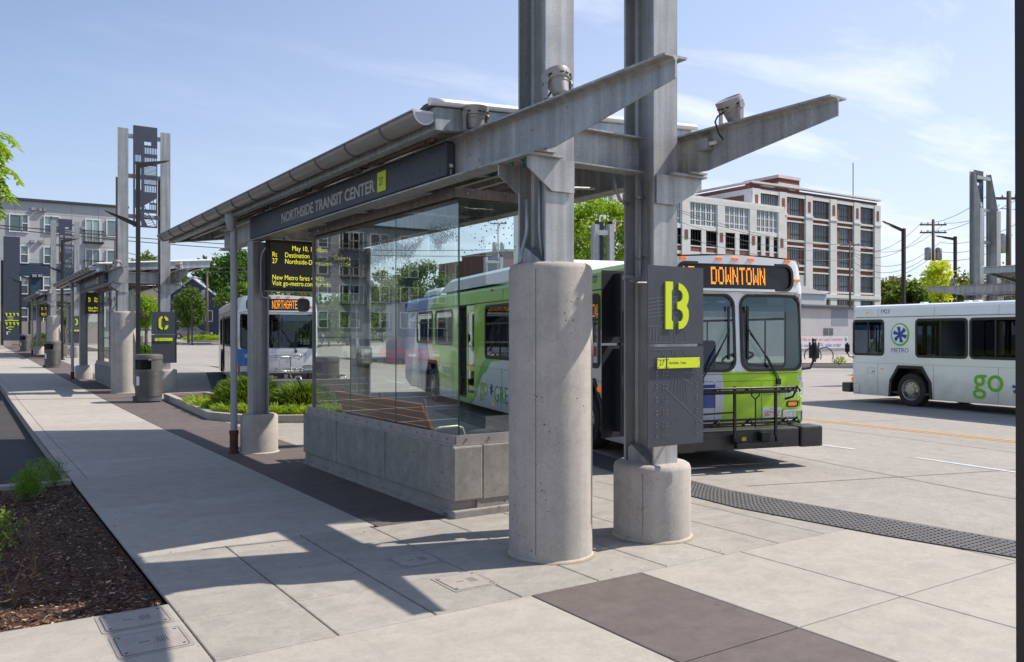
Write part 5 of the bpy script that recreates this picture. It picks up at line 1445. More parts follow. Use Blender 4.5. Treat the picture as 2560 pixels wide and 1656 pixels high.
    # wheels
    for wc in wheels:
        for s in (-1, 1):
            Mx = Matrix.Rotation(R(90) * s, 4, 'Y')
            c = (s * (hw - .30), wc, wr)
            m_ = MB(B0); m_.lathe([(.27, 0), (.28, .24), (.30, .262), (wr - .10, .275), (wr - .03, .262), (wr, .22), (wr, .02), (wr - .03, 0), (.27, 0)], c, 36, Mx)
            wh = m_.build('wheel', M_tyre, T); autosmooth(wh, 35)
            m_ = MB(B0); m_.lathe([(.285, .262), (.295, .27), (.28, .262), (.265, .215), (.235, .19), (.215, .235), (.165, .25), (.14, .25), (.13, .285), (.08, .295), (0, .295)], c, 36, Mx)
            m_.m = 1
            for k in range(10):
                a = 2 * PI * k / 10; p = Vector(c) + Mx @ Vector((.188 * math.cos(a), .188 * math.sin(a), .245)); m_.lathe([(0, .02), (.013, .02), (.013, 0)], p, 6, Mx)
                a += PI / 10; p = Vector(c) + Mx @ Vector((.249 * math.cos(a), .249 * math.sin(a), .2035)); m_.lathe([(0, .012), (.019, .012)], p, 8, Mx)
            o = m_.build('rim', [mat('wheel_alloy', (.50, .47, .43), .42, .55, col2=(.36, .33, .30), ns=7), M_black], wh); autosmooth(o, 35)
            m_ = MB(B0)
            R_ = wr + .12; f = smap(s, .002)
            def archl(q, e): return [(wc - R_ - .06 - e, skirt), (wc - R_ - .02 - e, .72), (wc - R_ * .62 - e * .5, .72 + R_ * .62 + e), (wc + R_ * .62 + e * .5, .72 + R_ * .62 + e), (wc + R_ + .02 + e, .72), (wc + R_ + .06 + e, skirt)]
            A, Bb = archl(0, -.01), archl(0, .07)
            m_.add([f(u, v, .02) for u, v in A] + [f(u, v, .02) for u, v in Bb] + [f(u, v, -.02) for u, v in A] + [f(u, v, -.0) for u, v in Bb], [(i, i + 1, i + 7, i + 6) for i in range(5)] + [(i, i + 1, i + 13, i + 12) for i in range(5)] + [(i + 6, i + 7, i + 19, i + 18) for i in range(5)])
            m_.build('wheel_arch', M_rubber, T)
    return T, smap, fy

def seg_wins(lst, z0, z1): return [(a, z0, c, z1) for a, c in lst]
# green hybrid bus at bay B --------------------------------------------
zw0, zw1 = 1.34, 2.46
gw = seg_wins([(2.95 - .75, 3.9), (4.1, 5.8), (6.0, 7.95), (10.6, 12.25), (12.6, 14.4)], zw0, zw1)
gw[3] = (10.6, 1.60, 12.25, zw1); gw[4] = (12.6, 1.62, 14.4, zw1)
gdoor = [(.55, .36, 1.65, 2.50), (8.72, .36, 10.0, 2.52)]
gr_ = seg_wins([(.75, 1.75), (2.0, 3.7), (3.9, 5.6), (5.8, 7.5), (7.7, 9.4), (9.6, 11.3)], zw0, zw1)
T, smap, fy = make_bus((8.97, 7.69, 0), R(-13.7), 'green and white hybrid bus showing DOWNTOWN, parked just right of the B sign', 15.95, 1.18, P_green, 'green', {-1: gw, 1: gr_}, gdoor, [2.75, 12.6], 2.92, 1.34, ('17', 'DOWNTOWN', -.42, .0186, -.88), '90')
f = smap(-1, .004)
def hump(y0, y1, y2, y3, z, hwid, nm):
    m_ = MB(); zr = 2.94
    P = [(y0, zr), (y1, z), (y2, z), (y3, zr)]
    L_ = []
    for x in (-hwid, -hwid + .10, 0, hwid - .10, hwid):
        dz = 0 if abs(x) < hwid - .05 else -.08
        L_.append([(x, y, (zz + (dz if zz > zr else 0))) for y, zz in P])
    vs = [p for l in L_ for p in l]
    m_.add(vs, [(i * 4 + k, i * 4 + k + 1, i * 4 + k + 5, i * 4 + k + 4) for i in range(4) for k in range(3)])
    m_.add([L_[0][0], L_[0][1], L_[0][2], L_[0][3]], [(0, 1, 2, 3)]); m_.add([L_[4][0], L_[4][1], L_[4][2], L_[4][3]], [(3, 2, 1, 0)])
    o = m_.build(nm, M_white, T)
hump(4.3, 4.9, 11.3, 12.25, 3.26, 1.08, 'battery_housing'); hump(12.6, 12.8, 14.3, 14.55, 3.14, .95, 'cooling_unit')
def sidetext(s, size, y, z, sgn=-1, col=None, xs=1, nm='lettering', par=None, sc=1, shear=0, off=0, sm=None):
    m_ = MB(); sm_ = sm or smap
    ff_ = sm_(sgn, .0045)
    # readable from outside: on the kerb side (x<0) u grows toward the front
    put_text(m_, s, size, lambda a, b, c: ff_(y + (-a * xs if sgn < 0 else a * xs), z + b), shear=shear, off=off)
    return m_.build(nm, col, par or T)
C_bl = mat('logo_blue', (.012, .06, .32), .4); C_gr = mat('logo_green', (.16, .47, .02), .4); C_wh = mat('logo_white', (.7, .72, .7), .4); C_gr2 = mat('logo_green_soft', (.40, .55, .06), .4)
def aster(m_, cx, cz, r, ff_, sgn=-1):
    for k in range(6):
        a = R(60 * k + 15); w_ = r * .27; n_ = Vector((-math.sin(a), math.cos(a))); d = Vector((math.cos(a), math.sin(a)))
        P = [n_ * w_ * .45, d * r * .9 + n_ * w_ * 1.05, d * r * 1.0 - n_ * w_ * .75, -n_ * w_ * .45]
        m_.add([ff_(cx + p.x * (-sgn), cz + p.y, .0003 * k) for p in P], [(0, 1, 2, 3)])
sidetext('go', .62, 8.34, .50, col=C_gr2, xs=.95, off=.006)
m_ = MB(); aster(m_, 7.52, .66, .13, smap(-1, .004)); m_.build('asterisk_emblem', C_bl, T)
sidetext('GREEN', .50, 7.36, .42, col=mat('logo_green_mid', (.05, .40, .10), .4), xs=1.0)
sidetext('hybrid', .34, 11.55, .86, col=C_wh, xs=1.0)
sidetext('go-metro.com', .27, 3.95, 2.66, col=C_bl, xs=1.0, shear=.3)
m_ = MB(); led(m_, 'DOWNTOWN', 0, 0, .03, .028, lambda u, v: (-1.14, 3.5 - u, 2.32 + v)); m_.build('side_destination', M_led, T)
m_ = MB(); ff_ = smap(-1, .0045)
m_.prism(rr(1.90, 1.33, 2.10, 1.53, .01, 2), lambda u, v, t: ff_(u, v, t), 0, .002); m_.build('accessible_badge', mat('badge_blue', (.01, .12, .45), .4), T)
m_ = MB(); m_.tube([ff_(2.0 + .045 * math.cos(a), 1.405 + .045 * math.sin(a), .004) for a in [R(200 + 20 * k) for k in range(14)]], .006, 4); m_.bar(ff_(2.01, 1.50, .004), ff_(2.0, 1.42, .004), .012, .004); m_.bar(ff_(2.0, 1.43, .004), ff_(1.96, 1.42, .004), .012, .004); m_.build('wheelchair_symbol', C_wh, T)
m_ = MB(); m_.prism([(2.02, .72), (1.97, .80), (2.005, .80), (2.005, 1.15), (2.035, 1.15), (2.035, .80), (2.07, .80)], lambda u, v, t: ff_(u, v, t), 0, .002); m_.build('red_arrow', mat('sticker_red', (.5, .03, .03), .5), T)
m_ = MB(); m_.lathe([(0, .02), (.05, .02), (.06, 0)], ff_(2.2, 1.0, 0), 14, Matrix.Rotation(R(-90), 4, 'Y')); m_.build('round_lamp', M_amber, T)
m_ = MB(); m_.box(-1.188, 2.28, 1.40, -1.184, 2.42, 1.72); m_.m = 1; m_.box(-1.190, 2.30, 1.50, -1.188, 2.40, 1.66); m_.build('window_notice', [C_wh, MATS['sticker_red']], T)
m_ = MB(); put_text(m_, 'hybrid', .20, lambda a, b, c: (.70 + a * .85, fy(min(.70 + a * .85, 1.1), .98) - .004, .95 + b), off=.001)
for cx, cz in ((1.06, 1.22), (1.09, 1.13)):
    for k in range(4): a = R(45 + 90 * k); m_.lathe([(0, 0), (.026, 0)], (cx + .024 * math.cos(a), fy(cx, cz) - .005, cz + .024 * math.sin(a)), 8, Matrix.Rotation(R(90), 4, 'X'))
m_.build('nose_lettering', C_wh, T)
# white bus 1923 on the right ------------------------------------------
ang = R(180 - 7.8)
fwv = Vector((math.sin(R(7.8)), math.cos(R(7.8))))
SC = .905
O2 = Vector((20.31, 12.22)) + fwv * 2.17
nrm = Vector((fwv.y, -fwv.x))     # to the right of travel
cpos = O2 + nrm * 1.25 * SC
def k_(v): return v / SC
ww = [(k_(.37), k_(1.30), k_(1.36), k_(2.22)), (k_(2.35), k_(1.28), k_(3.75), k_(2.22)), (k_(3.83), k_(1.28), k_(5.10), k_(2.22))] + [(k_(5.2 + i * 1.45), k_(1.28), k_(6.55 + i * 1.45), k_(2.22)) for i in range(3)]
wr_side = [(k_(2.6 + i * 1.5), k_(1.28), k_(4.0 + i * 1.5), k_(2.22)) for i in range(2)] + [(k_(7.2), k_(1.28), k_(8.6), k_(2.22))]
T, smap, fy = make_bus((cpos.x, cpos.y, 0), ang, 'white bus numbered 1923 cut off by the right edge of the picture', 12.2, 1.25, P_white, 'white', {1: ww, -1: wr_side}, [(k_(.4), .36, k_(1.3), 2.40), (k_(5.75), .36, k_(6.95), 2.45)], [k_(2.17), k_(8.3)], 2.90, k_(1.28), ('17', 'NORTHGATE', -.5, .0186, -.9), '1923', scale=SC)
def st(s, size, y, z, col, **k): return sidetext(s, size, k_(y), k_(z), sgn=1, col=col, par=T, sm=smap, **k)
st('1923', .17, 1.23, 2.40, M_black)
st('METRO', .18, 1.60, 1.38, C_bl, xs=1.0)
m_ = MB(); ff_ = smap(1, .004)
cx, cz = k_(1.87), k_(1.84)
A = []; Bv = []
n = 40
for k in range(n):
    a = 2 * PI * k / n; wd = .030 + .016 * (1 - math.cos(a - 2.4)) 
    A.append((cx + .31 * math.cos(a), cz + .33 * math.sin(a))); Bv.append((cx + (.31 - wd) * math.cos(a), cz + (.33 - wd) * math.sin(a)))
m_.add([ff_(u, v, .001) for u, v in A + Bv], [(i, (i + 1) % n, (i + 1) % n + n, i + n) for i in range(n)])
m_.build('ring_emblem', C_gr, T)
m_ = MB(); aster(m_, cx, cz, .24, ff_, 1); m_.build('asterisk_emblem', C_bl, T)
st('go', .92, 3.90, .52, C_gr, xs=.95, off=.007)
m_ = MB(); aster(m_, k_(5.0), k_(.63), .17, ff_, 1); m_.build('asterisk_emblem', C_bl, T)
st('GREEN', .6, 5.2, .5, C_gr)
m_ = MB()
for (a, b, c, d) in ((.35, .25, .58, .50), (.85, .80, 1.08, .95)):
    q = [(k_(a), k_(b)), (k_(c), k_(b)), (k_(c), k_(d)), (k_(a), k_(d))]
    for i in range(4):
        p0, p1 = q[i], q[(i + 1) % 4]; m_.bar(ff_(*p0), ff_(*p1), .005, .004)
m_.prism(rr(k_(.99), k_(.84), k_(1.06), k_(.865), .004, 2), lambda u, v, t: ff_(u, v, t), 0, .006)
m_.build('access_hatch', MATS['seam_dark'], T)
m_ = MB(); m_.lathe([(0, .03), (.025, .03), (.03, .012), (.06, .01), (.07, 0)], ff_(k_(.93), k_(2.42)), 16, Matrix.Rotation(R(90), 4, 'Y')); m_.build('camera_dome', M_white, T)
m_ = MB()
for y in (1.8, 3.2, 3.5, 5.5): m_.bbox(-.1, y, 2.93, .1, y + .16, 2.99, .02)
m_.build('roof_vent', M_white, T)
# white bus NORTHGATE at bay C ------------------------------------------
w3 = seg_wins([(2.0, 3.6), (3.75, 5.3), (5.45, 7.0), (8.7, 10.2)], 1.34, 2.36)
w4 = seg_wins([(.7, 1.6), (2.0, 3.6), (3.75, 5.3), (5.45, 7.0), (7.2, 8.7)], 1.34, 2.36)
T, smap, fy = make_bus((8.25, 25.3, .10), R(-11.5), 'white bus showing NORTHGATE seen head-on behind the near shelter glass', 11.5, 1.2, P_blue, 'northgate', {-1: w3, 1: w4}, [(.55, .36, 1.65, 2.45), (7.2, .36, 8.4, 2.45)], [2.5, 8.9], 2.94, 1.34, ('31', 'NORTHGATE', -.48, .0182, -.86) if False else ('31', 'NORTHGATE', -.19, .0142, -.9), '1531')
# ================================================================== THINGS ON THE GROUND
def lid(x0, y0, x1, y1, label, z=.002):
    b = ((x0 + x1) / 2, (y0 + y1) / 2, 0); t = thing('utility_cover', label, 'utility cover', b, 0, 'concrete utility covers in the pavement')
    mid = ((x0 + x1) / 2, (y0 + y1) / 2)
    m_ = MB(b); m_.prism(rr(x0, y0, x1, y1, .02, 3), lambda u, v, t: (u, v, t), -.01, .004); m_.build('frame', mat('lid_frame', (.33, .30, .27), .9, col2=(.26, .24, .215), ns=8, fine=.2), t)
    m_ = MB(b)
    o = rr(x0 + .022, y0 + .022, x1 - .022, y1 - .022, .03, 4); i = rr(x0 + .027, y0 + .027, x1 - .027, y1 - .027, .028, 4)
    m_.add([(u, v, .0045) for u, v in o + i], [(k, (k + 1) % len(o), (k + 1) % len(o) + len(o), k + len(o)) for k in range(len(o))])
    for sx in (-1, 1):
        m_.lathe([(0, .0072), (.011, .0072)], (mid[0] + sx * (x1 - x0) * .38, mid[1] + sx * (y1 - y0) * .34, 0), 10); m_.lathe([(0, .0072), (.011, .0072)], (mid[0] + sx * (x1 - x0) * .38, mid[1] - sx * (y1 - y0) * .34, 0), 10)
    m_.box(mid[0] - .07, mid[1] - .004, .0045, mid[0] - .01, mid[1] + .004, .0075)
    for k in range(5): m_.box(mid[0] + .03 + k * .014, mid[1] - .05, .0045, mid[0] + .034 + k * .014, mid[1] + .05, .0073)
    m_.build('gap_and_bolt', M_joint, t)
    m_ = MB(b); m_.prism(rr(x0 + .03, y0 + .03, x1 - .03, y1 - .03, .026, 4), lambda u, v, t: (u, v, t), .0, .0065)
    m_.t = 1; m_.build('cover', mat('lid_cover', (.40, .355, .32), .85, col2=(.33, .295, .265), ns=9, fine=.25, fs=150, bump=.6, bs=170), t)
lid(2.94, 5.97, 3.33, 6.35, 'smaller-looking utility cover half in shadow, behind the sunlit one left of the tall round base')
lid(2.98, 5.22, 3.36, 5.62, 'fully sunlit utility cover in the middle of the front pavement')
lid(.75, 5.69, 1.18, 6.07, 'utility cover touching the mulch bed corner, farther of the front left pair')
lid(.77, 5.20, 1.19, 5.61, 'utility cover at the bottom left edge, nearer of the front left pair')

def trash(x, y, label, z=0, rot=0):
    t = thing('trash_can', label, 'trash can', (x, y, z), rot, 'round grey trash cans'); t['label'] = label
    return t
M_can = mat('can_grey', (.075, .073, .070), .5, .15, col2=(.10, .097, .092), ns=4, streak=.1)
M_can2 = mat('can_grey_light', (.11, .106, .10), .5, .15, col2=(.14, .135, .125), ns=4)
cans = [(4.28, 23.95, .08, 'round grey trash can nearest the camera, in front of the C shelter pole', 0), (3.72, 44.0, .31, 'round grey trash can beside the D shelter base, second along the pavement', 0), (4.15, 69.5, .60, 'round grey trash can third along the pavement, in front of the flower bed', 0),
        (4.3, 88, .95, 'small dark trash can at the foot of the tall information sign', 0), (8.05, 20.9, .03, 'round grey trash can seen through the near shelter glass', R(150)), (10.4, 62, .5, 'grey trash can partly hidden behind the C sign', 0)]
t0 = thing('trash_can', cans[0][3], 'trash can', (cans[0][0], cans[0][1], cans[0][2]), 0, 'round grey trash cans')
m_ = MB(); n = 40; r = .335
# shell with a notch cut in its left-front
def shell(z0, z1, r0, r1, skip=()):
    vs = []; 
    for z, rr_ in ((z0, r0), (z1, r1)):
        for k in range(n): vs.append((rr_ * math.cos(2 * PI * k / n), rr_ * math.sin(2 * PI * k / n), z))
    m_.smooth = True
    m_.add(vs, [(k, (k + 1) % n, (k + 1) % n + n, k + n) for k in range(n) if k not in skip])
    m_.smooth = False
shell(0, .12, r * .97, r * .97); 
m_.build('base_ring', M_can2, t0)
m_ = MB(); shell(.12, .80, r, r); m_.lathe([(r * .97, .12), (r, .122)], (0, 0, 0), n)
for k in range(20): m_.lathe([(r + .0005, .15 + k * .032), (r + .003, .155 + k * .032), (r + .0005, .16 + k * .032)], (0, 0, 0), n)
m_.build('body', M_can, t0)
m_ = MB()
open_ = [k for k in range(n) if 176 < 360 * k / n < 262 or 20 < 360 * k / n < 75]
shell(.80, .84, r, r); shell(.84, 1.10, r, r, open_)
vs = []
m_.m = 1
m_.add([(0, 0, .84)] + [(r * .98 * math.cos(2 * PI * k / n), r * .98 * math.sin(2 * PI * k / n), .84) for k in range(n)], [(0, k + 1, (k + 1) % n + 1) for k in range(n)])
m_.box(-.10, -.06, .845, .16, -.05, 1.08)
m_.build('hood', [M_can2, M_black], t0)
m_ = MB(); m_.smooth = True; m_.lathe([(r + .012, 1.10), (r + .012, 1.19), (r + .0, 1.225), (r - .06, 1.24), (0, 1.245)], (0, 0, 0), n); m_.lathe([(0, 1.10), (r + .012, 1.10)], (0, 0, 0), n); o = m_.build('lid', M_can2, t0); autosmooth(o, 40)
m_ = MB()
a0 = R(197); 
vs = []
for k in range(5):
    a = a0 + R(5) * k
    vs += [(math.cos(a) * (r + .004), math.sin(a) * (r + .004), .42), (math.cos(a) * (r + .004), math.sin(a) * (r + .004), .66)]
m_.add(vs, [(2 * k, 2 * k + 2, 2 * k + 3, 2 * k + 1) for k in range(4)])
st_ = m_.build('sticker', M_whitemat, t0)
m_ = MB(); m_.box(-r - .06, -.06, 0, -r + .02, .06, .13); m_.build('foot_bracket', M_can2, t0)
for x, y, z, lab, rot in cans[1:]:
    c = copy_tree(t0); c.location = (x, y, z); c.rotation_euler = (0, 0, rot); c['label'] = lab

# lamp posts ------------------------------------------------------------
def lamp_post(x, y, h, arms, label, w=.11, z=None, grp='dark slim lamp posts'):
    z = tz(y) if z is None else z
    b = (x, y, z); t = thing('lamp_post', label, 'lamp post', b, 0, grp)
    m_ = MB(b); m_.bbox(x - w / 2, y - w / 2, z, x + w / 2, y + w / 2, z + h, .012); m_.build('pole', M_bronze, t)
    m_ = MB(b); m_.bbox(x - .13, y - .13, z - .02, x + .13, y + .13, z + .05, .01); m_.build('base_plate', M_bronze, t)
    for (dx, dy, zz, L_, rise) in arms:
        d = Vector((dx, dy, 0)).normalized(); p = Vector((x, y, z + zz)); q = p + d * L_ + Vector((0, 0, rise)); s = Vector((-d.y, d.x, 0))
        m_ = MB(b)
        vs = []
        for pt, hh, ww_ in ((p, .15, .055), (p + (q - p) * .5, .10, .10), (q, .02, .09)):
            for i, j in ((-1, -1), (1, -1), (1, 0), (-1, 0)): vs.append(pt + s * ww_ * i + Vector((0, 0, hh * j)))
        m_.add(vs, [(0, 1, 2, 3), (11, 10, 9, 8)] + [(a * 4 + k, a * 4 + (k + 1) % 4, a * 4 + 4 + (k + 1) % 4, a * 4 + 4 + k) for a in (0, 1) for k in range(4)])
        ar = m_.build('arm', M_bronze, t)
        m_ = MB(b); c = p + (q - p) * .72 - Vector((0, 0, .068)); u = (q - p).normalized(); m_.obox(c, u * L_ * .2, s * .07, (0, 0, .006)); m_.build('lamp_head', mat('led_lens', (.62, .60, .52), .4), ar)
lamp_post(4.26, 25.42, 6.62, [(1, .1, 6.60, .82, .16), (-.95, .25, 4.92, .84, .30)], 'tall dark lamp post with two tapering arms in front of the C shelter')
lamp_post(4.85, 52.0, 6.6, [(1, .1, 6.58, .85, .16), (-.95, .25, 4.9, .86, .3)], 'dark two-armed lamp post standing left of the D sign', w=.14)
for i, (x, y) in enumerate(((4.75, 75.0), (4.6, 83.0), (4.3, 88.5))):
    lamp_post(x, y, 5.6, [(-1, .1, 5.55, .95, .25)], ['dark single-arm lamp post, first after the D shelter', 'dark single-arm lamp post, middle one of the far three', 'dark single-arm lamp post farthest along the pavement'][i], w=.16)
x, y = at(2259, 42); lamp_post(x, y, 7.1, [(-.83, .55, 7.05, 1.05, .42)], 'dark lamp post right of the white factory with its arm to the left', w=.16)
x, y = at(2388, 50); lamp_post(x, y, 7.6, [(-.83, .55, 7.5, 1.15, .15)], 'dark lamp post behind the yellow-green tree, arm over the utility pole', w=.16)
x, y = at(480, 80); lamp_post(x, y, 4.6, [(.7, -.3, 4.95, .7, .05)], 'slim dark lamp post in front of the round parking lot tree', w=.12)
# dark post at the right edge of the picture
px_, py_ = at(2560, 3.6)
b = (px_, py_, 0); t = thing('sign_post', 'black post cut off by the right edge of the picture', 'post', b)
m_ = MB(b); m_.bar((px_ + .012, py_, -.01), (px_ - .012, py_, 5.2), .05, .05, up=(0, 1, 0)); m_.build('post_shaft', M_bronze, t)
m_ = MB(b); m_.bbox(px_ - .09, py_ - .09, -.004, px_ + .09, py_ + .09, .02, .004); m_.build('base_plate', M_bronze, t)

# totem -------------------------------------------------------------------
b = (2.35, 92, tz(92)); t = thing('information_totem', 'tall dark blue information totem with lime bay markers at the far end of the pavement', 'sign', b)
x0, x1 = 2.35 - 1.75, 2.35 + 1.75; zb = tz(92)
x0, _ = at(9, 78); 
y_ = 84.0
def xat(px, y):
    u = (px - 1280) / 2095; return y * (u * CT + ST) / (-u * ST + CT)
def zat(py, px, y):
    u = (px - 1280) / 2095; f_ = y / (-u * ST + CT); return 1.85 + (836 - py) / 2095 * f_
x0, x1 = xat(9, y_), xat(50, y_); z1 = zat(592, 30, y_); z0 = zat(852, 30, y_)
t.location = (x0, y_, zat(862, 20, y_)); b = tuple(t.location)
m_ = MB(b); m_.box(x0, y_, z0, x1, y_ + .5, z1); m_.build('sign_body', M_navy, t)
m_ = MB(b); m_.box(x0, y_ - .05, b[2] - .3, x0 + (x1 - x0) * .5, y_ + .55, z0); m_.build('concrete_base', M_conc, t)
m_ = MB(b)
def sy(v): return zat(v, 30, y_)
for r0 in (783, 806):
    for k in range(4):
        xa = xat(12 + k * 9.5, y_); xb = xat(18.5 + k * 9.5, y_); m_.prism([(xa, sy(r0)), (xb, sy(r0)), (xb, sy(r0 + 6)), ((xa + xb) / 2, sy(r0 + 8.5)), (xa + .1, sy(r0 + 5))], lambda u, v, q: (u, q, v), y_ - .03, y_ - .005)
for (a, c, v) in ((12, 46, 803), (21, 34, 819), (21, 30, 825), (21, 25, 831), (18, 33, 794)): m_.box(xat(a, y_), y_ - .03, sy(v), xat(c, y_), y_ - .005, sy(v) + .04 * 2)
m_.m = 1
for v in (822, 833, 837): m_.box(xat(16, y_), y_ - .03, sy(v), xat(20, y_), y_ - .005, sy(v) + .12)
m_.m = 2; m_.box(xat(19, y_), y_ - .03, sy(801), xat(33, y_), y_ - .005, sy(796))
m_.build('route_markers', [M_lime, M_whitemat, M_galv], t)
# second narrow dark slab
t = thing('banner_sign', 'narrow black sign slab at the extreme left behind the totem', 'sign', (xat(2, 86), 86, tz(86)))
m_ = MB(tuple(t.location)); m_.box(xat(2.5, 86), 86, zat(762, 5, 86), xat(9, 86), 86.3, zat(651, 5, 86)); m_.build('slab', M_black, t)
m_ = MB(tuple(t.location)); m_.tube([(xat(6, 86), 86.15, tz(86)), (xat(6, 86), 86.15, zat(762, 5, 86))], .1, 8); m_.build('pole', M_black, t)

# concrete slab bench near the glass
b = (7.2, 19.6, .03); t = thing('slab_bench', 'grey slab-backed bench with metal arm loops behind the planting bed', 'bench', b)
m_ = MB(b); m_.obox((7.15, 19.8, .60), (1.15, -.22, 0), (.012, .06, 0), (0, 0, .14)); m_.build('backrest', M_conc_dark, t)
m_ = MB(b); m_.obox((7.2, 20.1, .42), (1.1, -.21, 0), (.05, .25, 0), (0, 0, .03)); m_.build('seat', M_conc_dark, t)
for s in (-.85, .85):
    m_ = MB(b); m_.obox((7.15 + s, 19.95 - s * .19, .20), (.05, 0, 0), (0, .2, 0), (0, 0, .22)); m_.build('leg', MATS['bench_metal'], t)
for s in (-.2, .95):
    m_ = MB(b); m_.smooth = True; m_.tube([(7.2 + s, 19.8, .70), (7.2 + s, 19.9, .82), (7.2 + s, 20.2, .80), (7.2 + s, 20.35, .66), (7.2 + s, 20.35, .44)], .02, 8); m_.build('arm_rest', M_chrome, t)

# planting island between the bays -----------------------------------------
ISL = [(4.85, 24.6), (4.62, 18.75), (5.15, 17.55), (7.0, 16.55), (7.6, 17.2), (7.2, 18.9), (6.2, 21), (5.9, 24.6)]
mb = MB()
for a, b_ in zip(ISL, ISL[1:] + ISL[:1]):
    mb.bar((a[0], a[1], .06 + tz(a[1])), (b_[0], b_[1], .06 + tz(b_[1])), .15, .20)
    mb.lathe([(.075, -.04), (.075, .159), (0, .159)], (a[0], a[1], tz(a[1])), 14)
b_ = thing('planter_curb', 'low concrete kerb ring around the planting island beyond the drainpipe', 'planter curb', (5.8, 19, 0))
mb2 = MB((5.8, 19, 0)); mb2.v = [v - Vector((5.8, 19, 0)) for v in mb.v]; mb2.f = mb.f; mb2.mi = mb.mi; mb2.tone = mb.tone; mb2.sm = mb.sm; mb2.build('curb_ring', M_slab_rough, b_)
mb = MB(); mb.sheet(ISL, .09)
struct(mb, 'island_soil', MATS['mulch_soil'])
def isl(r):
    while True:
        x, y = r.uniform(4.6, 7.4), r.uniform(16.7, 24.5)
        c = False
        for (ax, ay), (bx, by) in zip(ISL, ISL[1:] + ISL[:1]):
            if (ay > y) != (by > y) and x < (bx - ax) * (y - ay) / (by - ay) + ax: c = not c
        if c: return x, y
o = chips('island_mulch', isl, 2500, 8, .10, .03, .09); tag(o, 'brown bark mulch in the planting island beyond the drainpipe', 'mulch', kind='stuff')
# ================================================================== BUILDINGS
M_win = mat('window_dark', (.035, .045, .055), .08, spec=.8, col2=(.08, .095, .11), ns=.5, nmix=1.5, tone=True)
M_winb = mat('window_blinds', (.16, .21, .22), .15, spec=.8, col2=(.24, .30, .30), ns=.3, tone=True)
M_grey = mat('grey_cladding', (.47, .475, .48), .7, col2=(.43, .435, .44), ns=.3, tone=True)
M_bluec = mat('blue_cladding', (.022, .045, .075), .6, col2=(.03, .055, .09), ns=.4)
M_trimw = mat('window_trim', (.72, .72, .72), .6)
M_brick = mat('red_brick', (.22, .080, .058), .85, col2=(.26, .10, .075), ns=1.5, fine=.2, fs=9)
M_wbrick = mat('white_brick', (.80, .775, .75), .8, col2=(.68, .66, .64), ns=.5, fine=.10, fs=7, streak=.0)
def awindow(par, x, z, w_, h, y, split='h', mw=M_win, trim=M_trimw, tb=.09):
    m_ = MB(tuple(par.location))
    m_.box(x - tb, y - .10, z - tb, x + w_ + tb, y - .02, z); m_.box(x - tb, y - .10, z + h, x + w_ + tb, y - .02, z + h + tb); m_.box(x - tb, y - .10, z, x, y - .02, z + h); m_.box(x + w_, y - .10, z, x + w_ + tb, y - .02, z + h)
    if split == 'h': m_.box(x, y - .09, z + h * .5 - .04, x + w_, y - .03, z + h * .5 + .04)
    if split == 'v': m_.box(x + w_ * .5 - .04, y - .09, z, x + w_ * .5 + .04, y - .03, z + h)
    m_.m = 1; m_.t = rnd.uniform(.5, 1.4); m_.box(x, y - .055, z, x + w_, y - .045, z + h * (.5 if split == 'h' else 1)); m_.t = rnd.uniform(.5, 1.3)
    if split == 'h': m_.m = 2; m_.box(x, y - .055, z + h * .5, x + w_, y - .045, z + h)
    return m_.build('window', [trim, mw, M_winb if split == 'h' else mw], par)
# apartment block on the left -------------------------------------------------
Y = 88.0; zg = 1.55
ab = thing('apartment_building', 'four storey grey apartment block with dark blue siding at the far left', 'building', (-15, Y, zg))
def zx(px, py): u = (px - 1280) / 2095; f_ = Y / (-u * ST + CT); return f_ * (u * CT + ST), 1.85 + (836 - py) / 2095 * f_
Bs = tuple(ab.location)
XR_ = 13.6; XL_ = -48
m_ = MB(Bs); ztop = 14.25
xg = [XL_ + 2.28 * k for k in range(28)]
zf = [zg, 4.3, 7.2, 10.1, 12.9, ztop - .25]
m_.box(XL_, Y + .04, zg - 1, XR_, Y + 14, ztop - .25)
for i, xa in enumerate(xg[:-1]):
    for za, zc in zip([zg] + [v for k in range(1, 5) for v in (zf[k], zf[k] + 1.45)], [v for k in range(1, 5) for v in (zf[k], zf[k] + 1.45)] + [ztop - .25]):
        if za >= ztop - .3: continue
        zc = min(zc, ztop - .25)
        if zc - za < .2: continue
        m_.t = rnd.uniform(.93, 1.03); m_.box(xa + .015, Y - .0, za + .015, xa + 2.28 - .015, Y + .05, zc - .015)
m_.build('wall', M_grey, ab)
m_ = MB(Bs); m_.box(XL_ - .3, Y - .25, ztop - .25, XR_ + .3, Y + 14.2, ztop - .05); m_.build('roof_edge', M_char, ab)
# blue siding bays
for xa, xb, za, zb in ((3.9, 9.4, 3.1, 8.35), (9.4, 10.4, 3.1, 5.4), (-22, -19.4, zg, 13.2), (-40, -34, zg, 9.8)):
    m_ = MB(Bs)
    z = za
    while z < zb:
        m_.add([(xa, Y - .06, z), (xb, Y - .06, z), (xb, Y - .03, z + .15), (xa, Y - .03, z + .15), (xa, Y, z), (xb, Y, z)], [(0, 1, 2, 3), (0, 4, 5, 1)]); z += .155
    m_.build('blue_siding', M_bluec, ab)
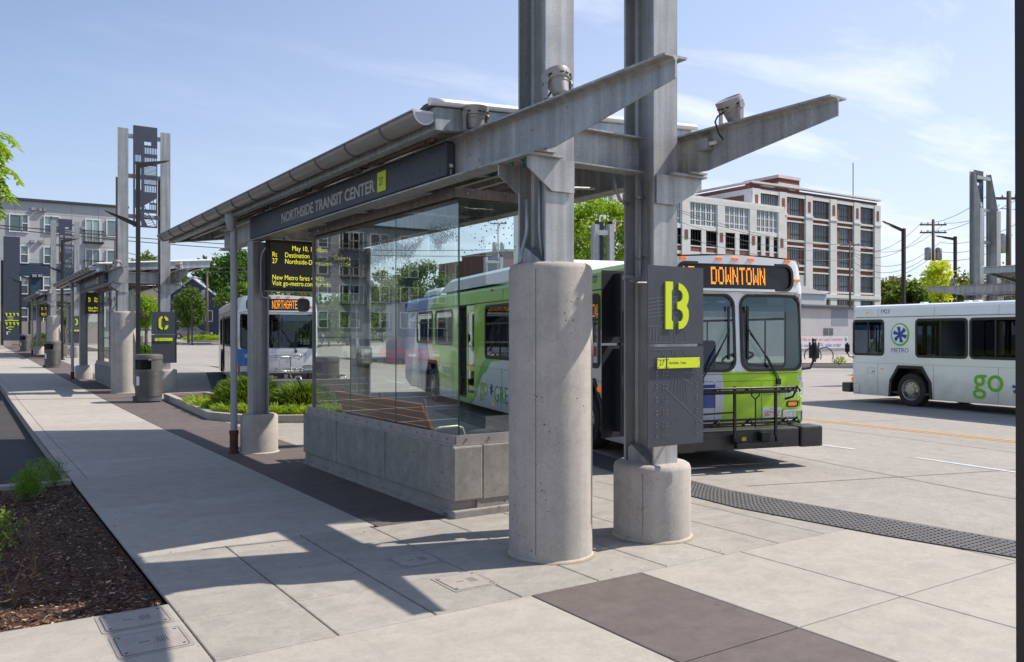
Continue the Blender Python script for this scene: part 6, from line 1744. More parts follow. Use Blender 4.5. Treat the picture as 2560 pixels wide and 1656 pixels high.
# windows measured from the picture
for (pxa, pya, pxb, pyb, sp) in ((25, 537, 52, 579, 'n'), (56, 538, 69, 580, 'h'), (112, 542, 126, 583, 'h'), (129, 543, 147, 584, 'h'), (268, 552, 292, 591, 'n'), (52, 616, 69, 657, 'h'), (111, 619, 127, 659, 'h'), (268, 627, 292, 668, 'n'),
                       (52, 693, 69, 734, 'h'), (110, 694, 127, 735, 'h'), (268, 700, 292, 738, 'n'), (52, 772, 69, 813, 'h'), (110, 772, 127, 813, 'h')):
    xa, z1 = zx(pxa, pya); xb, _ = zx(pxb, pyb); _, z0 = zx(pxb, pyb)
    awindow(ab, xa, z0, xb - xa, z1 - z0, Y, sp, M_winb if sp == 'n' else M_win)
for i in range(12):
    for fl in range(4):
        x = -44 + i * 3.7; z = 2.6 + fl * 2.95
        if -22.5 < x < -18.5: continue
        awindow(ab, x, z, .95, 1.7, Y, 'h')
        awindow(ab, x + 1.2, z, 1.0, 1.7, Y, 'n')
def balcony(x, z, w_=3.0):
    awindow(ab, x + .25, z + .1, w_ - .6, 2.0, Y, 'v', M_winb)
    m_ = MB(Bs); m_.box(x, Y - .55, z - .12, x + w_, Y, z + .02)
    m_.box(x, Y - .55, z + 1.0, x + w_, Y - .50, z + 1.06)
    k = x
    while k <= x + w_: m_.box(k, Y - .54, z, k + .03, Y - .51, z + 1.03); k += .13
    for xx in (x, x + w_ - .04): m_.box(xx, Y - .54, z + 1.0, xx + .04, Y, z + 1.06)
    m_.build('balcony', M_black, ab)
for pxa, py in ((208, 605), (208, 680), (208, 750)):
    xa, z = zx(pxa, py); balcony(xa, z, 7.9 * 0 + 2.05 * 1.0 + 0.0 if False else zx(258, py)[0] - xa)
for x in (-30, -12):
    for fl in range(1, 4): balcony(x, 2.3 + fl * 2.95)
m_ = MB(Bs); m_.box(3.2, Y - .9, zg - .6, XR_, Y - .02, 3.0); m_.build('base_wall', mat('base_stone', (.34, .31, .27), .85), ab)
m_ = MB(Bs)
for (px, py) in ((78, 523), (97, 525), (105, 525), (76, 604), (97, 604), (80, 690), (95, 690), (80, 755), (95, 757), (202, 571)):
    xa, z = zx(px, py); m_.box(xa, Y - .25, z - .12, xa + .35, Y, z + .12)
m_.build('wall_vent', M_galv, ab)

# white and brick factory ---------------------------------------------------
YF = 85.0
fb = thing('factory_building', 'five storey white and red brick factory with tall grid windows on the right', 'building', (115, YF, 1.6))
Fs = tuple(fb.location)
def zf_(px, py, y=YF): u = (px - 1280) / 2095; f_ = y / (-u * ST + CT); return f_ * (u * CT + ST), 1.85 + (836 - py) / 2095 * f_
X0, zt0 = zf_(1880, 457); X1, _ = zf_(2197, 500)
ZT = 24.9
m_ = MB(Fs); m_.box(X0, YF + .35, 0, X1, YF + 20, ZT - .5); m_.build('brick_core', M_brick, fb)
m_ = MB(Fs)
cols = [zf_(px, 700)[0] for px in (1890, 1957, 2022, 2083, 2142, 2193)]
WR = [(4.9, 7.5), (8.85, 11.55), (12.8, 15.5), (16.65, 19.4), (20.45, 23.25)]
for k, xc in enumerate(cols):
    w_ = .85 if k else .9
    m_.box(xc - w_, YF - .12, 0, xc + w_, YF + .36, ZT - 1.05)
    m_.box(xc - w_ - .12, YF - .22, ZT - 4.6, xc + w_ + .12, YF - .12, ZT - 4.3)
for za, zb in WR: m_.box(X0, YF + .0, za - .3, X1, YF + .36, za); m_.box(X0, YF + .02, zb + .0, X1, YF + .355, zb + .25)
m_.box(X0, YF - .05, ZT - 1.65, X1, YF + .36, ZT - 1.05)
m_.box(X0 - .3, YF - .3, ZT - .25, X1 + .3, YF + .5, ZT)
m_.box(X0, YF - .14, 0, X1, YF + .2, 1.0); m_.box(X0, YF - .25, 7.75, X1 + .3, YF + .36, 8.35)
# side wall toward the left
m_.box(X0 - .05, YF, ZT - 1.9, X0 + .3, YF + 20, ZT - 1.1); m_.box(X0 - .35, YF, ZT - .25, X0 + .3, YF + 20.3, ZT)
for yy in (0, 6.5, 13, 19): m_.box(X0 - .15, YF + yy, 0, X0 + .4, YF + yy + 1.4, ZT - 1.6)
m_.build('white_frame', M_wbrick, fb)
m_ = MB(Fs)
for xc in cols: m_.box(xc - .32, YF - .16, ZT - 3.7, xc + .32, YF - .121, ZT - 2.0)
m_.build('brick_inlay', M_brick, fb)
def gridwin(par, xa, xb, za, zb, y, nv, nh=3, brick=False, trim=None, fat=.045, low=.33):
    m_ = MB(tuple(par.location))
    if trim:
        m_.m = 1
        for i in range(0, nv + 1, 2): x = xa + (xb - xa) * i / nv; m_.box(x - .13, y + .05, za, x + .13, y + .116, zb)
        m_.box(xa, y + .064, za + (zb - za) * .62 - .05, xb, y + .1145, za + (zb - za) * .62 + .05)
    m_.m = 0; m_.t = rnd.uniform(.55, 1.35); m_.box(xa, y + .12, za, xb, y + .14, zb); m_.t = 1
    m_.m = 1
    for i in range(nv + 1):
        x = xa + (xb - xa) * i / nv; m_.box(x - fat, y + .07, za, x + fat, y + .115, zb)
    m_.box(xa, y + .065, za + (zb - za) * low - .07, xb, y + .114, za + (zb - za) * low + .07); m_.box(xa, y + .066, zb - .07, xb, y + .113, zb); m_.box(xa, y + .066, za, xb, y + .113, za + .1)
    if brick:
        m_.m = 2
        for f_ in (.16, .82): m_.box(xa + (xb - xa) * f_ - .22, y + .0, za, xa + (xb - xa) * f_ + .22, y + .12, zb)
    return m_.build('window', [M_win, trim or M_black, M_brick], par)
M_winf = mat('factory_glass', (.10, .125, .14), .12, spec=.8, col2=(.18, .21, .23), ns=.6, nmix=1, tone=True)
for i in range(len(cols) - 1):
    for k in range(5):
        za, zb = WR[k]
        o = gridwin(fb, cols[i] + .87, cols[i + 1] - .87, za, zb, YF + .2, 10 if i % 2 else 11, brick=(i % 2 == 1))
        o.data.materials[0] = M_winf
for yy in (1.6, 8.1):
    m_ = MB(Fs); m_.box(X0 - .02, YF + yy + .4, ZT - 6, X0 + .02, YF + yy + 4.3, ZT - 3); m_.build('window', M_winf, fb)
# roof penthouse
xa, zb = zf_(1946, 433, YF + 6); xb, _ = zf_(1972, 436, YF + 6)
m_ = MB(Fs); m_.box(xa, YF + 6, ZT - .5, xa + 5.4, YF + 13, ZT + 2.8); ph_ = m_.build('roof_house', M_brick, fb)
m_ = MB(Fs); m_.box(xa - .15, YF + 5.85, ZT + 2.8, xa + 5.55, YF + 13.2, ZT + 3.3); m_.box(xa - .1, YF + 5.9, ZT + 1.3, xa + 5.5, YF + 13.1, ZT + 2.0); m_.build('white_band', M_wbrick, ph_)
m_ = MB(Fs); m_.box(xa + 2.6, YF + 5.95, ZT - .4, xa + 4.4, YF + 6.02, ZT + 1.2); m_.build('window', M_winf, ph_)
m_ = MB(Fs); fx, _ = zf_(2146, 500); m_.tube([(fx, YF + 1, ZT - .2), (fx, YF + 1, ZT + 5.9)], .09, 6); m_.build('flagpole', M_galv, fb)
# white front wing
YW = 83.6
wb = thing('factory_wing', 'lower white factory wing with white grid windows left of the brick tower', 'building', (70, YW, 1.6))
Ws = tuple(wb.location)
XA = zf_(1352, 600, YW)[0]; XB, _ = zf_(1962, 515, YW); ZW = 21.3
m_ = MB(Ws); m_.box(XA, YW + .3, 0, XB, YW + 6, ZW - .2); m_.box(XA - .1, YW + .1, ZW - .25, XB + .1, YW + 6.1, ZW); m_.box(XA, YW + .02, ZW - .95, XB, YW + .31, ZW - .27)
bays = [zf_(px, 600, YW)[0] for px in (1380, 1465, 1545, 1628, 1716, 1804, 1884, 1955)]
for xc in bays: m_.box(xc - .8, YW, 0, xc + .8, YW + .31, ZW - 4.2)
for xc in bays: m_.box(xc - .75, YW + .03, ZW - 4.3, xc + .75, YW + .30, ZW - .9)
for za, zb in ((ZW - 4.75, ZW - 4.15),): m_.box(XA, YW + .12, za, XB, YW + .30, zb)
for k in range(5): z = ZW - 7.0 - 3.6 * k; m_.box(XA, YW + .13, z - .15, XB, YW + .30, z); m_.box(XA, YW + .14, z - 1.3, XB, YW + .30, z - .85)
m_.build('white_wall', M_wbrick, wb)
m_ = MB(Ws)
for xc in bays: m_.box(xc - .3, YW - .05, ZW - 6.2, xc + .3, YW - .005, ZW - 4.9)
for k in range(4): z = ZW - 7.0 - 3.6 * k; m_.box(XA, YW + .2, z - .85, XB, YW + .296, z - .15)
m_.build('brick_inlay', M_brick, wb)
for i in range(len(bays) - 1):
    a, c = bays[i] + .85, bays[i + 1] - .85
    gridwin(wb, a, c, ZW - 4.15, ZW - .95, YW + .16, 10, trim=M_trimw, fat=.035, low=.24).data.materials[0] = M_winf
    nsub = 3 if i == 6 else 2
    wd = (c - a - (nsub - 1) * .9) / nsub
    for k in range(3):
        for j in range(nsub):
            x = a + j * (wd + .9)
            gridwin(wb, x, x + wd, ZW - 7.0 - 3.6 * k, ZW - 4.75 - 3.6 * k, YW + .18, 4)
            if j < nsub - 1 and k == 0:
                m_ = MB(Ws); m_.box(x + wd, YW + .08, 0, x + wd + .9, YW + .302, ZW - 4.6); m_.build('pier', M_wbrick, wb)
# small brick building behind the green bus
xa, _ = zf_(1213, 650, 110); xb, _ = zf_(1330, 650, 110); _, zt_ = zf_(1260, 628, 110)
t = thing('brick_building', 'small dark red brick building above the green bus roof', 'building', (xa, 110, 1.8))
m_ = MB(tuple(t.location)); m_.box(xa, 110, 0, xb + 12, 125, zt_ - 1.2); m_.box(xa + 4, 110.2, zt_ - 1.2, xb + 12, 124, zt_); m_.build('wall', mat('old_brick', (.16, .045, .032), .85), t)
m_ = MB(tuple(t.location)); m_.box(xa + 4, 109.9, zt_, xb + 12, 124.2, zt_ + .35); m_.build('parapet', mat('parapet_stone', (.3, .28, .26), .8), t)
# low white building with the banner -------------------------------------------
YL_ = 39.0
def zl(px, py, y=YL_): u = (px - 1280) / 2095; f_ = y / (-u * ST + CT); return f_ * (u * CT + ST), 1.85 + (836 - py) / 2095 * f_
xa, _ = zl(1920, 800); xb, zt_ = zl(2175, 771)
t = thing('white_building', 'low whitewashed block building with a banner behind the bus road', 'building', (xa, YL_, .3))
Ls = tuple(t.location)
M_ww = mat('whitewashed_block', (.50, .48, .48), .85, col2=(.43, .41, .415), ns=.6)
_, zb_ = zl(2100, 902)
m_ = MB(Ls); m_.box(xa - 25, YL_, zb_ - .5, xb, YL_ + 9, 3.75); m_.build('wall', M_ww, t)
m_ = MB(Ls); m_.box(xa - 25.2, YL_ - .2, 3.75, xb + .2, YL_ + 9.2, 3.92); m_.build('roof_edge', M_char, t)
a, c = zl(2078, 780)[0], zl(2120, 780)[0]
m_ = MB(Ls); m_.box(a, YL_ - .012, zl(2100, 815)[1], c, YL_ - .004, 3.7); m_.build('grey_patch', mat('grey_patch', (.24, .26, .31), .8), t)
a, c = zl(2059, 830)[0], zl(2082, 830)[0]
m_ = MB(Ls); z0, z1 = zl(2070, 838)[1], zl(2070, 821)[1]; m_.box(a, YL_ - .03, z0, c, YL_ + .0, z1); m_.m = 1; m_.box((a + c) / 2 - .04, YL_ - .04, z0, (a + c) / 2 + .04, YL_ - .03, z1); m_.build('window', [M_win, mat('tan_trim', (.3, .24, .18), .7)], t)
a, c = zl(1985, 850)[0], zl(2118, 850)[0]; z0, z1 = zl(2100, 871)[1], zl(2100, 841)[1]
bn_ = thing('wall_banner', 'white thank-you banner with red script on the whitewashed building', 'banner', (a, YL_, z0))
m_ = MB(tuple(bn_.location)); m_.box(a, YL_ - .06, z0, c, YL_ - .035, z1); m_.build('banner_cloth', mat('banner_white', (.62, .60, .63), .7), bn_)
m_ = MB(tuple(bn_.location)); put_text(m_, "We'd like to thank our Loyal Customers", .34, lambda p, q, r_: (a + .1 + p * ((c - a - .8) / 6.0), YL_ - .065, z1 - .36 + q), shear=.25); 
vs_, fs_t = text("We'd like to thank our Loyal Customers", .34, shear=.25); mxw = max(v[0] for v in vs_)
m_ = MB(tuple(bn_.location)); m_.add([(a + .1 + v[0] / mxw * (c - a - .75), YL_ - .065, z1 - .34 + v[1] * 1.1) for v in vs_], fs_t); m_.build('red_lettering', mat('banner_red', (.55, .07, .10), .7), bn_)
vs_, fs_t = text("for our 2,000TH  sales order.", .40, shear=.2); mxw = max(v[0] for v in vs_)
m_ = MB(tuple(bn_.location)); m_.add([(a + .4 + v[0] / mxw * (c - a - 1.2), YL_ - .065, z0 + .12 + v[1] * 1.0) for v in vs_], fs_t); m_.build('blue_lettering', mat('banner_blue', (.05, .06, .25), .7), bn_)
m_ = MB(tuple(bn_.location))
for zz, mi in ((z1 - .25, 0), (z0 + .25, 1)):
    m_.m = mi
    for k in range(7): an = 2 * PI * k / 7; m_.obox((c - .25 + .09 * math.cos(an), YL_ - .066, zz + .09 * math.sin(an)), (.08 * math.cos(an), 0, .08 * math.sin(an)), (0, .001, 0), (-.02 * math.sin(an), 0, .02 * math.cos(an)))
m_.build('burst_marks', [MATS['banner_blue'], MATS['banner_red']], bn_)
# grey gabled shed above it
t = thing('shed_building', 'pale sided shed with a sloping grey roof against the factory', 'building', (zl(2020, 750, 60)[0], 60, .8))
Ss = tuple(t.location); xa, xb = zl(1990, 740, 60)[0], zl(2066, 740, 60)[0]
m_ = MB(Ss); m_.box(xa, 60, 0, xb, 68, zl(2040, 735, 60)[1]); m_.box(xa, 64, 0, xb + 1.2, 70, zl(2040, 690, 64)[1]); m_.build('wall', mat('pale_siding', (.50, .51, .53), .7), t)
zz = zl(2040, 735, 60)[1]; z2 = zl(2024, 712, 64)[1]
m_ = MB(Ss); m_.add([(xa - .3, 59.8, zz), (xb + .2, 59.8, zz), (xb + .2, 64, z2), (xa - .3, 64, z2)], [(0, 1, 2, 3)]); m_.box(xa - 3, 58, zl(2040, 762, 58)[1] - .8, xb + 4, 60, zl(2040, 762, 58)[1]); m_.build('roof', mat('grey_roof', (.20, .20, .21), .8), t)
# two houses in the distance ------------------------------------------------
def house(px, f, w_, d, wall_h, roof_h, rz, wallm, roofm, label, zb=None):
    x, y = at(px, f); z = tz(y) - .3; t = thing('house', label, 'house', (x, y, z), rz)
    m_ = MB(); m_.box(-w_ / 2, 0, 0, w_ / 2, d, wall_h)
    m_.prism([(-w_ / 2, wall_h), (w_ / 2, wall_h), (0, wall_h + roof_h)], lambda u, v, q: (u, q, v), 0, d); m_.build('wall', wallm, t)
    m_ = MB()
    for s in (-1, 1):
        q = Vector((s * w_ / 2, 0, -roof_h)); L_ = q.length; c = Vector((s * w_ / 4, d / 2, wall_h + roof_h / 2 + .12)); m_.obox(c, q / 2 * 1.12, (0, d / 2 + .4, 0), Vector((s * roof_h, 0, w_ / 2)).normalized() * .08)
    m_.build('roof', roofm, t)
    for xx in (-w_ / 4, w_ / 4):
        m_ = MB(); m_.box(xx - .4, -.05, wall_h * .5, xx + .4, -.01, wall_h * .5 + 1.4); m_.m = 1; m_.box(xx - .5, -.04, wall_h * .5 - .1, xx + .5, -.015, wall_h * .5 + 1.5); m_.build('window', [M_win, M_trimw], t)
    m_ = MB(); m_.box(-.35, -.05, wall_h + .5, .35, -.012, wall_h + 1.4); m_.build('window', M_trimw, t)
    return t
house(482, 118, 9, 12, 5.0, 3.4, R(-28), mat('navy_siding', (.05, .06, .10), .7), mat('pale_roof', (.42, .44, .50), .7), 'dark blue gabled house with pale roof edges beyond the parking lot trees')
house(528, 122, 9, 14, 4.5, 3.0, R(50), mat('tan_brick', (.30, .17, .12), .8), mat('brown_roof', (.17, .13, .11), .85), 'tan brick house with a brown roof beyond the parking lot')

# ================================================================== VEGETATION
L_dark = leafmat('leaf_dark', (.030, .085, .012), (.085, .17, .022), .35)
L_mid = leafmat('leaf_mid', (.04, .09, .012), (.14, .22, .03), .45)
L_brt = leafmat('leaf_bright', (.11, .21, .012), (.30, .42, .03), .6, .45)
L_yel = leafmat('leaf_yellow', (.30, .40, .015), (.55, .58, .03), .7, .45)
L_jun = leafmat('leaf_juniper', (.03, .085, .01), (.20, .28, .025), 2.5, .3)
L_olive = leafmat('leaf_olive', (.10, .13, .03), (.20, .22, .05), .5)
M_bark = mat('bark', (.10, .075, .055), .9, col2=(.16, .125, .09), ns=6, bump=.5, bs=30)
def leaf(mb, p, s, r, asp=.55):
    n = Vector((r.gauss(0, 1), r.gauss(0, 1), r.gauss(.35, .8))).normalized(); a = n.orthogonal().normalized(); a.rotate(Matrix.Rotation(r.uniform(0, 2 * PI), 3, n)); b = n.cross(a)
    mb.t = r.random()
    mb.add([p - a * s * .5, p - b * s * asp * .5 + n * s * .08, p + a * s * .5, p + b * s * asp * .5 + n * s * .08], [(0, 1, 2, 3)])
def make_tree(name, label, x, y, z, th, top, rad, lm, seed, nl=5000, ls=.3, ncl=60, cat='tree', trunk=.16, sq=1.0, clr=.34, gr='trees around the transit centre', low=None):
    r = random.Random(seed); t = thing(name, label, cat, (x, y, z), 0, gr)
    cz = (th + top) / 2 if low is None else (low + top) / 2; rzv = (top - (th if low is None else low)) / 2
    m_ = MB(); m_.smooth = True
    m_.tube([(0, 0, -.2), (r.uniform(-.05, .05), r.uniform(-.05, .05), th * .5), (0, 0, th), (r.uniform(-.1, .1) * rad, r.uniform(-.1, .1) * rad, cz + rzv * .3)], trunk, 8, r1=trunk * .3)
    cl = []
    for i in range(ncl):
        while True:
            v = Vector((r.uniform(-1, 1), r.uniform(-1, 1), r.uniform(-1, 1)))
            if v.length <= 1: break
        v = v.normalized() * (v.length ** .45)
        taper = 1 - .25 * max(0, v.z)
        cl.append(Vector((v.x * rad * taper * sq, v.y * rad * taper * sq, cz + v.z * rzv)) * 1.0)
    for c in cl[:max(8, ncl // 4)]:
        b0 = Vector((0, 0, th * .7 + (c.z - th * .7) * .25)); md = (b0 + c) / 2 + Vector((0, 0, .1 * rad)); m_.tube([b0, md, c * .97 + Vector((0, 0, 0))], trunk * .4, 5, r1=trunk * .08)
    m_.build('trunk', M_bark, t)
    m_ = MB()
    per = nl // ncl
    for c in cl:
        k = r.uniform(.6, 1.25); cr_ = rad * clr * k
        for i in range(int(per * k)):
            d = Vector((r.gauss(0, .5), r.gauss(0, .5), r.gauss(0, .38))) * cr_
            leaf(m_, c + d, ls * r.uniform(.6, 1.3), r)
    m_.build('crown', lm, t)
    return t
def tree_px(name, label, px, f, top_py, rad, lm, seed, low_py=None, th=None, **k):
    x, y = at(px, f); z = tz(y); top = 1.85 + (836 - top_py) / 2095 * f - z; low = None if low_py is None else 1.85 + (836 - low_py) / 2095 * f - z
    return make_tree(name, label, x, y, z, th if th is not None else max(.8, (low if low is not None else 2) + .3), top, rad, lm, seed, low=low, **k)
tree_px('parking_lot_tree', 'round dense green tree just right of the C sign', 472, 85, 718, 1.35, L_mid, 1, low_py=820, nl=7000, ls=.26, ncl=70, clr=.36)
tree_px('broadleaf_tree', 'tallest dark green tree between the drainpipe and the far houses', 592, 125, 640, 5.2, L_dark, 2, low_py=790, nl=12000, ls=.8, ncl=110, trunk=.4, clr=.30)
tree_px('broadleaf_tree', 'mid green tree half hidden by the C shelter roof tip', 465, 150, 694, 5.0, L_mid, 3, low_py=780, nl=6000, ls=.8, ncl=60, trunk=.35)
tree_px('conifer_tree', 'pointed dark tree left of the tallest tree', 502, 140, 680, 2.0, L_dark, 4, low_py=770, nl=4000, ls=.6, ncl=40, trunk=.3)
tree_px('broadleaf_tree', 'bushy green tree behind the NORTHGATE bus roof', 592, 82, 715, 1.9, L_mid, 5, low_py=780, nl=6000, ls=.32, ncl=60)
tree_px('broadleaf_tree', 'yellow-green tree beside the first steel post', 618, 90, 704, 1.6, L_brt, 6, low_py=790, nl=4000, ls=.35, ncl=40)
tree_px('street_tree', 'young green tree seen through the C shelter gap', 366, 64, 742, 1.05, L_brt, 7, low_py=815, nl=2600, ls=.24, ncl=30)
tree_px('street_tree', 'young airy tree left of the D sign', 163, 62, 757, .95, L_brt, 8, low_py=806, nl=1800, ls=.22, ncl=26, trunk=.06)
tree_px('street_tree', 'low green tree behind the D columns', 118, 68, 742, 1.0, L_mid, 9, low_py=790, nl=1400, ls=.24, ncl=18, trunk=.06)
tree_px('street_tree', 'thin yellow-green tree at the far left edge', 2, 85, 762, 1.2, L_brt, 10, low_py=806, nl=1800, ls=.3, ncl=20, trunk=.07)
tree_px('broadleaf_tree', 'treetop just right of the left C column', 375, 160, 643, 3.5, L_mid, 11, low_py=700, nl=1500, ls=.8, ncl=20, trunk=.3)
for i, (px, f, tp, rad, lm, lp, lab, nl, ls) in enumerate(((822, 80, 765, 1.4, L_mid, 850, 'small upright tree right beside the NORTHGATE bus', 2600, .3), (868, 84, 738, 2.6, L_mid, 850, 'bushy green tree seen through the middle glass pane', 6000, .34), (955, 96, 684, 2.5, L_olive, 840, 'tall airy tree seen through the glass left of the green bus', 3000, .42),
        (998, 110, 700, 3.0, L_mid, 846, 'leafy tree directly behind the tail of the green bus', 5000, .42), (1065, 112, 664, 3.8, L_mid, 800, 'round treetop rising above the tail of the green bus', 7000, .45), (1015, 130, 674, 4.2, L_olive, 820, 'thin tree behind the round treetop', 3500, .55), (760, 120, 735, 5, L_dark, 830, 'dark tree mass over the NORTHGATE bus roof', 5000, .6),
        (690, 115, 742, 5, L_mid, 830, 'green tree behind the departure board', 4000, .6), (910, 130, 745, 5, L_mid, 835, 'green tree behind the rear steel post', 4000, .6))):
    tree_px('park_tree', lab, px, f, tp, rad, lm, 20 + i, low_py=lp, nl=nl, ls=ls, ncl=46, trunk=.14)
x, y = at(1478, 44)
tree_px('street_tree', 'large bright green tree framed between the two tall columns', 1500, 46, 492, 2.5, L_brt, 40, low_py=668, nl=9000, ls=.24, ncl=75, trunk=.16, clr=.25)
for i, (px, f, tp, rad, lm, lab, nl) in enumerate(((2232, 170, 702, 4, L_olive, 'brownish tree at the right foot of the factory', 4000), (2268, 150, 714, 3.6, L_mid, 'green tree left of the right-hand lamp post', 4500), (2310, 160, 714, 4.5, L_mid, 'green tree between lamp post and utility pole', 4500), (2440, 150, 694, 6, L_olive, 'olive tree just left of the far right shelter', 4500), (2500, 170, 690, 7, L_mid, 'green tree behind the far right shelter', 4000), (2200, 175, 716, 4, L_mid, 'low tree touching the factory corner', 2500))):
    tree_px('distant_tree', lab, px, f, tp, rad, lm, 50 + i, low_py=790, nl=nl, ls=.8, ncl=40, trunk=.3)
tree_px('street_tree', 'yellow-green young tree standing behind bus 1923', 2348, 38, 652, .74, L_yel, 60, low_py=752, nl=2600, ls=.15, ncl=46, trunk=.05, clr=.30)

# overhanging leaves at the upper left : a real tree standing in the bed, out of frame
def ash_tree():
    r = random.Random(77); x, y = -2.4, 8.6
    t = thing('ash_tree', 'bright green compound leaves hanging in at the upper left edge', 'tree', (x, y, -.05), 0, 'trees around the transit centre')
    m_ = MB(); m_.smooth = True; m_.tube([(0, 0, 0), (.05, .02, 1.5), (0, 0, 3.0), (.1, 0, 5.2)], .09, 10, r1=.03)
    tips = []
    for k in range(26):
        a = r.uniform(0, 2 * PI); z = r.uniform(2.4, 5.0); L_ = r.uniform(.5, 1.2)
        tips.append(Vector((math.cos(a) * L_, math.sin(a) * L_, z + r.uniform(-.1, .6))))
    tg = []
    for (px, py, f) in ((-48, 318, 7.4), (-55, 350, 7.0), (-52, 390, 7.2), (-42, 440, 7.3), (-50, 425, 7.2), (-50, 340, 8.2)):
        u = (px - 1280) / 2095; tg.append(Vector((f * (u * CT + ST) - x, f * (-u * ST + CT) - y, 1.85 + (836 - py) / 2095 * f + .05)))
    for c in tips + tg:
        b0 = Vector((0, 0, max(1.8, c.z - 1.2))); m_.tube([b0, (b0 + c) / 2 + Vector((0, 0, .25)), c], .022, 5, r1=.004)
    m_.build('trunk', M_bark, t)
    m_ = MB()
    def frond(c, d):
        d = d.normalized(); s = d.cross(Vector((0, 0, 1))).normalized(); p = c.copy(); dd = d.copy()
        for k in range(6):
            dd = (dd + Vector((0, 0, -.28))).normalized(); p2 = p + dd * .045
            for sg in (-1, 1):
                o_ = (s * sg * .8 + dd * .55 + Vector((0, 0, -.35))).normalized(); L_ = .10 * r.uniform(.8, 1.15); w_ = .017
                wv = o_.cross(Vector((0, 0, 1))).normalized(); nrm = o_.cross(wv)
                m_.t = r.random()
                q = [p2, p2 + o_ * L_ * .3 + wv * w_, p2 + o_ * L_ * .65 + wv * w_ * .8, p2 + o_ * L_ - nrm * .012, p2 + o_ * L_ * .65 - wv * w_ * .8, p2 + o_ * L_ * .3 - wv * w_]
                m_.add(q, [(0, 1, 2, 3), (0, 3, 4, 5)])
            p = p2
    for c in tips + tg:
        nf = 9 if c in tips else 6
        for k in range(nf):
            d = Vector((r.gauss(0, 1), r.gauss(0, 1), r.uniform(-.3, .5)))
            if c not in tips: d = Vector((r.uniform(.1, .8), r.uniform(-.6, .4), r.uniform(-.4, .4)))
            frond(c + Vector((r.gauss(0, .05), r.gauss(0, .05), r.gauss(0, .05))), d)
    m_.build('crown', L_brt, t)
ash_tree()

# juniper and day-lily clumps in the island ------------------------------------
def spiky(name, label, x, y, z, rad, h, n, lm, seed, blade=.16, bw=.01, cat='shrub', grp=None, spread=1.0):
    r = random.Random(seed); t = thing(name, label, cat, (x, y, z), 0, grp); m_ = MB()
    for i in range(n):
        a = r.uniform(0, 2 * PI); el = r.uniform(.15, 1.35); q = Vector((math.cos(a) * math.cos(el) * rad, math.sin(a) * math.cos(el) * rad, math.sin(el) * h)) * r.uniform(.35, 1) ** .6
        d = (Vector((math.cos(a) * spread, math.sin(a) * spread, .9)) + Vector((r.gauss(0, .35), r.gauss(0, .35), r.gauss(0, .3)))).normalized()
        L_ = blade * r.uniform(.6, 1.3); s = d.orthogonal().normalized(); s.rotate(Matrix.Rotation(r.uniform(0, 6.3), 3, d)); m_.t = r.random()
        m_.add([q - s * bw, q + s * bw, q + d * L_ * .6 + s * bw * .8, q + d * L_ + Vector((0, 0, -.1 * L_)), q + d * L_ * .6 - s * bw * .8], [(0, 1, 2, 4), (4, 2, 3)])
    m_.build('foliage', lm, t)
    if cat == 'shrub':
        m_ = MB(); 
        for k in range(7): a = k * .9; m_.tube([(0, 0, -.02), (math.cos(a) * rad * .5, math.sin(a) * rad * .5, h * .5)], .015, 5)
        m_.build('stem', M_bark, t)
    return t
G_ = 'plants in the planting island'
spiky('juniper_bush', 'big spiky green juniper bush left of the first steel post', 5.65, 19.6, .10, .74, .68, 4800, L_jun, 1, .27, .012, grp=G_)
spiky('juniper_bush', 'spiky green juniper bush between the steel post and the glass', 6.55, 18.5, .10, .62, .55, 3400, L_jun, 2, .26, .012, grp=G_)
L_lily = leafmat('leaf_lily', (.15, .25, .02), (.38, .46, .05), 2.0, .35)
for i, (x, y, rd) in enumerate(((4.98, 21.6, .34), (4.95, 20.6, .36), (5.02, 19.7, .36), (5.05, 18.9, .34), (5.35, 18.35, .30), (5.75, 17.95, .30), (6.2, 17.6, .32), (6.6, 17.35, .30), (6.95, 17.3, .26))):
    lab = ['first', 'second', 'third', 'fourth', 'fifth', 'sixth', 'seventh', 'eighth', 'last'][i]
    spiky('lily_clump', 'low lime-green grassy clump, %s from the far end of the planting island row' % lab, x, y, .10, rd, .14, 420, L_lily, 30 + i, .22, .009, cat='plant', grp='lime-green grassy clumps in the planting island', spread=1.1)
spiky('flower_clump', 'low yellow-green flower bed mass behind the third trash can', *at(113, 68), .58, 1.7, .85, 1600, L_olive, 50, .3, .03, cat='plant')
spiky('round_shrub', 'dark green round shrub in the far flower bed', *at(108, 76), .7, .9, 1.2, 900, L_mid, 51, .3, .03)
spiky('round_shrub', 'yellow shrub at the foot of the blue siding', *at(62, 82), .95, 1.1, 2.6, 1200, L_yel, 52, .35, .05)
spiky('round_shrub', 'low yellow-green shrub row near the grey sedan', *at(515, 92), 1.1, 2.6, .6, 1500, L_brt, 53, .3, .04)
spiky('round_shrub', 'small green shrub beneath the C sign in the lot', *at(372, 50), tz(48), 1.2, .8, 1200, L_mid, 54, .25, .03)
x, y = at(2098, 44); spiky('round_shrub', 'small sparse yellow-green shrub in the kerbed bed behind the bus mirror', x, y, tz(y) + .15, .32, .42, 170, L_brt, 55, .16, .014)

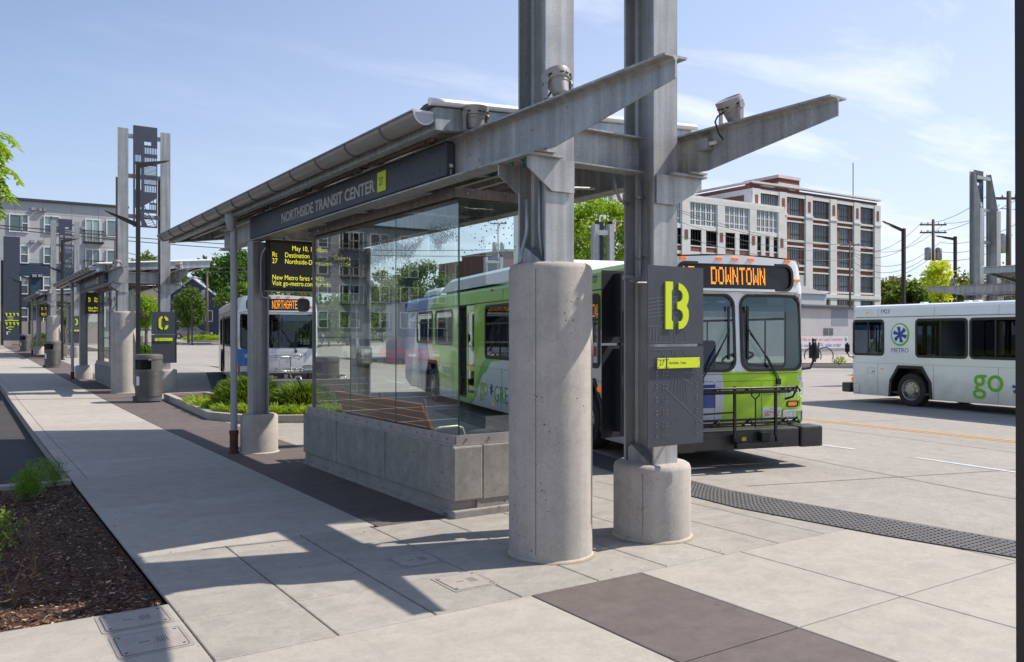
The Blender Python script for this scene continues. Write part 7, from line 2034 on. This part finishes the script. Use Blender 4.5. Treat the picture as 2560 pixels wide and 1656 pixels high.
# plants in the near left mulch bed ----------------------------------------------
def sprout(name, label, x, y, stems, h, lm, seed, ls=.05, dens=26, fern=False, bare=False):
    r = random.Random(seed); t = thing(name, label, 'plant', (x, y, -.05), 0, 'plants in the near mulch bed'); st = MB(); lf = MB()
    for k in range(stems):
        a = r.uniform(0, 2 * PI); sp_ = r.uniform(.15, .55) * h; hh = h * r.uniform(.6, 1); P = [Vector((0, 0, 0)), Vector((math.cos(a) * sp_ * .4, math.sin(a) * sp_ * .4, hh * .5)), Vector((math.cos(a) * sp_, math.sin(a) * sp_, hh))]
        st.tube(P, .006 if not bare else .004, 5, r1=.002)
        if bare:
            for q in range(3):
                f_ = r.uniform(.3, .9); p = P[0].lerp(P[2], f_); st.tube([p, p + Vector((r.gauss(0, .1), r.gauss(0, .1), r.uniform(.02, .16)))], .0025, 4)
            continue
        for q in range(dens):
            f_ = r.uniform(.25, 1.02); p = (P[0].lerp(P[1], f_ * 2) if f_ < .5 else P[1].lerp(P[2], (f_ - .5) * 2)) + Vector((r.gauss(0, .035), r.gauss(0, .035), r.gauss(0, .02)))
            if fern:
                for j in range(5): leaf(lf, p + Vector((r.gauss(0, .05), r.gauss(0, .05), r.gauss(0, .012))), ls * .5, r, .18)
            else: leaf(lf, p, ls * r.uniform(.7, 1.3), r, .42)
    st.build('stem', mat('stem_red', (.16, .07, .05), .7, col2=(.10, .10, .04), ns=20), t)
    if not bare: lf.build('foliage', lm, t)
L_rose = leafmat('leaf_rose', (.09, .20, .02), (.30, .36, .05), 9, .3)
L_rose2 = leafmat('leaf_red', (.20, .10, .02), (.30, .22, .04), 9, .3)
sprout('rose_bush', 'glossy green rose bush with reddish tips in the mulch bed', .34, 8.7, 9, .36, L_rose, 2, .045, 24)
sprout('rose_bush', 'shaded green rose bush low at the left edge of the mulch bed', .16, 7.7, 9, .34, L_rose, 3, .045, 20)
sprout('feathery_plant', 'feathery light green plant at the corner by the parking kerb', .66, 11.0, 10, .42, leafmat('leaf_feather', (.10, .22, .02), (.20, .34, .04), 8, .35), 4, .10, 40, fern=True)
sprout('feathery_plant', 'small feathery green frond overhanging the parking road', 1.02, 11.75, 5, .40, MATS['leaf_feather'], 5, .09, 30, fern=True)
sprout('twiggy_bush', 'bare twiggy bush with arching red stems near the front of the mulch bed', .52, 7.55, 6, .50, None, 6, bare=True)
sprout('twiggy_bush', 'small bare twiggy stub at the left edge of the mulch bed', .34, 6.75, 6, .22, None, 9, bare=True)

# grass blades in the distant lawn read as one surface; picket fence on it --------
def fence(px0, f0, px1, f1, label, h=1.1, n=60, post_every=10, m=M_black, z_off=0):
    a = Vector(at(px0, f0)); b = Vector(at(px1, f1)); t = thing('metal_fence', label, 'fence', (a.x, a.y, tz(a.y)), 0)
    m_ = MB(tuple(t.location))
    def P(i, z): p = a.lerp(b, i / n); return (p.x, p.y, tz(p.y) + z + z_off)
    for i in range(n + 1): m_.bar(P(i, 0), P(i, h), .025 if i % post_every else .07)
    for z in (.12, h - .12): m_.bar(P(0, z), P(n, z), .035)
    m_.build('railing', m, t)
fence(880, 96, 1030, 104, 'black picket fence on the lawn behind the glass', n=90)
fence(800, 98, 880, 96, 'dark horizontal rail fence left of the rear steel post', n=16, post_every=4)
fence(500, 108, 548, 110, 'black railing beyond the parking lot shrubs', n=24)
fence(512, 96, 498, 99, 'short black railing beside the grey sedan', h=.9, n=8)

# ================================================================== CARS
def car(px, f, rz, paintc, label, s=1.0, xy=None, z=None):
    x, y = xy or at(px, f); t = thing('parked_car', label, 'car', (x, y, tz(y) if z is None else z), rz, 'cars parked around the transit centre'); t.scale = (s, s, s)
    pm = mat('car_paint_' + label[:6].strip().replace(' ', '_'), paintc, .25, .3, coat=.8)
    prof = [(-2.2, .30), (-2.25, .62), (-2.1, .78), (-1.75, .86), (-1.15, .92), (-.55, 1.36), (.35, 1.44), (.95, 1.36), (1.5, 1.0), (2.05, .92), (2.22, .75), (2.22, .32)]
    def shellm(hw_): 
        vs = []
        for sgn in (-1, 1):
            for xx, zz in prof: k = hw_ * (1 - .18 * max(0, (zz - .9) / .5)) * (1 - .08 * (abs(xx) / 2.2) ** 4); vs.append((sgn * k, xx, zz))
        return vs
    m_ = MB(); m_.smooth = True; vs = shellm(.88); n = len(prof)
    m_.add(vs, [(i, i + 1, i + 1 + n, i + n) for i in range(n - 1)]); m_.add(vs, [tuple(range(n))[::-1], tuple(range(n, 2 * n))]); m_.add([vs[0], vs[n - 1], vs[2 * n - 1], vs[n]], [(0, 1, 2, 3)])
    o = m_.build('body', pm, t); autosmooth(o, 30)
    for sgn in (-1, 1):
        for q in ([(-.98, .95), (-.5, 1.30), (.15, 1.37), (.15, .96)], [(.22, .96), (.22, 1.37), (.85, 1.30), (1.2, .99)]):
            m_ = MB(); m_.prism(q, lambda u, v, tt: (sgn * (.88 * (1 - .18 * max(0, (v - .9) / .5)) + tt), u, v), -.01, .006); m_.build('side_window', M_win, t)
    m_ = MB()
    for (ya, za, yb, zb) in ((-1.10, .96, -.60, 1.34), (1.44, 1.03, 1.0, 1.33)):
        kk = .72; dn = Vector((0, -(zb - za), (yb - ya))).normalized() * (.008 if ya < 0 else -.008)
        m_.add([Vector((-kk, ya, za)) + dn, Vector((kk, ya, za)) + dn, Vector((kk * .9, yb, zb)) + dn, Vector((-kk * .9, yb, zb)) + dn], [(0, 1, 2, 3)])
    m_.build('windscreen', M_win, t)
    for sgn in (-1, 1):
        for yy in (-1.38, 1.38):
            m_ = MB(); Mx = Matrix.Rotation(R(90) * sgn, 4, 'Y'); m_.lathe([(0, .10), (.20, .11), (.21, .09), (.22, .10), (.30, .11), (.32, .08), (.32, -.1)], (sgn * .80, yy, .32), 20, Mx); w_ = m_.build('wheel', M_tyre, t)
            m_ = MB(); m_.lathe([(0, .118), (.05, .118), (.19, .108), (.20, .10)], (sgn * .80, yy, .32), 20, Mx); m_.build('rim', M_chrome, w_)
        m_ = MB(); m_.bbox(sgn * .55 - .16, -2.245, .60, sgn * .55 + .16, -2.12, .74, .03); m_.build('headlight', MATS['lamp_glass'], t)
        m_ = MB(); m_.bbox(sgn * .62 - .13, 2.13, .68, sgn * .62 + .13, 2.24, .84, .03); m_.build('tail_light', MATS['red_lens'], t)
        m_ = MB(); m_.bbox(sgn * .98 - .08, -.78, .92, sgn * .98 + .06, -.70, 1.04, .02); m_.build('mirror', pm, t)
    return t
car(480, 99, R(72), (.24, .23, .24), 'grey sedan parked in the lot just right of the C sign')
car(366, 92, R(60), (.70, .71, .72), 'white car parked in the lot behind the C column')
car(374, 112, R(70), (.03, .06, .14), 'dark blue car parked farthest back behind the C column')
car(0, 0, R(8), (.42, .015, .02), 'red car parked on the road left of the pavement', xy=(-9.5, 36))
car(0, 0, R(8), (.45, .45, .46), 'silver car parked on the road left of the pavement behind the red car', xy=(-9.8, 41.5))

# ================================================================== POLES AND WIRES
M_pole = mat('weathered_pole', (.13, .10, .08), .9, col2=(.19, .15, .12), ns=3, streak=.3)
def upole(px, f, top_py, label, arms=((.6, 2.4),), rad=.15, tr=0, m=None, lean=0):
    x, y = at(px, f); z = tz(y); h = 1.85 + (836 - top_py) / 2095 * f - z; t = thing('utility_pole', label, 'utility pole', (x, y, z), 0, 'wooden utility poles')
    m_ = MB(); m_.smooth = True; m_.tube([(0, 0, -.3), (lean, 0, h)], rad, 10, r1=rad * .7); m_.build('pole', m or M_pole, t)
    for dz, L_ in arms:
        m_ = MB(); d = Vector((CT, -ST, 0)); c = Vector((lean, 0, h - dz)) ; m_.bar(c - d * L_ / 2, c + d * L_ / 2, .12, .12); ar = m_.build('cross_arm', m or M_pole, t)
        for k in (-.45, -.2, .2, .45):
            m_ = MB(); p = c + d * L_ * k; m_.lathe([(.02, .05), (.05, .10), (.03, .16), (.05, .20), (0, .24)], p, 8); m_.build('insulator', M_galv, ar)
    for k in range(tr):
        m_ = MB(); s = (-1, 1)[k % 2]; m_.smooth = True; d = Vector((CT, -ST, 0)) * s * .45; m_.lathe([(0, 0), (.26, 0), (.26, .95), (.18, 1.05), (0, 1.08)], Vector((lean, 0, h - 3.4 - .0)) + d, 14); m_.build('transformer', M_galv, t)
    return Vector((x + lean, y, z + h))
p1 = upole(2333, 70, 549, 'wooden utility pole with two cross arms and a transformer right of the factory', ((.45, 2.2), (1.1, 2.2)), .16, 2)
p2 = upole(2125, 92, 604, 'slim brown utility pole in front of the factory', ((.4, 2.2),), .13)
p3 = upole(2520, 46, 478, 'utility pole partly hidden behind the far right shelter columns', ((.4, 1.8),), .17, 1, lean=.1)
p4 = upole(1246, 98, 556, 'pale utility pole with two transformers seen through the glass beside the tall round base', ((.15, 2.0),), .15, 2, m=mat('grey_pole', (.36, .38, .38), .7))
p5 = upole(518, 105, 678, 'thin wooden utility pole in front of the tallest tree', ((.3, .9),), .16, 1)
p6 = upole(289, 76, 601, 'short mossy wooden pole against the apartment block', (), .16)
def wire(a, b, sag, label, r=.02):
    a = Vector(a); b = Vector(b); t = thing('overhead_wire', label, 'wire', tuple(a), 0, 'overhead wires'); m_ = MB(tuple(a))
    P = [a.lerp(b, k / 14) + Vector((0, 0, -sag * 4 * (k / 14) * (1 - k / 14))) for k in range(15)]
    m_.tube(P, r, 4, cap=False); m_.build('cable', M_rubber, t)
wl = 'overhead wires crossing the sky on the right'
dvec = Vector((CT, -ST, 0))
for k, (o_, dz) in enumerate(((-1, -.3), (1, -.3), (-.5, -.95), (.6, -1.9), (.2, -2.6), (-.2, -3.2))):
    lab = ['highest', 'second highest', 'third', 'fourth', 'fifth', 'lowest'][k]
    wire(p1 + dvec * o_ + Vector((0, 0, dz)), p3 + dvec * o_ + Vector((0, 0, dz + .2)), .5, lab + ' wire from the double-arm pole toward the far right shelter', .017)
    wire(p1 + dvec * o_ + Vector((0, 0, dz)), p2 + dvec * o_ * .8 + Vector((0, 0, dz * .8)), 1.6, lab + ' wire between the double-arm pole and the pole before the factory', .02)
    if k < 4: wire(p2 + dvec * o_ * .8 + Vector((0, 0, dz)), p2 + Vector((-50, -14, 1.2 + dz * 1.3)), 1.6, lab + ' wire running left from the pole before the factory', .02)
    if k < 4: wire(p3 + dvec * o_ + Vector((0, 0, dz)), p3 + Vector((20, -12, 1 + dz)), .6, lab + ' wire leaving the picture behind the far right shelter', .02)
for k, dz in enumerate((-3.2, -3.9)):
    wire(p4 + Vector((0, 0, dz)), p4 + Vector((-62, -6, dz * .2 - 3.2)), 1.2, ['upper', 'lower'][k] + ' wire running left behind the near shelter glass', .035)
for k, (za, zb) in enumerate(((685, 642), (705, 664))):
    x0, y0 = at(300, 74); x1, y1 = at(620, 104)
    wire((x0, y0, 1.85 + (836 - (627 + 13 * k)) / 2095 * 74), (x1, y1, 1.85 + (836 - (668 + 10 * k)) / 2095 * 104), .6, ['upper', 'lower'][k] + ' wire between the short mossy pole and the tree behind the drainpipe', .03)
# bike hoops, far kerbed bed ------------------------------------------------------
for i, px in enumerate((2032, 2062)):
    x, y = at(px, 47); z = tz(y) + .12; t = thing('bike_hoop', ['black bicycle hoop nearest the green bus mirror', 'black bicycle hoop left of the small shrub'][i], 'bike rack', (x, y, z), 0, 'black bicycle hoops')
    m_ = MB(); m_.smooth = True; m_.tube([(CT * .47 * math.cos(a), -ST * .47 * math.cos(a), .40 + .47 * math.sin(a)) for a in [R(-25 + 230 * k / 22) for k in range(23)]], .03, 6); m_.build('hoop', M_black, t)
x0, y0 = at(1960, 44); x1, y1 = at(2125, 43)
t = thing('planter_curb', 'concrete kerb of the bed behind the green bus mirror', 'planter curb', (x0, y0, 0))
m_ = MB((x0, y0, 0)); a_ = Vector((x0 - 10, y0 + 6, tz(y0) + .06)); b2 = Vector((x1 + 6, y1 - 3.5, tz(y1) + .06)); m_.bar(a_, b2, .15, .22); m_.bar(a_ + Vector((1, 3, 0)), b2 + Vector((1, 3, 0)), .15, .22); m_.build('curb_bar', M_slab_rough, t)
mb = MB(); P4 = [(a_.x, a_.y), (b2.x, b2.y), (b2.x + 1, b2.y + 3), (a_.x + 1, a_.y + 3)]; mb.sheet(P4, .10); struct(mb, 'far_bed_soil', MATS['mulch_soil'])
mb = MB(); mb.sheet([(a_.x + 1, a_.y + 3.1), (b2.x + 1, b2.y + 3.1), (b2.x + 20, b2.y), (b2.x + 20, 39), (a_.x, 39)], .05); struct(mb, 'far_pavement', M_slab_rough)
# far sign boards seen over the green bus ------------------------------------------
x, y = at(1232, 66)
t = thing('distant_pylon', 'small twin grey posts with dark panel over the green bus roof', 'pylon', (x, y, tz(y)))
def mini_pylon(t, px0, px1, f, py_top, py_bot, gap):
    L = tuple(t.location); m_ = MB(L)
    xs_ = [at(px0, f), at(px1, f)]
    zt_ = 1.85 + (836 - py_top) / 2095 * f; 
    for (xa, ya) in xs_: m_ = MB(L); m_.bar((xa, ya, tz(ya)), (xa, ya, zt_), .26, .26); m_.build('column', M_galv, t)
    for z in (zt_ - .35, zt_ - 2.6): m_ = MB(L); m_.bar((xs_[0][0], xs_[0][1], z), (xs_[1][0], xs_[1][1], z), .2, .2); m_.build('strut', M_whitemat, t)
    a = Vector((*xs_[0], 0)).lerp(Vector((*xs_[1], 0)), .22); b = Vector((*xs_[0], 0)).lerp(Vector((*xs_[1], 0)), .82)
    m_ = MB(L); m_.obox(((a.x + b.x) / 2, (a.y + b.y) / 2 + .25, zt_ - 1.6), ((b.x - a.x) / 2, (b.y - a.y) / 2, 0), (.02, .04, 0), (0, 0, 1.75)); m_.build('cutout_plate', M_navy, t)
mini_pylon(t, 1214, 1252, 66, 644, 700, .3)
x, y = at(1508, 36)
t = thing('distant_pylon', 'twin grey columns with dark panel below the bright tree', 'pylon', (x, y, tz(y)))
mini_pylon(t, 1488, 1525, 36, 562, 700, .3)
